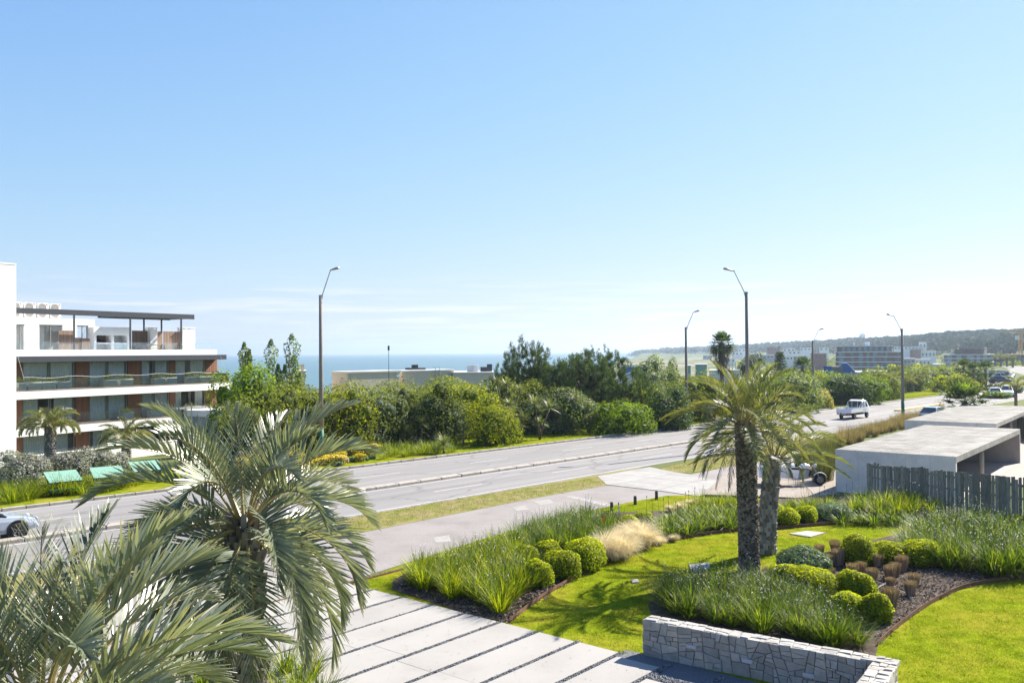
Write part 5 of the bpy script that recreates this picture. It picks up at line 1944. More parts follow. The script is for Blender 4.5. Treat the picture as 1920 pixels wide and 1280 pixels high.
def concrete_roof():
    m, t, out = _new('ribbed_concrete')
    p = N(t, 'ShaderNodeBsdfPrincipled', i_Roughness=.92)
    p.inputs['Specular IOR Level'].default_value = .2
    tc_ = N(t, 'ShaderNodeTexCoord')
    mp = N(t, 'ShaderNodeMapping')
    mp.inputs['Scale'].default_value = (.25, 9, 1)
    t.links.new(tc_.outputs['Object'], mp.inputs[0])
    nz = N(t, 'ShaderNodeTexNoise', i_Scale=1.2, i_Detail=5.0, i_Roughness=.7)
    t.links.new(mp.outputs[0], nz.inputs['Vector'])
    nz2 = N(t, 'ShaderNodeTexNoise', i_Scale=.9, i_Detail=6.0, i_Roughness=.7)
    t.links.new(tc_.outputs['Object'], nz2.inputs['Vector'])
    mx = N(t, 'ShaderNodeMixRGB')
    mx.inputs[1].default_value = rgba((.12, .113, .104))
    mx.inputs[2].default_value = rgba((.335, .322, .30))
    ad = N(t, 'ShaderNodeMath', operation='MULTIPLY_ADD')
    ad.inputs[1].default_value = .6
    t.links.new(nz.outputs['Fac'], ad.inputs[0])
    h = N(t, 'ShaderNodeMath', operation='MULTIPLY')
    h.inputs[1].default_value = .6
    t.links.new(nz2.outputs['Fac'], h.inputs[0])
    t.links.new(h.outputs[0], ad.inputs[2])
    mr = N(t, 'ShaderNodeMapRange')
    mr.inputs['From Min'].default_value = .40
    mr.inputs['From Max'].default_value = .72
    t.links.new(ad.outputs[0], mr.inputs['Value'])
    t.links.new(mr.outputs[0], mx.inputs[0])
    t.links.new(mx.outputs[0], p.inputs['Base Color'])
    b = N(t, 'ShaderNodeBump', i_Strength=.5, i_Distance=.03)
    t.links.new(nz.outputs['Fac'], b.inputs['Height'])
    t.links.new(b.outputs[0], p.inputs['Normal'])
    t.links.new(p.outputs[0], out.inputs[0])
    return m


M_RIB = concrete_roof()
M_PINKC = M('pinkish_concrete', (.36, .31, .275), .9, .08, 2, col2=(.42, .37, .33))


def carport(label, A, B, D, h=2.08):
    """A near-left roof corner, B near-right, D far-left (plan points)"""
    A, B, D = (np.array(p_[:2]) for p_ in (A, B, D))
    ex = (B - A)
    w = float(np.linalg.norm(ex))
    ex /= w
    ey = np.array([-ex[1], ex[0]])
    L = float((D - A) @ ey)
    root = thing('carport', label, 'carport', (A[0], A[1], 0), math.atan2(ex[1], ex[0]))
    # roof deck, sides of the slab
    Geo().bbox(-.002, w, 0, L, h - .30, h, .012).build('roof', M_RIB, root)
    # boarding ridges cast into the roof top, running down its length
    q = Geo()
    y = .1
    rgx = np.random.default_rng(int(L * 10))
    x = .08
    while x < w - .1:
        q.bx(x, x + .055, .03, L - .03, h - .004, h + rgx.uniform(.006, .014))
        x += .12
    tag(q.build('roof_ribs', M_RIB, root), kind='stuff')
    # near wall in separate pours with narrow joints
    n = 5
    for i in range(n):
        x0, x1 = w * i / n, w * (i + 1) / n
        Geo().bx(x0 + .004, x1 - .004, .0, .22, 0, h - .302).build('wall_panel', M_BOARDC, root)
        Geo().bx(x0 + .004, x1 - .004, -.004, .0, h - .30, h - .004).build('fascia_panel', M_BOARDC, root)
    Geo().bx(0, .22, .222, L - .222, 0, h - .302).build('side_wall', M_BOARDC, root)
    Geo().bx(0, w, L - .22, L, 0, h - .302).build('end_wall', M_PINKC, root)
    Geo().cyl((w - .55, L * .5, (h - .302) / 2), .13, h - .304, 14).build('column', M_PINKC, root, True)
    Geo().bx(.23, w, .23, L - .23, .014, .03).build('floor', M_PINKC, root)
    return root


carport('near concrete carport with ribbed flat roof behind the picket fence', g(1566, 842, 2.08), g(1792, 856, 2.08), g(1679, 794, 2.08))
carport('far concrete carport with ribbed flat roof, behind the near one', g(1696, 787.5, 2.08), g(1867, 794, 2.08), g(1762, 757, 2.08))

# ------------------------------------------------------------------ bollards and small garden things
M_POST = M('dark_timber_post', (.06, .068, .05), .9, .3, 9, bump=.4, bs=30)
for lab, u, v in (('short timber bollard left of the white marker stake', 1147, 958), ('middle short timber bollard by the crossover', 1191, 946), ('short timber bollard nearest the white crossover', 1231, 936)):
    c = g(u, v)
    r0 = thing('bollard', lab, 'bollard', (c[0], c[1], 0), 0, 'timber bollards by the path')
    Geo().tube([(0, 0, -.05), (0, 0, .36), (0, 0, .40)], [.075, .072, .060], 10).build('post', M_POST, r0, True)
    Geo().cyl((0, 0, .405), .058, .01, 10).build('cap', M_BARK, r0)
c = g(1160, 966)
r0 = thing('marker_stake', 'thin white marker stake with dark tip beside the bollards', 'stake', (c[0], c[1], 0))
Geo().bx(-.02, .02, -.02, .02, -.05, .45).build('stake', FLAT('white_paint_wood', (.72, .74, .76)), r0)
Geo().bx(-.021, .021, -.021, .021, .45, .56).build('tip', FLAT('blue_tip', (.05, .07, .16)), r0)
M_SLABG = M('concrete_cover', (.36, .345, .32), .9, .1, 4)
for lab, pts in (('square concrete inspection cover in the lawn near the edging', [(1480, 1002), (1512, 997), (1548, 1000), (1520, 1008)]), ('flat stone slab in the lawn by the palm trunk', [(1292, 1060), (1330, 1057), (1332, 1068), (1296, 1072)]), ('small pale stepping stone in the shaded lawn', [(1183, 1089), (1196, 1088), (1198, 1093), (1186, 1094)])):
    P = gp(pts)
    r0 = thing('inspection_cover', lab, 'cover', (*P[0], 0))
    c = np.mean(P, 0)
    Geo().prism([(a - P[0][0], b - P[0][1]) for a, b in P], 0, .05).build('rim', M_SLABG, r0)
    Geo().prism([((a - c[0]) * .8 + c[0] - P[0][0], (b - c[1]) * .8 + c[1] - P[0][1]) for a, b in P], .05, .058).build('lid', M_SLABG, r0)
# bird of paradise with an orange bloom
c = g(1130, 1030)
r0 = thing('bird_of_paradise', 'spiky plant with an orange bird of paradise flower above the feather grass', 'plant', (c[0], c[1], 0))
rg = np.random.default_rng(5)
q = Geo()
a = rg.uniform(0, 6.28, 40)
q.blades(np.zeros((40, 3)), a, rg.uniform(.6, .95, 40), rg.uniform(.1, .6, 40), .3, .05, 4, rg)
q.build('leaf_blades', M_DIETD, r0)
q = Geo()
for k in range(5):
    q.leaves([(0.02 * k, 0, 1.0 + .05 * k)], np.array([[0, -1, .2]]), .2, .3, .2, rg, bias=(0, 0, 2))
q.build('flower', FLAT('orange_petal', (.65, .17, .02)), r0)
# irrigation pipe among the stumps
P = [np.append(g(u, v)[:2], .07) for u, v in ((1560, 1075), (1600, 1082), (1650, 1096), (1690, 1112), (1712, 1125))]
tag(Geo().tube(catmull(P, 4), .012, 6).build('irrigation_hose', FLAT('grey_hose', (.30, .29, .28))), 'thin grey irrigation hose winding between the brown stumps', 'hose')
tag(Geo().tube(catmull([np.append(g(u, v)[:2], .07) for u, v in ((1640, 1110), (1655, 1100), (1665, 1096))], 4), .012, 6).build('irrigation_hose', FLAT('grey_hose_b', (.30, .29, .28))), 'short piece of grey hose in the bark near the stacked looking stumps', 'hose')

# ------------------------------------------------------------------ street lamps
M_POLE = M('concrete_pole', (.21, .185, .16), .9, .12, 3, bump=.2, bs=20)
M_PGREEN = M('green_pole_paint', (.035, .14, .095), .6, .15, 5)
M_GALV = M('galvanised_steel', (.30, .32, .34), .45, .08, 6, metal=.5)
M_LENS = M('lamp_lens', (.45, .38, .28), .25, .1, 6)


def lamp(label, u, vtop, vhead, Y, side, uh, group='street lamps along the avenue', green=1):
    top = at(u, vtop, Y)
    base = np.array([top[0], top[1], 0])
    head = at(uh, vhead, Y)
    root = thing('street_lamp', label, 'street lamp', (base[0], base[1], z1(base[0], base[1])), 0, group)
    H = top[2]
    Geo().tube([(0, 0, 0), (0, 0, H * .5), (0, 0, H)], [.16, .135, .105], 14).build('pole', M_POLE, root, True)
    Geo().tube([(0, 0, 0), (0, 0, 1.9)], [.169, .163], 14).build('painted_base', M_PGREEN, root, True)
    q = Geo().cyl((0, 0, H - .08), .13, .1, 12)
    q.cyl((0, 0, H - .5), .125, .06, 12)
    q.build('collar', M_GALV, root)
    # arm leans out across the road
    hx = head[0] - top[0]
    hz = head[2] - H
    hy = 1.2 * side * -.6
    Geo().tube([(0.05 * np.sign(hx), 0, H - .5), (hx * .12, 0, H + .05), (hx * .55, 0, H + hz * .92), (hx * .6, 0, H + hz)], [.035, .034, .03, .03], 8).build('arm', M_GALV, root, True)
    s = np.sign(hx)
    lh = abs(hx) * .55
    q = Geo()
    pr = [(0, .05), (.25, .09), (.6, .15), (.85, .17), (1.0, .06)]
    V, F = [], []
    for k, (f, w) in enumerate(pr):
        for j in range(8):
            an = PI * j / 7
            V.append((hx * .55 + s * lh * f, w * math.cos(an), H + hz - .02 + lh * .22 * f + w * .75 * math.sin(an)))
    for k in range(len(pr) - 1):
        for j in range(7):
            F.append((k * 8 + j, k * 8 + j + 1, (k + 1) * 8 + j + 1, (k + 1) * 8 + j))
    F += [tuple(range(8)), tuple(range(32, 40))]
    hd = q.add(V, F).build('lamp_head', M_GALV, root, True)
    V, F = [], []
    for k, (f, w) in enumerate(pr):
        for y_, dz in ((-w * .93, -.005), (-w * .4, -.05), (w * .4, -.05), (w * .93, -.005)):
            V.append((hx * .55 + s * lh * f, y_, H + hz - .022 + lh * .22 * f + dz * (1 if k else .3)))
    for k in range(len(pr) - 1):
        for j in range(3):
            F.append((k * 4 + j, k * 4 + j + 1, (k + 1) * 4 + j + 1, (k + 1) * 4 + j))
    Geo().add(V, F).build('lens', M_LENS, hd)
    return root


lamp('tall concrete street lamp at the left, between poplars and beige house', 601, 553, 506, 60, 1, 633)
lamp('tall concrete street lamp rising behind the palm pair on the lawn', 1399.5, 547, 508, 63, -1, 1360)
lamp('street lamp with thin arm in front of the grey leafed trees', 1286, 613, 585, 84, 1, 1310)
lamp('street lamp beyond the palm pair, left of the white truck', 1524, 638, 618, 110, 1, 1543)
lamp('street lamp on the verge beside the far carport', 1691, 616, 592, 86, -1, 1665)

# ------------------------------------------------------------------ apartment block across the road
M_WHITE = M('white_render', (.80, .79, .77), .85, .03, .6, bump=.1, bs=30, col2=(.68, .67, .655), v2=.4, c2lo=.5, c2hi=.8)
M_DKMET = M('charcoal_metal', (.045, .05, .062), .5, .1, 3, spec=.4)
M_WOOD = M('red_brown_timber', (.33, .155, .09), .65, .3, 2.0, bump=.3, bs=8, col2=(.21, .095, .055), v2=2.0, stretch=(14, 14, .35), objvar=.12)
M_WOODG = M('weathered_timber', (.24, .165, .12), .8, .25, 2.0, stretch=(12, 12, .4), col2=(.15, .105, .08), objvar=.1)
M_DECK = M('deck_edge', (.20, .165, .14), .85, .2, 4)
M_GLZ = GLASS('balustrade_glass', (.955, .985, .98), .01, .03)
M_PANE = GLASS('window_pane', (.95, .985, .995), .025, .03)
M_ROOM = M('room_interior', (.55, .54, .52), .9, .3, .6)
M_CURT = M('pale_curtain', (.88, .88, .87), .9, .08, 4)
M_ALU = M('window_frame_metal', (.28, .27, .26), .45, .06, 5, metal=.3)
M_PLANTER = M('planter_concrete', (.74, .76, .75), .85, .08, 5)
M_GRAVELW = M('white_terrace', (.60, .60, .59), .9, .05)

PB0 = np.array(at(155, 726, 75)[:2])
PB1 = np.array(at(425, 722, 88.4)[:2])
bd = (PB1 - PB0) / np.linalg.norm(PB1 - PB0)
d = FW * FPX + RT * (24 - 960) + UP * (0)
bnn = np.array([-bd[1], bd[0]])
tq = (PB0 @ bnn) / (d[:2] @ bnn)
BO = d[:2] * tq
BZ = -1.75
apt = thing('apartment_block', 'modern apartment block with white balcony bands, timber panels and dark pergola', 'building', (BO[0], BO[1], BZ), math.atan2(bd[1], bd[0]))


def fp(u, v, k=0.0):
    """photo position to block coordinates on the plane k metres behind the balcony edge"""
    d = FW * FPX + RT * (u - 960) + UP * (640 - v)
    O = BO + bnn * k
    tq = (O @ bnn) / (d[:2] @ bnn)
    P = np.array([0, 0, CAMH]) + d * tq
    return float((P[:2] - BO) @ bd), float(P[2] - BZ)


def fx(u, k=0.0):
    return fp(u, 720, k)[0]


def zz(v, u=155, k=0.0):
    return fp(u, v, k)[1]


FY = 1.6                                                  # facade plane behind the balcony edge
Z3t, Z3b = zz(727), zz(743)
Z2t, Z2b = zz(793), zz(809)
ZRt, ZRb = zz(667), zz(677.5)
XL, XR = 0.05, fx(436)
Z1 = .05
DEPTH = 9.0
xe3, xe2 = fx(407, FY), fx(424, FY)
# structural floors
Geo().bx(XL, XR, 0, FY + DEPTH, Z3b, Z3t - .12).build('balcony_slab', M_WHITE, apt)
Geo().bx(XL + .02, XR - .15, .05, FY + DEPTH - .05, Z3t - .118, Z3t).build('deck', M_DECK, apt)
xr2 = fx(425)
Geo().bx(XL + .3, xr2 + .3, 0, FY + DEPTH, Z2b, Z2t - .12).build('balcony_slab', M_WHITE, apt)
Geo().bx(XL + .32, xr2 + .15, .05, FY + DEPTH - .05, Z2t - .118, Z2t).build('deck', M_DECK, apt)
Geo().bx(XL, fx(425), 0, FY + DEPTH - .06, ZRb, ZRt).build('roof_fascia', M_DKMET, apt)
xp = fx(407, .9)
Geo().bx(.9, xp, .9, FY + DEPTH - .08, ZRt + .003, zz(655.5, k=.9)).build('parapet', M_WHITE, apt)
ZT = ZRt + .25
Geo().bx(-.5, XR, .4, FY + DEPTH + .1, -1.5, Z1).build('ground_floor', M_GRAVELW, apt)


def window_bay(x0, x1, z0, z1_, split, curt, rgx):
    """sliding window: frame, two panes, curtain folds and a dim room behind"""
    w = Geo()
    f = .07
    w.bx(x0, x1, FY - .03, FY + .06, z1_ - f, z1_)
    w.bx(x0, x1, FY - .03, FY + .06, z0, z0 + .05)
    for xx in [x0] + list(split) + [x1 - f]:
        w.bx(xx, xx + f, FY - .032, FY + .062, z0 + .05, z1_ - f)
    wo_ = w.build('window', M_ALU, apt)
    xs = [x0] + list(split) + [x1 - f]
    for a, b in zip(xs, xs[1:]):
        Geo().add([(a + f, FY + .01, z0 + .05), (b, FY + .01, z0 + .05), (b, FY + .01, z1_ - f), (a + f, FY + .01, z1_ - f)], [(0, 1, 2, 3)]).build('pane', M_PANE, wo_)
    # curtains
    for c0, c1 in curt:
        n = max(8, int((c1 - c0) / .06))
        xx = np.linspace(c0, c1, n)
        yy = FY + .14 + .05 * np.sin(np.arange(n) * 1.9) + rgx.normal(0, .012, n)
        V = np.concatenate([np.c_[xx, yy, np.full(n, z0 + .03)], np.c_[xx, yy, np.full(n, z1_ - .03)]])
        Geo().add(V, np.array([(i, i + 1, n + i + 1, n + i) for i in range(n - 1)])).build('curtain', M_CURT, wo_, True)
    # room shell
    r = Geo()
    V = [(x0, FY + .1, z0), (x1, FY + .1, z0), (x1, FY + 3.5, z0), (x0, FY + 3.5, z0), (x0, FY + .1, z1_), (x1, FY + .1, z1_), (x1, FY + 3.5, z1_), (x0, FY + 3.5, z1_)]
    r.add(V, np.array([(0, 1, 2, 3), (7, 6, 5, 4), (3, 2, 6, 7), (0, 3, 7, 4), (2, 1, 5, 6)]))
    r.build('room', M_ROOM, wo_)


def timber(x0, x1, z0, z1_):
    w = x1 - x0
    n = max(1, int(round(w / .24)))
    for i in range(n):
        Geo().bbox(x0 + w * i / n + .004, x0 + w * (i + 1) / n - .004, FY - .06, FY + .1, z0, z1_, .008).build('timber_board', M_WOOD, apt)
    Geo().bx(x0, x1, FY + .101, FY + .2, z0, z1_).build('timber_backing', M_DKMET, apt)


rgx = np.random.default_rng(21)
uw = [('t', 30, 41), ('w', 42, 139, 92), ('t', 141, 166), ('w', 167, 237.5, 201), ('t', 239, 264.5), ('w', 265, 316, 289), ('t', 317, 328), ('w', 328, 384, 355), ('t', 384.5, 407)]
cur3 = {1: [(0, .48), (.52, 1)], 3: [(0, .5), (.52, 1)], 5: [(0, .3), (.42, .5), (.52, 1)], 7: [(0, .35), (.55, 1)]}
cur2 = {1: [(0, .3), (.62, 1)], 3: [(.02, .5), (.52, 1)], 5: [(0, .5), (.55, 1)], 7: [(0, .22), (.7, .98)]}
cur1 = {1: [(0, .5), (.52, .9)], 3: [(.1, .9)], 5: [(0, .4)], 7: []}
for lv, (z0, z1_, cur) in enumerate(((Z3t, ZRb, cur3), (Z2t, Z3b, cur2), (Z1, Z2b, cur1))):
    for i, e in enumerate(uw):
        x0, x1 = fx(e[1], FY), fx(e[2], FY)
        if i == 8 and lv:
            x1 = xe2
        if e[0] == 't':
            timber(x0, x1, z0 + .002, z1_ - .002)
        else:
            sp = fx(e[3], FY)
            window_bay(x0 + .004, x1 - .004, z0 + .002, z1_ - .002, [sp - .1, sp + .05] if lv < 2 else [sp], [(x0 + .1 + (x1 - x0 - .2) * a, x0 + .1 + (x1 - x0 - .2) * b) for a, b in cur[i]], rgx)
# end wall and back
Geo().bx(xe3 - .1, xe3 + .15, FY + .21, FY + DEPTH, Z3t, ZRb).build('end_wall', M_WOOD, apt)
Geo().bx(xe2 - .1, xe2 + .15, FY + .21, FY + DEPTH, Z2t, Z3b).build('end_wall', M_WOOD, apt)
Geo().bx(xe2 - .1, xe2 + .15, FY + .21, FY + DEPTH, Z1, Z2b).build('end_wall', M_WHITE, apt)
Geo().bx(XL + .1, xe3 + .1, FY + DEPTH - .3, FY + DEPTH - .1, Z1 + .01, ZRb - .01).build('back_wall', M_WHITE, apt)
# glass balustrades with steel rail
for (x0, x1, zb, h) in ((XL + .08, XR - .35, Z3t, zz(708) - Z3t), (XL + .4, xr2 - .1, Z2t, .95), (XL + .5, xr2 - .3, Z1, .95)):
    n = 10
    for i in range(n):
        a, b = x0 + (x1 - x0) * i / n, x0 + (x1 - x0) * (i + 1) / n
        Geo().bx(a + .01, b - .01, .10, .112, zb + .02, zb + h).build('balustrade_pane', M_GLZ, apt)
    if zb == Z3t:
        Geo().bx(x1 - .012, x1, .115, FY + 2.5, zb + .02, zb + h).build('balustrade_pane', M_GLZ, apt)
ztp = zz(655.5, k=.9)
xt1 = fx(397, 1.1)
for i in range(10):
    a, b = 1.0 + (xt1 - 1.0) * i / 10, 1.0 + (xt1 - 1.0) * (i + 1) / 10
    Geo().bx(a + .008, b - .008, 1.06, 1.072, ztp + .003, ztp + .66).build('balustrade_pane', M_GLZ, apt)
# planters on the balconies are separate things
M_PLG = LEAF('planter_plant', [(.05, .07, .025), (.10, .13, .05), (.18, .20, .10)], .3, .6)


def planter(u0, u1, zb, label, seed, tall=1.0):
    x0, x1 = fx(u0, .5), fx(u1, .5)
    zb = zb + BZ
    w = x1 - x0
    c = BO + bd * (x0 + w / 2) + bnn * .5
    r0 = thing('planter_box', label, 'planter', (c[0], c[1], zb + .003), math.atan2(bd[1], bd[0]), 'planter boxes on the balconies')
    q = Geo()
    h = .62
    q.bx(-w / 2, w / 2, -.25, -.21, 0, h)
    q.bx(-w / 2, w / 2, .21, .25, 0, h)
    q.bx(-w / 2, -w / 2 + .04, -.21, .21, 0, h)
    q.bx(w / 2 - .04, w / 2, -.21, .21, 0, h)
    q.bx(-w / 2 + .04, w / 2 - .04, -.21, .21, 0, h - .06)
    q.build('box', M_PLANTER, r0)
    rg = np.random.default_rng(seed)
    n = 200
    P = np.stack([rg.uniform(-w / 2 + .1, w / 2 - .1, n), rg.uniform(-.18, .18, n), np.full(n, h - .06)], 1)
    Geo().blades(P, rg.uniform(0, 6.28, n), rg.uniform(.35, .85, n) * tall, rg.uniform(.1, .8, n), rg.uniform(.2, 1, n), .03, 3, rg).build('leaf_blades', M_PLG, r0)


for i, (a, b, z, lb) in enumerate([(32, 46, Z3t, 'leftmost planter box on the upper balcony'), (50, 75, Z3t, 'second planter box from the white wall on the upper balcony'), (77, 102, Z3t, 'third planter box from the white wall on the upper balcony'), (104, 129, Z3t, 'fourth planter box from the white wall on the upper balcony'), (191, 216, Z3t, 'left planter of the middle pair on the upper balcony'), (223, 247, Z3t, 'right planter of the middle pair on the upper balcony'), (286, 306, Z3t, 'left planter of the pair before the slim timber panel, upper balcony'), (310, 328.5, Z3t, 'right planter of the pair before the slim timber panel, upper balcony'), (349, 371, Z3t, 'first of three planters at the right end of the upper balcony'), (372.5, 392, Z3t, 'middle of three planters at the right end of the upper balcony'), (393.5, 412, Z3t, 'last planter at the right end of the upper balcony'),
                                   (226, 248, Z2t, 'left planter with bushy plant on the middle balcony'), (279, 301, Z2t, 'centre planter with bushy plant on the middle balcony'), (349, 372, Z2t, 'right planter on the middle balcony')]):
    planter(a, b, z, lb, 500 + i)
# penthouse
k2 = 3.6
pz0 = ztp - .3
ph_t = zz(598, k=k2)
zc = zz(610, k=k2)
Geo().bx(fx(32, k2), fx(178, k2), k2, k2 + 5, zc, ph_t).build('penthouse_wall', M_WHITE, apt)
for a, b in ((47, 74), (118, 145), (166, 179)):
    Geo().bx(fx(a, k2), fx(b, k2), k2 + .02, k2 + .3, pz0, zc - .002).build('penthouse_wall', M_WHITE, apt)
for a, b in ((33, 47), (74, 118), (145, 166)):
    w_ = Geo().bx(fx(a, k2), fx(b, k2), k2 + .08, k2 + .14, zc - .1, zc - .002).bx(fx((a + b) / 2 - .6, k2), fx((a + b) / 2 + .6, k2), k2 + .08, k2 + .14, pz0, zc - .1).build('window', M_ALU, apt)
    Geo().bx(fx(a, k2) + .01, fx(b, k2) - .01, k2 + .16, k2 + .17, pz0, zc - .1).build('pane', M_PANE, w_)
Geo().bx(fx(32, k2), fx(178, k2), k2 + 3, k2 + 3.2, pz0, zc - .002).build('penthouse_wall', M_ROOM, apt)
# barbecue niche block
zk = zz(612, k=k2 - .4)
bx0, bx1 = fx(176, k2 - .6), fx(243, k2 - .6)
kb2 = k2 - .6
n0, n1, n2, n3 = fx(181, kb2), fx(209, kb2), fx(214, kb2), fx(239, kb2)
zs, zn = zz(642, k=kb2), zz(628, k=kb2)
q = Geo()
q.bx(bx0, bx1, kb2, kb2 + 1.0, zn, zk)
for a, b in ((bx0, n0), (n1, n2), (n3, bx1)):
    q.bx(a, b, kb2, kb2 + 1.0, pz0, zn - .001)
q.bx(n0, n3, kb2 + .01, kb2 + 1.0, zs - .12, zs)
q.bx(bx0, bx1, kb2 + 1.001, kb2 + 1.1, pz0, zk)
q.build('barbecue', M_WHITE, apt)
Geo().bx(n0, n1, kb2 + .8, kb2 + .99, zs, zn).build('grill_back', M_WOODG, apt)
q = Geo()
q.box(((n0 + n1) / 2, kb2 + .5, zs + .25), (n1 - n0 - .3, .5, .03), np.array([(math.cos(.4), 0, math.sin(.4)), (0, 1, 0), (-math.sin(.4), 0, math.cos(.4))]))
q.build('grill', M_DKMET, apt)
Geo().bx(n2, n3, kb2 + .05, kb2 + .1, pz0, zs - .13).build('cabinet_door', FLAT('pale_blue_door', (.45, .55, .62)), apt)
# timber screens
for a, b, v, kk in ((110, 139, 620, k2 - .9), (139, 154, 633, k2 - .9), (154, 169, 634, k2 - 1.0)):
    x0, x1 = fx(a, kk), fx(b, kk)
    n = max(2, int((x1 - x0) / .12))
    for i in range(n):
        Geo().bx(x0 + (x1 - x0) * i / n + .004, x0 + (x1 - x0) * (i + 1) / n - .004, kk, kk + .05, pz0, zz(v, k=kk)).build('screen_board', M_WOODG, apt)
for a, b, v, kk in ((248, 282, 620.5, 4.4), (296, 305, 621, 4.4), (307, 340, 621, 4.4)):
    x0, x1 = fx(a, kk), fx(b, kk)
    n = max(2, int((x1 - x0) / .14))
    for i in range(n):
        Geo().bx(x0 + (x1 - x0) * i / n + .004, x0 + (x1 - x0) * (i + 1) / n - .004, kk, kk + .05, pz0, zz(v, u=300, k=kk)).build('screen_board', M_WOODG, apt)
# chimneys
for a, b, vt in ((282, 295, 615), (343, 366, 615)):
    kk = 4.0
    x0, x1 = fx(a, kk), fx(b, kk)
    ct = zz(vt, u=(a + b) / 2, k=kk)
    ch = Geo().bx(x0, x1, kk, kk + .8, pz0, ct - .12).build('chimney', M_WHITE, apt)
    cq = Geo().bx(x0 - .06, x1 + .06, kk - .06, kk + .86, ct, ct + .06)
    for xx in (x0 + .02, (x0 + x1) / 2 - .04, x1 - .1):
        cq.bx(xx, xx + .08, kk + .02, kk + .1, ct - .12, ct)
        cq.bx(xx, xx + .08, kk + .7, kk + .78, ct - .12, ct)
    cq.build('chimney_cap', M_WHITE, ch)
# pergola
kp, kq = 1.6, 5.2
pb, pt = zz(591.5, k=kp), zz(581.5, k=kp)
px1 = fx(365, kp)
Geo().bx(fx(30, kp), px1, kp, kp + .14, pb, pt).build('pergola_beam', M_DKMET, apt)
Geo().bx(fx(185, kq), px1, kq, kq + .14, pb, pt - .002).build('pergola_beam', M_DKMET, apt)
for i in range(14):
    xx = fx(235, kp) + (px1 - fx(235, kp)) * i / 13 - .06
    Geo().bx(xx, xx + .06, kp + .142, kq - .002, pb + .05, pt - .05).build('pergola_slat', M_DKMET, apt)
Geo().bx(fx(235, kp), px1 - .2, kp + .2, kq - .05, pt - .045, pt - .01).build('pergola_cover', M_DKMET, apt)
for u, kk in ((140, kp), (245.5, kp), (341, kp), (271, kq), (304, kq)):
    xx = fx(u, kk)
    Geo().bx(xx - .06, xx + .06, kk + .01, kk + .13, pz0, pb - .001).build('pergola_post', M_DKMET, apt)
# rooftop units
M_ACB = FLAT('air_unit_casing', (.66, .66, .64))
for i, (a, b) in enumerate(((20, 44), (46, 69), (71, 93), (95, 116))):
    kk = 4.6
    x0, x1 = fx(a, kk), fx(b, kk)
    w = x1 - x0
    zb = ph_t + .02
    c = BO + bd * (x0 + w / 2) + bnn * (kk + .25)
    ac = thing('air_conditioner', ['air conditioner on the roof nearest the white wall', 'second rooftop air conditioner from the white wall', 'third rooftop air conditioner from the white wall', 'rooftop air conditioner farthest from the white wall'][i], 'air conditioner', (c[0], c[1], zb + BZ), math.atan2(bd[1], bd[0]), 'rooftop air conditioners')
    h = zz(571.5, k=kk) - zb
    Geo().bbox(-w / 2 + .03, w / 2 - .03, -.2, .2, .06, h, .03).build('casing', M_ACB, ac)
    for zc2 in (h * .3, h * .72):
        Geo().lathe([(.02, 0), (.3, 0), (.33, .01), (.36, 0)], 18).build('fan_grille', M_ALU, ac, False, (-.08, -.205, zc2)).rotation_euler = (PI / 2, 0, 0)
    Geo().bx(w / 2 - .28, w / 2 - .14, -.206, -.201, h - .16, h - .06).build('badge', FLAT('red_badge', (.55, .03, .08)), ac)
    Geo().bx(-w / 2 + .1, -w / 2 + .2, -.15, .15, 0, .06).bx(w / 2 - .2, w / 2 - .1, -.15, .15, 0, .06).build('foot', M_DKMET, ac)
# roof terrace table
xc = fx(290, 3.0)
c = BO + bd * xc + bnn * 3.0
tb_ = thing('picnic_table', 'timber table with benches on the roof terrace', 'table', (c[0], c[1], pz0 + BZ), math.atan2(bd[1], bd[0]))
Geo().bx(-1.2, 1.2, -.4, .4, .72, .77).build('table_top', M_WOODG, tb_)
for s_ in (-1, 1):
    Geo().bx(-1.3, 1.3, s_ * .75 - .15, s_ * .75 + .15, .42, .46).build('bench_seat', M_WOODG, tb_)
    Geo().bx(s_ * .95 - .04, s_ * .95 + .04, -.7, .7, .36, .42).bx(s_ * .95 - .04, s_ * .95 + .04, -.3, -.2, 0, .72).bx(s_ * .95 - .04, s_ * .95 + .04, .2, .3, 0, .72).build('leg', M_WOODG, tb_)
# cable bracing at the fascia ends
cab = Geo()
for (a, b) in (((33, 668), (45, 712)), ((413, 668), (424, 700))):
    p0, p1 = fp(*a, 0), fp(*b, 0)
    cab.tube([(p0[0], -.03, p0[1]), (p1[0], -.03, p1[1])], .012, 5)
n = 40
xx = np.linspace(fx(45), fx(420), n)
cab.tube(np.c_[xx, np.full(n, .06), Z3t + .98 + .06 * np.sin(xx * 1.5)], .014, 4, False)
cab.build('light_string', FLAT('pale_cable', (.6, .6, .58)), apt)

# white neighbouring block at the left edge of the picture
wb = thing('white_block', 'tall blank white wall block at the left edge beside the apartments', 'building', (BO[0], BO[1], BZ), math.atan2(bd[1], bd[0]))
wt = zz(495, u=25, k=.3)
Geo().bx(-16, fx(31, -.2) - .05, -.25, 9, -1, wt).build('wall', M_WHITE, wb)
Geo().bx(-15.9, fx(31, -.2) - .15, -.15, 8.9, wt, wt + .02).build('roof', M_GRAVELW, wb)
Geo().bx(-16, fx(31, -.2) - .047, -.28, -.252, wt - .12, wt).build('coping', M_WHITE, wb)

# low terrace wall in front of the ground floor
q0, q1 = g(40, 864, -1.0), g(330, 832, -1.0)
dv = (q1 - q0)[:2]
L_ = float(np.linalg.norm(dv))
tw = Geo().bx(0, L_, -.12, .12, -1.2, .28).bx(-.02, L_ + .02, -.16, .16, .28, .36)
tag(tw.build('terrace_wall', M_WHITE, None, False, (q0[0], q0[1], -1.0), math.atan2(dv[1], dv[0])), 'low white terrace wall behind the silvery shrubs', 'wall')
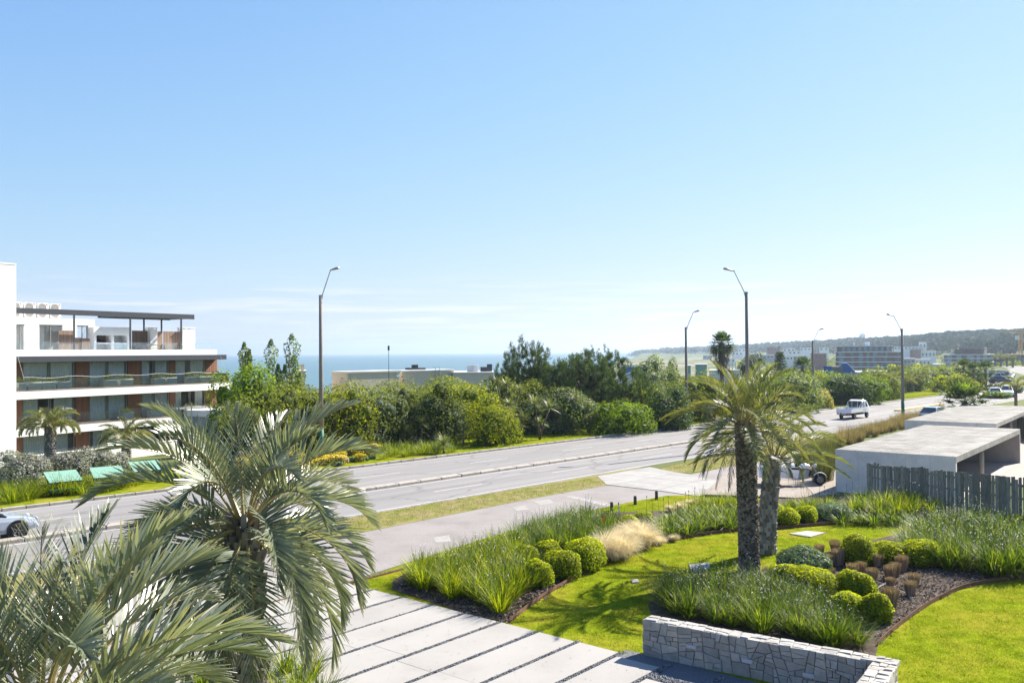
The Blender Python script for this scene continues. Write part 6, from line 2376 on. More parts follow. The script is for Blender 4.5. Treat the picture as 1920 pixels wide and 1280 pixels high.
# garage entrance beside the block
c = at(445, 800, 84)
gb_ = thing('garage', 'grey and white garage entrance right of the apartment block', 'building', (c[0], c[1], z1(c[0], c[1])), math.atan2(bd[1], bd[0]))
Geo().bx(-2.5, 2.2, 0, 4, -.5, 2.9).build('wall', FLAT('grey_blue_wall', (.30, .34, .40)), gb_)
Geo().bx(-2.7, 2.4, -.2, 4.2, 2.9, 3.5).build('roof', M_WHITE, gb_)
Geo().bx(-1.6, 1.4, -.03, 0, -.5, 2.3).build('door', FLAT('slate_door', (.20, .24, .30)), gb_)
rl = Geo()
for i in range(28):
    rl.bx(-2.6 + i * .18, -2.57 + i * .18, 0, .03, 3.5, 4.2)
rl.bx(-2.65, 2.35, -.01, .04, 4.2, 4.24)
rl.build('railing', M_DKMET, gb_)
# timber yard fence right of the garage
c = g(540, 838)
ff = thing('board_fence', 'grey weathered board fence behind the front palm, left of the lamp post', 'fence', (c[0], c[1] + 6, z1(c[0], c[1] + 6)), .2)
for i in range(26):
    Geo().bx(0, .15, 0, .03, 0, 2.3 + .03 * math.sin(i * 3.1)).build('board', M_WOODG, ff, False, (i * .165 - .6, .02 * (i % 2), 0))
# slim white pole with a camera by the fence
c = at(531, 800, 64)
pr0 = thing('camera_pole', 'slim white pole with a small camera beside the board fence', 'pole', (c[0], c[1], z1(c[0], c[1])))
hh = at(531, 760, 64)[2] - z1(c[0], c[1])
Geo().tube([(0, 0, 0), (0, 0, hh)], [.06, .05], 10).build('pole', M_ACB, pr0, True)
Geo().bbox(-.3, 0, -.07, .07, hh * .9 - .07, hh * .9 + .07, .02).build('camera', M_ACB, pr0)

# ------------------------------------------------------------------ planting across the road
GL = 'silvery shrubs before the apartments'
for i, (u, vb, w, h, lb) in enumerate([(20, 905, 70, 45, 'silvery pink flowering shrub at the left picture edge across the road'), (65, 902, 60, 50, 'silvery shrub left of the far palm trunk'), (130, 892, 60, 45, 'silvery shrub right of the far palm trunk'), (175, 884, 70, 44, 'silvery shrub with purple flowers between the two far palms'), (212, 876, 50, 38, 'grey shrub left of the small far palm'), (40, 880, 80, 34, 'back row silvery shrub beside the white block')]):
    shrub_px(lb, u, vb, w, h, 'silver', 600 + i, 2600, .12, name='silver_shrub', group=GL, nl=14)
GV = [clump_mesh(640 + i, 150, .75, .8, .8, .02, .3, 6) for i in range(3)]
rg = np.random.default_rng(31)
pts = [(u + rg.normal(0, 4), 942 - (u * .105) + rg.uniform(-14, 2)) for u in np.arange(-10, 260, 5.0)]
place_clumps('border_grass', 'green border grass tuft along the kerb by the green picnic tables', 'border grass by the picnic tables', pts, GV, M_DIET, (1.0, 1.4))
pts = [(u + rg.normal(0, 3), 868 - (u - 700) * .115 + rg.uniform(-22, -4)) for u in np.arange(706, 850, 5.0)]
place_clumps('border_grass', 'grey green border grass tuft along the kerb below the dark glossy shrub', 'border grass below the dark shrub', pts, GV, M_DIETD, (.9, 1.25))
# yellow flower drift
M_YFL = LEAF('yellow_flower', [(.08, .12, .02), (.50, .36, .02), (.62, .46, .03), (.66, .52, .05)], .2, .6)
YF = []
for i in range(3):
    rgy = np.random.default_rng(650 + i)
    q = Geo()
    n = 260
    P = rgy.normal(0, 1, (n, 3))
    P /= np.linalg.norm(P, axis=1)[:, None]
    P = np.abs(P) * np.sign(rgy.normal(0, 1, (n, 3)) * [1, 1, 0] + [0, 0, 1]) * np.array([.42, .42, .5]) * rgy.uniform(.7, 1, (n, 1))
    q.leaves(P, P, .10, .8, .4, rgy, rlo=.0, rhi=.3)
    n2 = 110
    P = rgy.uniform(-.42, .42, (n2, 2))
    q.leaves(np.c_[P, .5 - .5 * (P ** 2).sum(1) + rgy.uniform(0, .08, n2)], np.tile([0, -.3, 1.0], (n2, 1)), .085, .9, .3, rgy, rlo=.5, rhi=1)
    YF.append((q.mesh('leaf_blades'), None))
pts = [(u + rg.normal(0, 3), 878 - (u - 620) * .1 + rg.uniform(-28, -5)) for u in np.arange(450, 705, 3.6)]
place_clumps('yellow_daisy', 'yellow daisy bush in the flower drift around the left lamp post', 'yellow daisies by the left lamp post', pts, YF, M_YFL, (.8, 1.15))
M_PURP = LEAF('lavender_flower', [(.06, .08, .05), (.14, .11, .20), (.22, .17, .32)], .2, .7)
pts = [(u + rg.normal(0, 4), 846 + rg.uniform(-5, 5) - (u - 620) * .06) for u in np.arange(590, 700, 5)]
place_clumps('lavender', 'purple lavender tuft behind the yellow daisies', 'lavender behind the daisies', pts, GV, M_PURP, (.7, .95))
ball('small blond grass mound in front of the yellow daisies', 647, 868, 14, 12, 660, 500, mat=M_FEATH, leaf=.1, name='grass_mound')
for i, (u, v) in enumerate([(660, 866), (672, 865), (684, 864), (697, 861), (635, 874)]):
    ball(['blue grey cushion plant beside the blond mound', 'blue grey cushion plant under the daisies', 'blue grey cushion plant third from the blond mound', 'blue grey cushion plant at the daisies right end', 'blue grey cushion plant left of the blond mound'][i], u, v, 15, 8, 670 + i, 500, mat=M_GLAU, leaf=.1, name='cushion_plant')
# verge grass blades along the far kerb
n = 26000
rg = np.random.default_rng(8)
tt = rg.uniform(15, 110, n)
oo = -rg.uniform(.25, 7, n) * np.interp(tt, [15, 60, 110], [1, .6, .4])
Pq = OF + DF * tt[:, None] - NF * oo[:, None]
tag(Geo().blades(np.c_[Pq, np.full(n, .01)], rg.uniform(0, 6.28, n), rg.uniform(.06, .16, n), rg.uniform(.1, 1, n), .3, .03, 2, rg).build('verge_grass', M_TURF), 'bright grass blades on the verge below the hedge', 'grass', kind='stuff')


# ------------------------------------------------------------------ green picnic tables with sloping roofs
M_GRN = M('green_paint', (.045, .17, .115), .55, .12, 4)
M_GRNT = M('sunbleached_green_board', (.18, .335, .26), .8, .16, 5, stretch=(1, 8, 8))


ZP = .62


def picnic(label, pl, pr, group='green roadside shelters'):
    """pl, pr: front lower corners of the sloping board in the photo"""
    a, b = g(*pl, ZP), g(*pr, ZP)
    dx = (b - a)[:2]
    w = float(np.linalg.norm(dx))
    r0 = thing('picnic_table', label, 'table', (a[0], a[1], 0), math.atan2(dx[1], dx[0]), group)
    n = 7
    for i in range(n):
        y0, y1 = 1.15 * i / n, 1.15 * (i + 1) / n
        z0_, z1b = ZP + .42 * i / n, ZP + .42 * (i + 1) / n
        V = [(0, y0, z0_), (w, y0, z0_), (w, y1 - .012, z1b), (0, y1 - .012, z1b), (0, y0, z0_ + .03), (w, y0, z0_ + .03), (w, y1 - .012, z1b + .03), (0, y1 - .012, z1b + .03)]
        Geo().add(V, np.array([(0, 3, 2, 1), (4, 5, 6, 7), (0, 1, 5, 4), (1, 2, 6, 5), (2, 3, 7, 6), (3, 0, 4, 7)])).build('board', M_GRNT, r0)
    for x_ in (.12, w - .2):
        q = Geo().bx(x_, x_ + .08, .1, .18, 0, ZP + .01).bx(x_, x_ + .08, .95, 1.03, 0, ZP + .33).bx(x_ + .01, x_ + .07, -.5, 1.1, .18, .25)
        q.build('leg', M_GRN, r0)
    Geo().bx(-.1, w + .1, -.55, -.3, .30, .34).build('bench_seat', M_GRN, r0)
    Geo().bx(-.02, w + .02, -.03, -.002, ZP - .05, ZP + .02).build('edge_rail', M_DKMET, r0)


picnic('green slatted shelter table nearest the kerb by the far palm', (93, 906), (155, 900))
picnic('second green slatted shelter table, right of the first', (176, 897), (236, 892))
picnic('third green slatted shelter table glimpsed through the front palm fronds', (252, 885), (308, 880))

# ------------------------------------------------------------------ vehicles
M_CARP = PAINT('car_paint')
M_TYRE = M('tyre_rubber', (.022, .022, .024), .85, .1, 10)
M_RIM = M('wheel_rim', (.22, .225, .235), .35, .05, 8, metal=.7)
M_CGL = M('car_window', (.03, .045, .06), .06, .1, 2, spec=.8)
M_RED = FLAT('tail_light_red', (.45, .015, .012), .25)
M_HEADL = FLAT('head_lamp_clear', (.62, .64, .66), .15)
M_BLK = M('black_plastic', (.025, .025, .027), .6, .1, 6)


def loft(q, st, cap=True, r=None):
    n = len(st[0])
    V = np.concatenate([np.array(s_, float) for s_ in st])
    F = [(i * n + j, i * n + (j + 1) % n, (i + 1) * n + (j + 1) % n, (i + 1) * n + j) for i in range(len(st) - 1) for j in range(n)]
    fs = [tuple(f) for f in F]
    if cap:
        fs += [tuple(range(n))[::-1], tuple(range((len(st) - 1) * n, len(st) * n))]
    return q.add(V, fs, r)


def wheel_mesh(R=.31, w=.2):
    t_ = Geo()
    pr = [(R * .62, -w / 2), (R * .9, -w / 2), (R, -w * .35), (R, w * .35), (R * .9, w / 2), (R * .62, w / 2)]
    t_.lathe(pr, 18)
    r_ = Geo().lathe([(.02, w * .32), (R * .3, w * .36), (R * .55, w * .28), (R * .64, w * .44), (R * .64, -w * .3), (.02, -w * .3)], 18)
    for k in range(5):
        a = k * 1.2566
        r_.box((R * .36 * math.cos(a), R * .36 * math.sin(a), w * .36), (R * .5, R * .14, .02), a)
    a, b = t_.mesh('tyre', True), r_.mesh('rim')
    a.materials.append(M_TYRE)
    b.materials.append(M_RIM)
    return a, b


WHL = wheel_mesh()


def put_wheel(root, x, y, z, sc=1.0, name='wheel'):
    a = link(name, WHL[0], root, (x, y, z))
    a.rotation_euler = (PI / 2 if y < 0 else -PI / 2, 0, 0)
    a.scale = (sc, sc, sc)
    link('rim', WHL[1], a)
    return a


def make_car(name, label, loc, rot, color, group=None, suv=False):
    root = thing(name, label, 'car', loc, rot, group)
    h = 1.15 if suv else 1.0
    xs = [-2.08, -2.02, -1.7, -1.2, -.4, .5, 1.0, 1.5, 1.95, 2.1]
    tp = [.62, .84, .93, .94, .93, .91, .88, .82, .70, .50]
    hw = [.70, .79, .83, .85, .86, .86, .85, .83, .76, .64]
    q = Geo()
    st = []
    for x, t_, w in zip(xs, tp, hw):
        t_ *= h
        lo = .24 if -1.9 < x < 1.9 else .32
        st.append([(x, -w * .93, lo), (x, -w, lo + .16), (x, -w, t_ - .20), (x, -w * .94, t_ - .05), (x, -w * .75, t_), (x, w * .75, t_), (x, w * .94, t_ - .05), (x, w, t_ - .20), (x, w, lo + .16), (x, w * .93, lo)])
    loft(q, st)
    # roof panel and pillars
    rz = 1.44 * h
    bz = .92 * h
    roof = [[(-1.25, -.56, rz - .05), (-1.25, .56, rz - .05), (-1.25, .52, rz - .02), (-1.25, -.52, rz - .02)], [(-.6, -.60, rz - .02), (-.6, .60, rz - .02), (-.6, .55, rz + .03), (-.6, -.55, rz + .03)], [(.1, -.58, rz - .04), (.1, .58, rz - .04), (.1, .53, rz + .01), (.1, -.53, rz + .01)], [(.28, -.55, rz - .08), (.28, .55, rz - .08), (.28, .5, rz - .05), (.28, -.5, rz - .05)]]
    loft(q, roof)
    for s_ in (-1, 1):
        for (x0, z0, x1, z1b) in ((.95, bz, .2, rz - .05), (-.35, bz, -.4, rz - .04), (-1.85, bz, -1.2, rz - .05)):
            q.tube([(x0, s_ * .76, z0 - .03), (x1, s_ * .57, z1b)], .035, 5)
    b = q.build('body', M_CARP, root, False)
    b.color = rgba(color)
    gl = Geo()
    st = [[(-1.82, -.74, bz - .02), (-1.82, .74, bz - .02), (-1.80, .7, bz + .01), (-1.80, -.7, bz + .01)], [(-1.22, -.77, bz - .02), (-1.22, .77, bz - .02), (-1.22, .545, rz - .06), (-1.22, -.545, rz - .06)], [(.22, -.77, bz - .03), (.22, .77, bz - .03), (.22, .535, rz - .085), (.22, -.535, rz - .085)], [(.96, -.72, bz - .05), (.96, .72, bz - .05), (.94, .68, bz - .02), (.94, -.68, bz - .02)]]
    loft(gl, st)
    gl.build('window_glass', M_CGL, root)
    for x in (-1.28, 1.28):
        for s_ in (-1, 1):
            put_wheel(root, x, s_ * .78, .31, 1.05 if suv else 1.0)
            Geo().lathe([(.02, 0), (.37, 0), (.39, .012), (.36, .02)], 18).build('wheel_arch', M_BLK, root, False, (x, s_ * .853, .34)).rotation_euler = (PI / 2 * s_ * -1, 0, 0)
    for s_ in (-1, 1):
        Geo().bbox(2.0, 2.09, s_ * .55 - .14, s_ * .55 + .14, .58 * h, .70 * h, .02).build('headlight', M_HEADL, root)
        Geo().bbox(-2.085, -2.0, s_ * .62 - .1, s_ * .62 + .1, .62 * h, .78 * h, .02).build('tail_light', M_RED, root)
        Geo().bbox(.6, .75, s_ * .95 - .08, s_ * .95 + .08, .93 * h, 1.05 * h, .03).build('mirror', M_BLK, root)
    Geo().bx(2.08, 2.13, -.5, .5, .34, .5).build('grille', M_BLK, root)
    return root


ROADA = math.atan2(DF[1], DF[0])
c = g(12, 1013)
make_car('car', 'silver blue car on the road half hidden by the corner palm fronds', (c[0] - 1.2, c[1] - .1, .012), ROADA, (.30, .34, .40))
c = g(1866, 745.5)
make_car('car', 'white car coming round the bend, left of the two', (c[0], c[1], z1(c[0], c[1]) + .012), ROADA + PI + .3, (.75, .75, .75))
c = g(1887, 744)
make_car('car', 'white and dark car coming round the bend, right of the two', (c[0], c[1], z1(c[0], c[1]) + .012), ROADA + PI + .3, (.70, .72, .74), suv=True)
# car park
CP = [(1858, 716, (.03, .035, .05)), (1874, 717.5, (.05, .06, .09)), (1864, 711, (.35, .45, .6)), (1866, 708, (.06, .06, .08)), (1880, 712, (.6, .62, .65)), (1884, 708.5, (.45, .5, .55)), (1871, 705.5, (.55, .62, .72)), (1866, 704, (.6, .65, .7)), (1878, 705.5, (.25, .28, .33)), (1886, 706, (.2, .22, .25)), (1882, 710, (.10, .11, .14))]
cl = ['dark car front left in the sandy car park', 'dark blue car front right in the sandy car park', 'light blue car behind the front left dark one', 'black car in the middle of the car park', 'silver car at the right side of the car park', 'grey car behind the silver one', 'pale blue car at the back of the car park', 'whitish car at the back left of the car park', 'slate car at the back right of the car park', 'dark grey car farthest right in the car park', 'charcoal car beside the silver one']
for (u, v, colr), lb in zip(CP, cl):
    c = g(u, v)
    zc_ = z1(c[0], c[1])
    c = g(u, v, zc_)
    make_car('parked_car', lb, (c[0], c[1], z1(c[0], c[1]) + .03), ROADA - 1.2 + random.uniform(-.2, .2), colr, 'cars in the sandy car park')
cpx = [(1822, 738), (1848, 718), (1850, 702), (1898, 701), (1895, 712), (1866, 733), (1850, 739)]
P = []
for u, v in cpx:
    q = g(u, v)
    P.append((q[0], q[1]))
gq = Geo()
# sandy car park follows the ground
P = np.array(P)
cc = P.mean(0)
ring = [cc + (P - cc) * f for f in (0.02, .35, .7, 1)]
V, F = [], []
for r_ in ring:
    for p_ in np.concatenate([[r_[i] * (1 - a) + r_[(i + 1) % len(r_)] * a for a in (0, .25, .5, .75)] for i in range(len(r_))]):
        V.append((p_[0], p_[1], z1(*p_) + .02))
k = len(P) * 4
for i in range(3):
    for j in range(k):
        F.append((i * k + j, i * k + (j + 1) % k, (i + 1) * k + (j + 1) % k, (i + 1) * k + j))
tag(gq.add(V, np.array(F)).build('car_park', M('sandy_ground', (.32, .27, .22), .95, .1, .4)), 'sandy car park beside the distant road bend', kind='structure')

# ---- white pickup truck
def truck():
    c = g(1600, 784)
    root = thing('pickup_truck', 'small white flatbed truck with rear rack driving away on the near carriageway', 'truck', (c[0], c[1], .012), ROADA)
    wh = (.74, .75, .76)
    def P(q, nm, mat=M_CARP, par=root):
        o = q.build(nm, mat, par)
        o.color = rgba(wh)
        return o
    q = Geo()
    # cab loft, forward is +x
    st = []
    for x, zt_, w in ((.60, 1.88, .80), (1.0, 1.97, .82), (1.55, 1.95, .82), (1.95, 1.80, .80)):
        st.append([(x, -w, .62), (x, -w, 1.2), (x, -w * .9, zt_ - .06), (x, -w * .8, zt_), (x, w * .8, zt_), (x, w * .9, zt_ - .06), (x, w, 1.2), (x, w, .62)])
    for x, zt_, w in ((2.38, 1.18, .80), (2.5, .95, .78)):
        st.append([(x, -w, .55), (x, -w, .8), (x, -w * .97, zt_ - .06), (x, -w * .9, zt_), (x, w * .9, zt_), (x, w * .97, zt_ - .06), (x, w, .8), (x, w, .55)])
    loft(q, st)
    P(q, 'cab')
    # windows proud of the cab
    q = Geo()
    for s_ in (-1, 1):
        for x0, x1 in ((.72, 1.12), (1.24, 1.95)):
            V = [(x0, s_ * .825, 1.22), (x1, s_ * .825, 1.22), (x1 - (.25 if x1 > 1.5 else 0), s_ * .755, 1.78), (x0, s_ * .755, 1.78)]
            V = V + [(a, b - s_ * .03, z) for a, b, z in V]
            Geo().add(V, np.array([(0, 1, 2, 3), (4, 7, 6, 5), (0, 4, 5, 1), (2, 6, 7, 3), (1, 5, 6, 2), (0, 3, 7, 4)])).build('side_window', M_CGL, root)
    Geo().bx(.58, .602, -.74, .74, 1.14, 1.86).build('rear_window', M_CGL, root)
    Geo().add([(2.0, -.68, 1.74), (2.0, .68, 1.74), (2.40, .74, 1.2), (2.40, -.74, 1.2)], [(0, 1, 2, 3)]).build('windscreen', M_CGL, root)
    P(Geo().bx(-2.45, .5, -.80, .80, .70, .78), 'bed_floor')
    P(Geo().bx(-2.48, -2.44, -.80, .80, .70, 1.14), 'tailgate')
    for s_ in (-1, 1):
        P(Geo().bx(-2.43, .5, s_ * .80 - .02, s_ * .80 + .02, .70, 1.12), 'side_board')
    q = Geo()
    for x in (.4,):
        q.tube([(x, -.76, 1.1), (x, -.74, 1.75), (x, -.66, 1.84), (x, .66, 1.84), (x, .74, 1.75), (x, .76, 1.1)], .022, 6)
        for y in (-.3, .3):
            q.tube([(x, y, 1.1), (x, y, 1.84)], .015, 6)
    for y in (-.74, .74):
        q.tube([(.4, y, 1.7), (-.3, y, 1.1)], .02, 6)
    P(q, 'rack', FLAT('white_steel', (.7, .7, .7)))
    Geo().bx(-2.3, 2.2, -.45, .45, .40, .55).build('chassis', M_BLK, root)
    Geo().bx(-2.5, -2.46, -.75, .75, .50, .60).build('rear_bumper', FLAT('pale_steel', (.5, .5, .5)), root)
    for i in range(5):
        Geo().bx(-2.51, -2.502, -.72 + i * .31, -.58 + i * .31, .51, .59).build('reflector', M_RED, root)
    for s_ in (-1, 1):
        Geo().bx(-2.50, -2.46, s_ * .6 - .13, s_ * .6 + .13, .62, .70).build('tail_light', M_RED, root)
        put_wheel(root, 1.75, s_ * .74, .33, 1.05)
        put_wheel(root, -1.45, s_ * .70, .33, 1.05)
        Geo().bbox(2.0, 2.1, s_ * .98 - .09, s_ * .98 + .09, 1.25, 1.5, .03).build('mirror', M_BLK, root)
    Geo().bx(-2.505, -2.462, -.22, .22, .60, .70).build('number_plate', FLAT('plate_white', (.6, .6, .58)), root)
    return root


truck().scale = (.94, .94, .94)
# a bluish van roof glimpsed behind the far carport
c = at(1752, 764, 84.5)
make_car('car', 'pale blue car glimpsed behind the far carport roof', (c[0], c[1], .012), ROADA, (.32, .45, .58))

# ---- cargo tricycle
def trike():
    c = g(1497, 909)
    root = thing('cargo_tricycle', 'white three wheeled cargo motorcycle parked beside the carport corner', 'tricycle', (c[0], c[1], .014), -.10)
    wh = (.75, .76, .78)
    def P(q, nm, mat=M_CARP):
        o = q.build(nm, mat, root)
        o.color = rgba(wh)
        return o
    s = 1.0
    # cargo box (x back is negative)
    P(Geo().bx(-2.05, -.52, -.60, .60, .50, .56), 'bed_floor')
    for sg in (-1, 1):
        P(Geo().bbox(-2.05, -.54, sg * .60 - .02, sg * .60 + .02, .44, .98, .012), 'side_board')
        q = Geo()
        for x in (-2.0, -1.5, -1.0, -.58):
            q.tube([(x, sg * .60, .98), (x, sg * .60, 1.2)], .014, 5)
        q.tube([(-2.0, sg * .60, 1.2), (-.58, sg * .60, 1.2)], .014, 5)
        q.build('side_rail', M_GALV, root)
    P(Geo().bbox(-2.08, -2.04, -.60, .60, .44, .98, .012), 'tailgate')
    q = Geo().bbox(-.52, -.46, -.60, -.36, .44, 1.42, .015)
    q.bbox(-.52, -.46, .36, .60, .44, 1.42, .015)
    q.bbox(-.52, -.46, -.36, .36, .44, .9, .015)
    q.bbox(-.52, -.46, -.36, .36, 1.30, 1.42, .015)
    P(q, 'headboard')
    Geo().bx(-.525, -.518, -.57, -.53, .88, 1.0).build('reflector', M_RED, root)
    P(Geo().bbox(-.44, -.18, -.1, .32, .86, 1.05, .03), 'tool_box')
    # body panel below the seat
    pr = [(-.46, .34), (-.05, .34), (.0, .55), (.02, .78), (-.46, .80)]
    P(Geo().extrude([(a, b) for a, b in pr], 'y', -.14, .14), 'side_panel')
    Geo().bbox(-.46, .12, -.15, .15, .80, .90, .04).build('seat', M_BLK, root)
    st = []
    for x, zc_, hh_, w in ((.0, .84, .08, .09), (.14, .94, .13, .14), (.34, .99, .14, .16), (.54, .93, .13, .13), (.66, .84, .08, .08)):
        st.append([(x, w * math.cos(a), zc_ + hh_ * math.sin(a)) for a in np.linspace(0, 2 * PI, 10, endpoint=False)])
    q = Geo()
    loft(q, st)
    P(q, 'fuel_tank')
    q = Geo()
    q.cyl((.34, 0, .50), .14, .24, 14, 'y')
    q.bbox(.16, .52, -.11, .11, .36, .52, .03)
    q.box((.42, 0, .66), (.2, .18, .22), np.array([(math.cos(.3), 0, math.sin(.3)), (0, 1, 0), (-math.sin(.3), 0, math.cos(.3))]))
    q.build('engine', M_GALV, root)
    Geo().tube([(.66, 0, .85), (.55, 0, .45), (.1, 0, .32), (-.5, 0, .40), (-1.9, 0, .42)], .035, 6).build('frame', M_BLK, root)
    Geo().tube([(.4, -.12, .42), (.1, -.16, .3), (-.3, -.18, .3)], .03, 6).build('exhaust', M_GALV, root)
    q = Geo()
    for sg in (-1, 1):
        q.tube([(.72, sg * .09, 1.02), (1.08, sg * .09, .30)], .024, 7)
    q.build('fork', M_GALV, root)
    Geo().tube([(.56, -.36, 1.15), (.66, -.2, 1.16), (.70, 0, 1.08), (.66, .2, 1.16), (.56, .36, 1.15)], .016, 6).build('handlebar', M_BLK, root)
    Geo().lathe([(.02, .06), (.09, .05), (.10, 0), (.06, -.07), (.02, -.09)], 14).build('headlight', M_HEADL, root, True, (.86, 0, 1.0)).rotation_euler = (0, PI / 2, 0)
    for sg in (-1, 1):
        q = Geo().tube([(.6, sg * .3, 1.15), (.58, sg * .36, 1.32)], .008, 5)
        q.bbox(.56, .60, sg * .38 - .06, sg * .38 + .06, 1.30, 1.38, .015)
        q.build('mirror', M_BLK, root)
        Geo().ico((.74, sg * .2, .92), (.03, .03, .03), 1).build('indicator', FLAT('amber', (.6, .2, .02)), root)
    f = put_wheel(root, 1.08, -.0001, .29, .94, 'front_wheel')
    V, F = [], []
    for k, a in enumerate(np.linspace(.3, 2.6, 9)):
        for y in (-.085, 0, .085):
            V.append((1.08 + (.36 + (.02 if y == 0 else 0)) * math.cos(a), y, .29 + (.36 + (.02 if y == 0 else 0)) * math.sin(a)))
    F = [(k * 3 + j, k * 3 + j + 1, k * 3 + j + 4, k * 3 + j + 3) for k in range(8) for j in range(2)]
    P(Geo().add(V, F), 'fender')
    for sg in (-1, 1):
        put_wheel(root, -1.45, sg * .52, .30, .97)
        V = []
        for k, a in enumerate(np.linspace(.2, 2.94, 9)):
            for y in (sg * .42, sg * .64):
                V.append((-1.45 + .38 * math.cos(a), y, .28 + .36 * math.sin(a)))
        P(Geo().add(V, [(2 * k, 2 * k + 1, 2 * k + 3, 2 * k + 2) for k in range(8)]), 'fender')
    # maker's lettering on the side board, only its last letters show
    try:
        cu = bpy.data.curves.new('lettering', 'FONT')
        cu.body = 'BUCK'
        cu.size = .13
        cu.extrude = .002
        o0 = bpy.data.objects.new('lettering_outline', cu)
        COL.objects.link(o0)
        me = bpy.data.meshes.new_from_object(o0.evaluated_get(bpy.context.evaluated_depsgraph_get()))
        bpy.data.objects.remove(o0)
        o = link('lettering', me, root)
        o.location = (-1.25, -.625, .74)
        o.rotation_euler = (PI / 2, 0, 0)
        me.materials.clear()
        me.materials.append(FLAT('dark_lettering', (.10, .11, .13)))
    except Exception:
        pass


trike()
# round traffic sign glimpsed through the palm crown
c = at(1347, 787, 66)
r0 = thing('traffic_sign', 'round red rimmed white traffic sign behind the tall palm fronds', 'sign', (c[0], c[1], 0))
Geo().tube([(0, 0, 0), (0, 0, c[2] + .2)], .03, 8).build('post', M_GALV, r0)
sg_ = Geo().cyl((0, -.04, c[2]), .30, .012, 24, 'y').build('rim', FLAT('sign_red', (.55, .02, .02)), r0)
Geo().cyl((0, -.05, c[2]), .23, .012, 24, 'y').build('face', FLAT('sign_white', (.7, .7, .72)), sg_)

# ------------------------------------------------------------------ houses behind the hedge
M_BEIGE = M('beige_render', (.60, .52, .41), .9, .04, .5, col2=(.52, .45, .35), v2=.5, c2lo=.5, c2hi=.8)
M_ROOFW = M('pale_roof', (.62, .60, .57), .9, .05, .6)
M_BLUE = M('royal_blue_paint', (.025, .12, .36), .6, .05, 1)
M_TILE = M('red_tile', (.27, .10, .06), .85, .2, 2)


def block(name, label, u0, u1, vt, vb, Y, depth, wall, roof=None, group=None, wins=(), rotz=0.0, cat='building', par=None, extra=3.0, over=.1, wmul=1.0):
    """simple building: front face seen between u0..u1 and vt..vb at distance Y; wins: (fx0, fx1, fz0, fz1) fractions"""
    a = at(u0, vb, Y)
    w = (u1 - u0) * Y / FPX * wmul
    zt_ = at((u0 + u1) / 2, vt, Y)[2]
    zb_ = min(at((u0 + u1) / 2, vb, Y)[2], z1(a[0], a[1]))
    tb = math.atan2(a[0] + w / 2, a[1])
    root = thing(name, label, cat, (a[0], a[1], zb_), -tb + rotz, group)
    h = zt_ - zb_
    Geo().bx(0, w, 0, depth, -extra, h).build('wall', wall, root)
    Geo().bx(-over, w + over, -over, depth + over, h + .003, h + .18 if Y < 300 else h + .5).build('roof', roof or M_ROOFW, root)
    hv = at((u0 + u1) / 2, vb, Y)[2] - zb_
    for (x0, x1, z0, z1_) in wins:
        hz0, hz1 = hv + (h - hv) * z0, hv + (h - hv) * z1_
        f = Geo().bx(w * x0, w * x1, -.06, 0, hz0, hz1).build('window', M_ALU, root)
        m_ = .04 * (hz1 - hz0) + .03
        Geo().bx(w * x0 + m_, w * x1 - m_, -.09, -.06, hz0 + m_, hz1 - m_).build('pane', M_CGL, f)
    return root, w, h


b1, w, h = block('flat_roofed_house', 'beige flat roofed house showing above the hedge, with roof ladder', 652, 746, 699, 716, 98, 3.2, M_BEIGE, M_ROOFW, rotz=.62, wmul=1.3)
Geo().bx(w * .92, w * .99, -.05, .3, h - .6, h - .02).build('pier', M_ROOFW, b1)
b2, w, h = block('flat_roofed_house', 'longer beige flat roofed wing right of the thin mast', 754, 848, 697, 716, 104, 3.2, M_BEIGE, M_ROOFW, rotz=.62, wmul=1.3)
q = Geo()
for x in (w * .62, w * .70):
    q.tube([(x, -.1, h - 1.4), (x, -.1, h + .5), (x, .4, h + .5)], .03, 5)
for i in range(5):
    q.tube([(w * .62, -.1, h - 1.3 + i * .35), (w * .70, -.1, h - 1.3 + i * .35)], .02, 5)
q.build('roof_ladder', M_GALV, b2)
q = Geo().bx(w * .36, w * .62, 2, 3.5, h + .18, h + .42)
for i in range(5):
    q.bx(w * (.41 + i * .025), w * (.42 + i * .025), 2.5, 2.7, h + .42, h + .8)
q.build('roof_vent', M_DKMET, b2)
c = at(729, 700, 96)
ms_ = thing('mast', 'thin dark antenna mast in front of the beige house', 'mast', (c[0], c[1], z1(c[0], c[1])))
mh = at(729, 648, 96)[2] - z1(c[0], c[1])
Geo().tube([(0, 0, 0), (0, 0, mh)], [.05, .025], 6).build('pole', M_DKMET, ms_)
Geo().bx(-.1, .1, -.05, .05, mh - .5, mh).build('antenna', M_DKMET, ms_)
b3, w, h = block('low_grey_house', 'low grey roofed house with rooftop units left of the pines', 850, 925, 700, 712, 108, 8, FLAT('cream_wall', (.56, .50, .42)), M_ROOFW)
for x in (.34, .46):
    Geo().bbox(w * x, w * x + .8, 1, 1.5, h + .2, h + 1.0, .04).build('air_unit', M_ACB, b3)
Geo().bx(w * .68, w * .85, 2, 3.2, h + .2, h + .75).build('chimney', M_DKMET, b3)
Geo().bx(w * .85, w * .98, 2, 3, h + .2, h + 1.1).build('chimney', M_DKMET, b3)
b4, w, h = block('chimney_house', 'small beige gable end with chimney behind the poplars', 555, 572, 698, 720, 96, 6, M_BEIGE, M_BEIGE)
Geo().bx(w * .5, w * .9, 1, 1.6, h + .2, h + .9).build('chimney', M_BEIGE, b4)
block('blue_building', 'royal blue flat building between the pines and the grey leafed tree', 1164, 1206, 690, 712, 150, 12, M_BLUE, M_BLUE)
c = at(1192, 708, 140)
tr_ = thing('tent_roof', 'white pitched roof just below the royal blue building', 'building', (c[0], c[1], c[2] - 2.5), -.15)
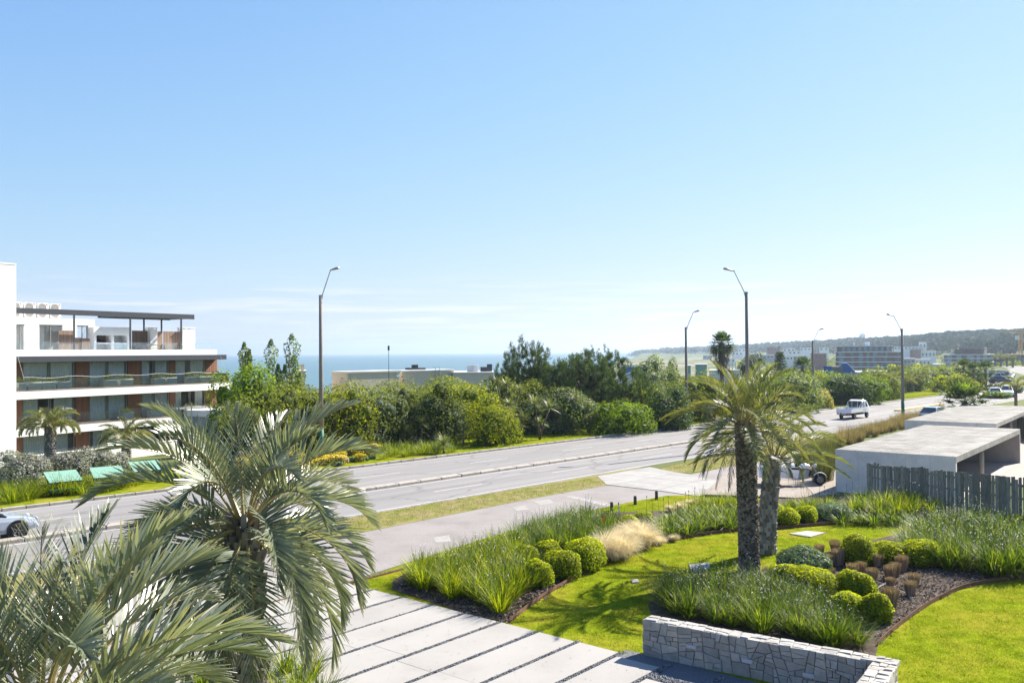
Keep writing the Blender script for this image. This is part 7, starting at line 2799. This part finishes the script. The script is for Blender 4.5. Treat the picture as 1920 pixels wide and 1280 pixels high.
Geo().extrude([(-3.4, -1), (3.4, -1), (3.4, 2.0), (0, 3.4), (-3.4, 2.0)], 'y', 0, 6).build('wall', M_ROOFW, tr_)
for s_ in (-1, 1):
    V = [(0, -.2, 3.5), (0, 6.2, 3.5), (s_ * 3.7, 6.2, 1.95), (s_ * 3.7, -.2, 1.95)]
    V += [(a_, b_, z_ + .12) for a_, b_, z_ in V]
    Geo().add(V, [(0, 1, 2, 3), (4, 5, 6, 7), (0, 1, 5, 4), (1, 2, 6, 5), (2, 3, 7, 6), (3, 0, 4, 7)]).build('roof', M_GALV, tr_)
M_SAGE = M('sage_green_panel', (.22, .36, .30), .6, .05, 1)
block('green_box_building', 'sage green box building behind the thin lamp post', 1304, 1325, 684, 706, 165, 5, M_SAGE, M_ROOFW)
block('green_box_building', 'narrow sage green tower touching the thin lamp post', 1288, 1295, 686, 704, 165, 4, M_SAGE, M_ROOFW)
b5, w, h = block('white_plant_room', 'white rooftop plant buildings left of the tall lamp behind the palms', 1330, 1385, 695, 706, 175, 5, M_ROOFW, M_ROOFW)
for i in range(6):
    Geo().bx(w * (.35 + .1 * i), w * (.38 + .1 * i), .5, 1.0, h + .2, h + (1.5 if i % 2 else 2.3)).build('vent_pipe', M_ROOFW, b5)
# blue roofed building right
b6, w, h = block('blue_roofed_building', 'low white building with blue panels below the distant glass flats', 1543, 1612, 698, 706, 190, 10, M_ROOFW, M_ROOFW)
Geo().bx(w * .02, w * .22, -.4, .2, h - 1, h + 1.4).build('blue_panel', M_BLUE, b6)
Geo().bx(w * .22, w * .52, -.42, 4, h - 1, h + 1.3).build('grey_box', FLAT('grey_cladding', (.16, .16, .17)), b6)
Geo().extrude([(w * .48, h - .5), (w * .9, h - .5), (w * .62, h + 2.0), (w * .48, h + 2.0)], 'y', -.3, 5).build('gable', M_BLUE, b6)
block('pink_building', 'low pinkish building right of the blue panelled one', 1626, 1676, 697, 706, 200, 8, FLAT('pink_render', (.42, .25, .21)), M_ROOFW, wins=[(.1, .22, .2, .7), (.4, .5, .2, .7), (.7, .78, .2, .7)])
block('white_marquee', 'white low tent roof in front of the right hand flats', 1749, 1770, 684, 690, 380, 8, M_ROOFW, M_WHITE)

# ------------------------------------------------------------------ distant apartment buildings
M_FBR = M('brown_cladding', (.17, .085, .062), .8, .12, .3)
M_FGL = M('blue_green_glazing', (.10, .20, .23), .12, .25, .15, spec=.9)
M_FGL2 = M('dark_glazing', (.045, .07, .085), .15, .2, .2, spec=.7)
M_BAND = M('white_band', (.66, .67, .68), .8, .03, .4)
M_FCON = M('raw_concrete', (.26, .255, .25), .9, .1, .3)


def flats(label, u0, u1, vt, vb, Y, floors, seq, depth=14, mats=(M_FGL, M_FBR, M_FGL2), band=.45, over=1.0, name='apartment_building'):
    a = at(u0, vb, Y)
    w = (u1 - u0) * Y / FPX
    hz = (vb - vt) * Y / FPX
    tb = math.atan2(a[0] + w / 2, a[1])
    root = thing(name, label, 'building', (a[0], a[1], a[2]), -tb)
    fh = hz / floors
    rgf = np.random.default_rng(int(u0))
    Geo().bx(.6, w - .6, .5, depth, -8, hz - .4).build('core', M_FGL2, root)
    for f in range(floors + 1):
        z = f * fh
        Geo().bx(-over, w + over, -over, depth + over, z - band / 2, z + band / 2).build('floor_band', M_BAND, root)
    for f in range(floors):
        z0, z1_ = f * fh + band / 2, (f + 1) * fh - band / 2
        x = 0.0
        s_ = seq[f % len(seq)]
        tot = sum(b_ for _, b_ in s_)
        for kind, ww in s_:
            x1 = x + ww / tot * w
            if kind < 2:
                Geo().bx(x + .05, x1 - .05, .1 + .1 * (kind == 0), .49, z0 + .01, z1_ - .01).build('window' if kind == 0 else 'cladding_panel', mats[kind], root)
            else:
                o = Geo().bx(x + .05, x1 - .05, .3, .49, z0 + .01, z1_ - .01).build('window', mats[2], root)
            x = x1
    return root, w, hz


sq = [[(1, 1), (0, 1.5), (2, .8), (1, 1.6), (0, 1), (1, 1.3), (0, 1.4), (1, 1), (0, .8), (1, 1), (0, 1.2), (1, 1), (0, .6), (1, 1), (0, .7), (1, 2), (2, .5), (1, 1), (0, .4), (1, .6)],
      [(1, 1), (0, 2), (1, 1.8), (0, .9), (1, 1.6), (0, 1.4), (1, 1.1), (0, .9), (1, 1), (0, 1.4), (1, 1), (0, .5), (1, .9), (0, .8), (1, 3), (0, .5), (1, .6)]]
r_, w, h = flats('five storey brown and glass apartment building with white floor bands, beyond the truck', 1567, 1680, 660, 697, 470, 4, sq)
rg_ = sq[0]
Geo().bx(.8, w * .86, .8, 13, h + .2, h + 2.9).build('top_floor', M_FBR, r_)
for i in range(9):
    x = w * (.1 + i * .085)
    Geo().bx(x, x + w * .045, .6, .79, h + .3, h + 2.7).build('window', M_FGL, r_)
Geo().bx(.2, w * .88, .2, 13.5, h + 2.9, h + 3.3).build('roof', M_BAND, r_)
Geo().bx(w * .45, w * .53, 4, 7, h + 3.3, h + 5.4).build('plant_room', M_BAND, r_)
Geo().bx(w * .28, w * .29, 4, 4.4, h + 3.3, h + 5.0).build('vent_pipe', M_BAND, r_)
r_, w, h = flats('apartment building with pale glass bays and a dark penthouse, left of the construction site', 1770, 1850, 665, 693, 460, 4, [[(2, 1), (0, 1.4), (1, 1.2), (0, 1.6), (2, .8), (1, .8), (0, 1), (0, 1), (2, .8), (0, 1), (1, .8), (0, 1.3), (2, 1.4)]], mats=(M('pale_glazing', (.24, .33, .36), .2, .2, .2, spec=.8), M_FBR, M_FGL2))
Geo().bx(w * .23, w * .82, 2, 10, h + .2, h + 2.6).build('penthouse', M_FBR, r_)
Geo().bx(w * .19, w * .86, 1, 11, h + 2.6, h + 3.0).build('penthouse_roof', M_FGL2, r_)
Geo().bx(w * .15, w * .18, 3, 4, h + .2, h + 2.4).build('chimney', M_BAND, r_)
Geo().bx(w * .84, w * .89, 3, 5, h + .2, h + 3.9).build('chimney', M_BEIGE, r_)
# building site: concrete frame
Y = 470
a = at(1852, 694, Y)
w = 90 * Y / FPX
cs = thing('construction_frame', 'unfinished concrete frame building under the yellow crane', 'building', (a[0], a[1], a[2]), -.49)
fh = 2.05
for f in range(5):
    x0 = 0 if f < 4 else w * .32
    Geo().bx(x0 - .5, w, -.8, 14, f * fh - .3, f * fh + .25).build('floor_slab', M_FCON if f < 4 else M('ochre_formwork', (.36, .25, .15), .9), cs)
for f in range(4):
    for i in range(9):
        x = w * i / 8.6 + .2
        if f == 3 and i < 3:
            continue
        Geo().bx(x, x + (.9 if i % 3 == 0 else .4), 0, .5, f * fh + .25, (f + 1) * fh - .3).build('column', M_FCON, cs)
        Geo().bx(x, x + .5, 7, 7.5, f * fh + .25, (f + 1) * fh - .3).build('column', M_FCON, cs)
Geo().bx(0, w, 13.2, 13.9, .25, 4 * fh - .3).build('back_wall', M_FBR, cs)
# crane
M_CRN = M('crane_yellow', (.50, .27, .05), .6, .1, 1)
c = at(1914, 690, 500)
cr = thing('tower_crane', 'yellow lattice tower crane at the right edge', 'crane', (c[0], c[1], c[2]), .3)
ch_ = at(1914, 622, 500)[2] - c[2]
q = Geo()
s_ = .75
for x in (-s_, s_):
    for y in (-s_, s_):
        q.bx(x - .13, x + .13, y - .13, y + .13, 0, ch_)
zz_ = 0
k = 0
while zz_ < ch_ - 1.5:
    for (p0, p1) in (((-s_, -s_), (s_, -s_)), ((s_, -s_), (s_, s_)), ((s_, s_), (-s_, s_)), ((-s_, s_), (-s_, -s_))):
        a_, b_ = (p0, p1) if k % 2 else (p1, p0)
        q.tube([(*a_, zz_), (*b_, zz_ + 1.5)], .10, 4, False)
    zz_ += 1.5
    k += 1
q.build('mast', M_CRN, cr)
Geo().bbox(-2.4, -.9, -1.0, .8, ch_ - 4.5, ch_ - 2.3, .1).build('operator_cab', M_BAND, cr)
q = Geo()
for y, z in ((-.6, ch_), (.6, ch_), (0, ch_ + 1.1)):
    q.tube([(-8, y, z), (34, y, z)], .12, 4)
for i in range(28):
    x = -8 + i * 1.5
    q.tube([(x, -.6, ch_), (x + .75, 0, ch_ + 1.1), (x + 1.5, .6, ch_)], .07, 4, False)
q.build('jib', M_CRN, cr)
cr.rotation_euler = (0, 0, -.1)

# ------------------------------------------------------------------ houses on the slope and far towers
wallc = {'w': M_WHITE, 'b': M_BEIGE, 'r': FLAT('brick_wall', (.24, .11, .08)), 'g': FLAT('greyish_wall', (.33, .34, .35))}
HS = [(1356, 1378, 672, 679, 700, 'w', 'wide white house on the dune slope left of the tall lamp'), (1372, 1392, 660, 666, 1200, 'w', 'white house high on the slope just left of the tall lamp'), (1405, 1422, 664, 672, 900, 'r', 'brick house right of the tall lamp'), (1438, 1462, 651, 658, 1000, 'r', 'long red brick house under the wooded ridge'), (1468, 1490, 653, 659, 1000, 'w', 'white house right of the red brick one'), (1424, 1450, 666, 671, 700, 'g', 'grey house above the dunes'), (1478, 1500, 658, 664, 900, 'w', 'white flat house mid slope'), (1500, 1520, 652, 657, 1100, 'w', 'pale house below the ridge trees'), (1536, 1553, 652, 657, 900, 'w', 'white flat roofed house left of the glass flats'), (1520, 1548, 664, 671, 520, 'r', 'brick house directly left of the glass flats'), (1462, 1486, 668, 675, 560, 'w', 'white house near the Norfolk pine'), (1488, 1512, 668, 674, 560, 'g', 'grey house near the Norfolk pine'),
      (1676, 1724, 650, 655, 760, 'w', 'long white flat house on the hill right of the glass flats'), (1723, 1736, 642, 653, 760, 'w', 'white cube tower house on the hill'), (1706, 1728, 655, 664, 640, 'r', 'dark brown roofed house on the hill'), (1727, 1752, 658, 670, 600, 'w', 'white gabled house above the right hand flats'), (1680, 1712, 673, 682, 520, 'g', 'grey house between the two apartment buildings'), (1716, 1742, 674, 684, 540, 'w', 'white modern house between the two apartment buildings'), (1846, 1856, 652, 655, 800, 'w', 'tiny white house in the woods above the construction site'), (1860, 1867, 653, 656, 820, 'w', 'small white house in the woods right of the penthouse'),
      (1272, 1296, 660, 665, 2400, 'w', 'row of white houses on the far shore left of the fan palm'), (1300, 1328, 660, 664, 2300, 'w', 'white shore houses behind the fan palm'), (1318, 1334, 667, 671, 1200, 'g', 'low grey beach building on the dunes'), (1384, 1398, 654, 659, 1500, 'w', 'white villa under the skyline by the tall lamp')]
for i, (u0, u1, vt, vb, Y, cc_, lb) in enumerate(HS):
    n = max(2, int((u1 - u0) / 6))
    block('hillside_house', lb, u0, u1, vt, vb, Y, 10, wallc[cc_], M_TILE if cc_ == 'r' and i % 2 else M_ROOFW, 'houses on the hillside', [((k + .25) / n, (k + .7) / n, .25, .72) for k in range(n)], extra=10)
for i, (u0, u1, vt, vb, Y, lb) in enumerate([(1303, 1308, 649, 657, 5200, 'leftmost far tower block on the skyline'), (1309, 1314, 650, 657, 5200, 'second far tower block on the skyline'), (1317, 1320.5, 648, 657, 5200, 'slim far tower block on the skyline'), (1323, 1330, 647.5, 656, 5200, 'widest far tower block left of the fan palm'), (1611, 1622, 626.5, 640, 2400, 'lone pale tower block rising above the wooded ridge'), (1418, 1424, 644, 650, 3800, 'left of the hazy towers behind the ridge'), (1425, 1431, 641, 650, 3800, 'middle of the hazy towers behind the ridge'), (1432, 1437, 644, 650, 3800, 'right of the hazy towers behind the ridge'), (1449, 1453, 642, 648, 3000, 'small hazy tower left of the mast on the ridge'), (1481, 1486, 641.5, 646, 3000, 'small hazy tower right of the mast on the ridge'), (1527, 1532, 638, 642, 2800, 'low hazy tower poking over the ridge')]):
    r_, w, h = block('tower_block', lb, u0, u1, vt, vb, Y, 20, M_BAND, M_BAND, 'far tower blocks', extra=40, over=.0)
    if i == 4:
        Geo().bx(w * .25, w * .75, 4, 14, h, h + 3).build('plant_room', M_BAND, r_)
        for k in range(4):
            Geo().bx(w * (.08 + .24 * k), w * (.2 + .24 * k), -.3, 0, h * .1, h * .95).build('window_bay', M_FGL, r_)
c = at(1476, 650, 2800)
am = thing('radio_mast', 'thin lattice radio mast on the wooded ridge', 'mast', (c[0], c[1], c[2] - 5))
Geo().tube([(0, 0, 0), (0, 0, 32)], [1.2, .3], 4).build('mast', M_GALV, am)

# woods on the hill: umbrella pines too many to count
rg = np.random.default_rng(99)
q = Geo()
nt_ = 3000
tbv = rg.uniform(.17, .80, nt_)
hd = np.interp(tbv, [.1436, .206, .291, .412, .57, .75, 1.2], [3600, 3200, 2300, 1500, 1000, 800, 700])
fr = rg.uniform(.60, 1.04, nt_) ** .8
Dd = hd * fr
keep = rg.uniform(0, 1, nt_) < np.interp(fr, [.6, .8, .9], [.25, .7, 1])
tbv, Dd = tbv[keep], Dd[keep]
th_ = np.arctan(tbv)
X_, Y_ = Dd * np.sin(th_), Dd * np.cos(th_)
Z_ = zt(X_, Y_)
k = 30
nn_ = len(X_)
sz_ = rg.uniform(3.2, 6.0, nn_) * np.interp(Dd, [700, 1500, 3000], [1, 1.25, 1.7])
hh_ = rg.uniform(6.5, 11, nn_)
dd_ = rg.normal(0, 1, (nn_, k, 3))
dd_ /= np.linalg.norm(dd_, axis=2)[..., None]
dd_[..., 2] = np.abs(dd_[..., 2]) * .9 - .15
P = np.stack([X_, Y_, Z_ + hh_ - 3], 1)[:, None] + dd_ * sz_[:, None, None] * np.array([1, 1, .62]) * rg.uniform(.8, 1.05, (nn_, k, 1))
q.leaves(P.reshape(-1, 3), dd_.reshape(-1, 3), np.repeat(sz_ * .75, k), .9, .35, rg, rv=np.repeat(rg.uniform(.1, .8, nn_), k))
for i in range(nn_):
    if rg.random() < .35:
        q.tube([(X_[i], Y_[i], Z_[i] - 1), (X_[i], Y_[i], Z_[i] + hh_[i] - 2)], [.4, .25], 4, False, .05)
tag(q.build('hill_forest', M_SH['hill']), 'dense umbrella pine wood covering the hill', 'forest', kind='stuff')
# scrub and garden trees between the houses
q = Geo()
nt_ = 900
tbv = rg.uniform(.24, .72, nt_)
Dd = rg.uniform(230, 900, nt_) ** 1.0
hd = np.interp(tbv, [.1436, .206, .291, .412, .57, .75, 1.2], [3600, 3200, 2300, 1500, 1000, 800, 700])
ok = (Dd < hd * .75) & ~((tbv > .52) & (Dd < 330)) & (rg.uniform(0, 1, nt_) < np.interp(tbv, [.24, .34], [.35, 1]))
tbv, Dd = tbv[ok], Dd[ok]
th_ = np.arctan(tbv)
X_, Y_ = Dd * np.sin(th_), Dd * np.cos(th_)
Z_ = zt(X_, Y_)
nn_ = len(X_)
k = 60
sz_ = rg.uniform(1.2, 3.2, nn_) * np.interp(Dd, [230, 460, 520], [.55, .6, 1])
dd_ = rg.normal(0, 1, (nn_, k, 3))
dd_ /= np.linalg.norm(dd_, axis=2)[..., None]
dd_[..., 2] = np.abs(dd_[..., 2])
P = np.stack([X_, Y_, Z_], 1)[:, None] + dd_ * sz_[:, None, None] * np.array([1, 1, 1.1]) * rg.uniform(.75, 1.05, (nn_, k, 1))
q.leaves(P.reshape(-1, 3), dd_.reshape(-1, 3), np.repeat(sz_ * .42, k), .8, .5, rg, rv=np.repeat(rg.uniform(.1, .9, nn_), k))
tag(q.build('distant_scrub', M_SH['olive']), 'far green scrub and garden trees between the houses', 'scrub', kind='stuff')
# rocky wooded headland across the bay
q = Geo()
n = 260
tbv = rg.uniform(.140, .185, n)
Dd = rg.uniform(2700, 3500, n)
X_, Y_ = Dd * np.sin(np.arctan(tbv)), Dd * np.cos(np.arctan(tbv))
Z_ = np.maximum(zt(X_, Y_), -9)
for i in range(n):
    pass
P = np.repeat(np.stack([X_, Y_, Z_ + 1], 1), 14, 0) + rg.normal(0, 1, (n * 14, 3)) * np.array([12, 12, 2.2])
q.leaves(P, np.tile([0, -1, 1.0], (len(P), 1)), 6.0, .8, .5, rg)
tag(q.build('headland_scrub', M_SH['hill']), 'dark low trees on the far headland across the bay', 'scrub', kind='stuff')

# dry leaf bits and grit dropped on the slabs
rg = np.random.default_rng(55)
n = 260
a, b = rg.uniform(-8.3, -.05, n), rg.uniform(-4.5, 3.5, n)
Pq = S0 + SN * b[:, None] + SD * a[:, None]
tag(Geo().leaves(np.c_[Pq, np.full(n, .064)], np.tile([0, 0, 1.0], (n, 1)), .04, .45, .15, rg).build('leaf_litter', M_DEADF), 'scattered dry leaf bits on the driveway slabs', 'litter', kind='stuff')

# ------------------------------------------------------------------ the air
m, t, out = _new('hazy_air')
pv = N(t, 'ShaderNodeVolumePrincipled')
pv.inputs['Color'].default_value = rgba((.60, .75, .95))
pv.inputs['Density'].default_value = .00017
pv.inputs['Anisotropy'].default_value = .45
t.links.new(pv.outputs[0], out.inputs['Volume'])
hz_ = Geo().bx(-12500, 12500, -12500, 12500, -40, 110)
tag(hz_.build('haze', m), 'thin pale blue sea haze', 'haze', kind='stuff')
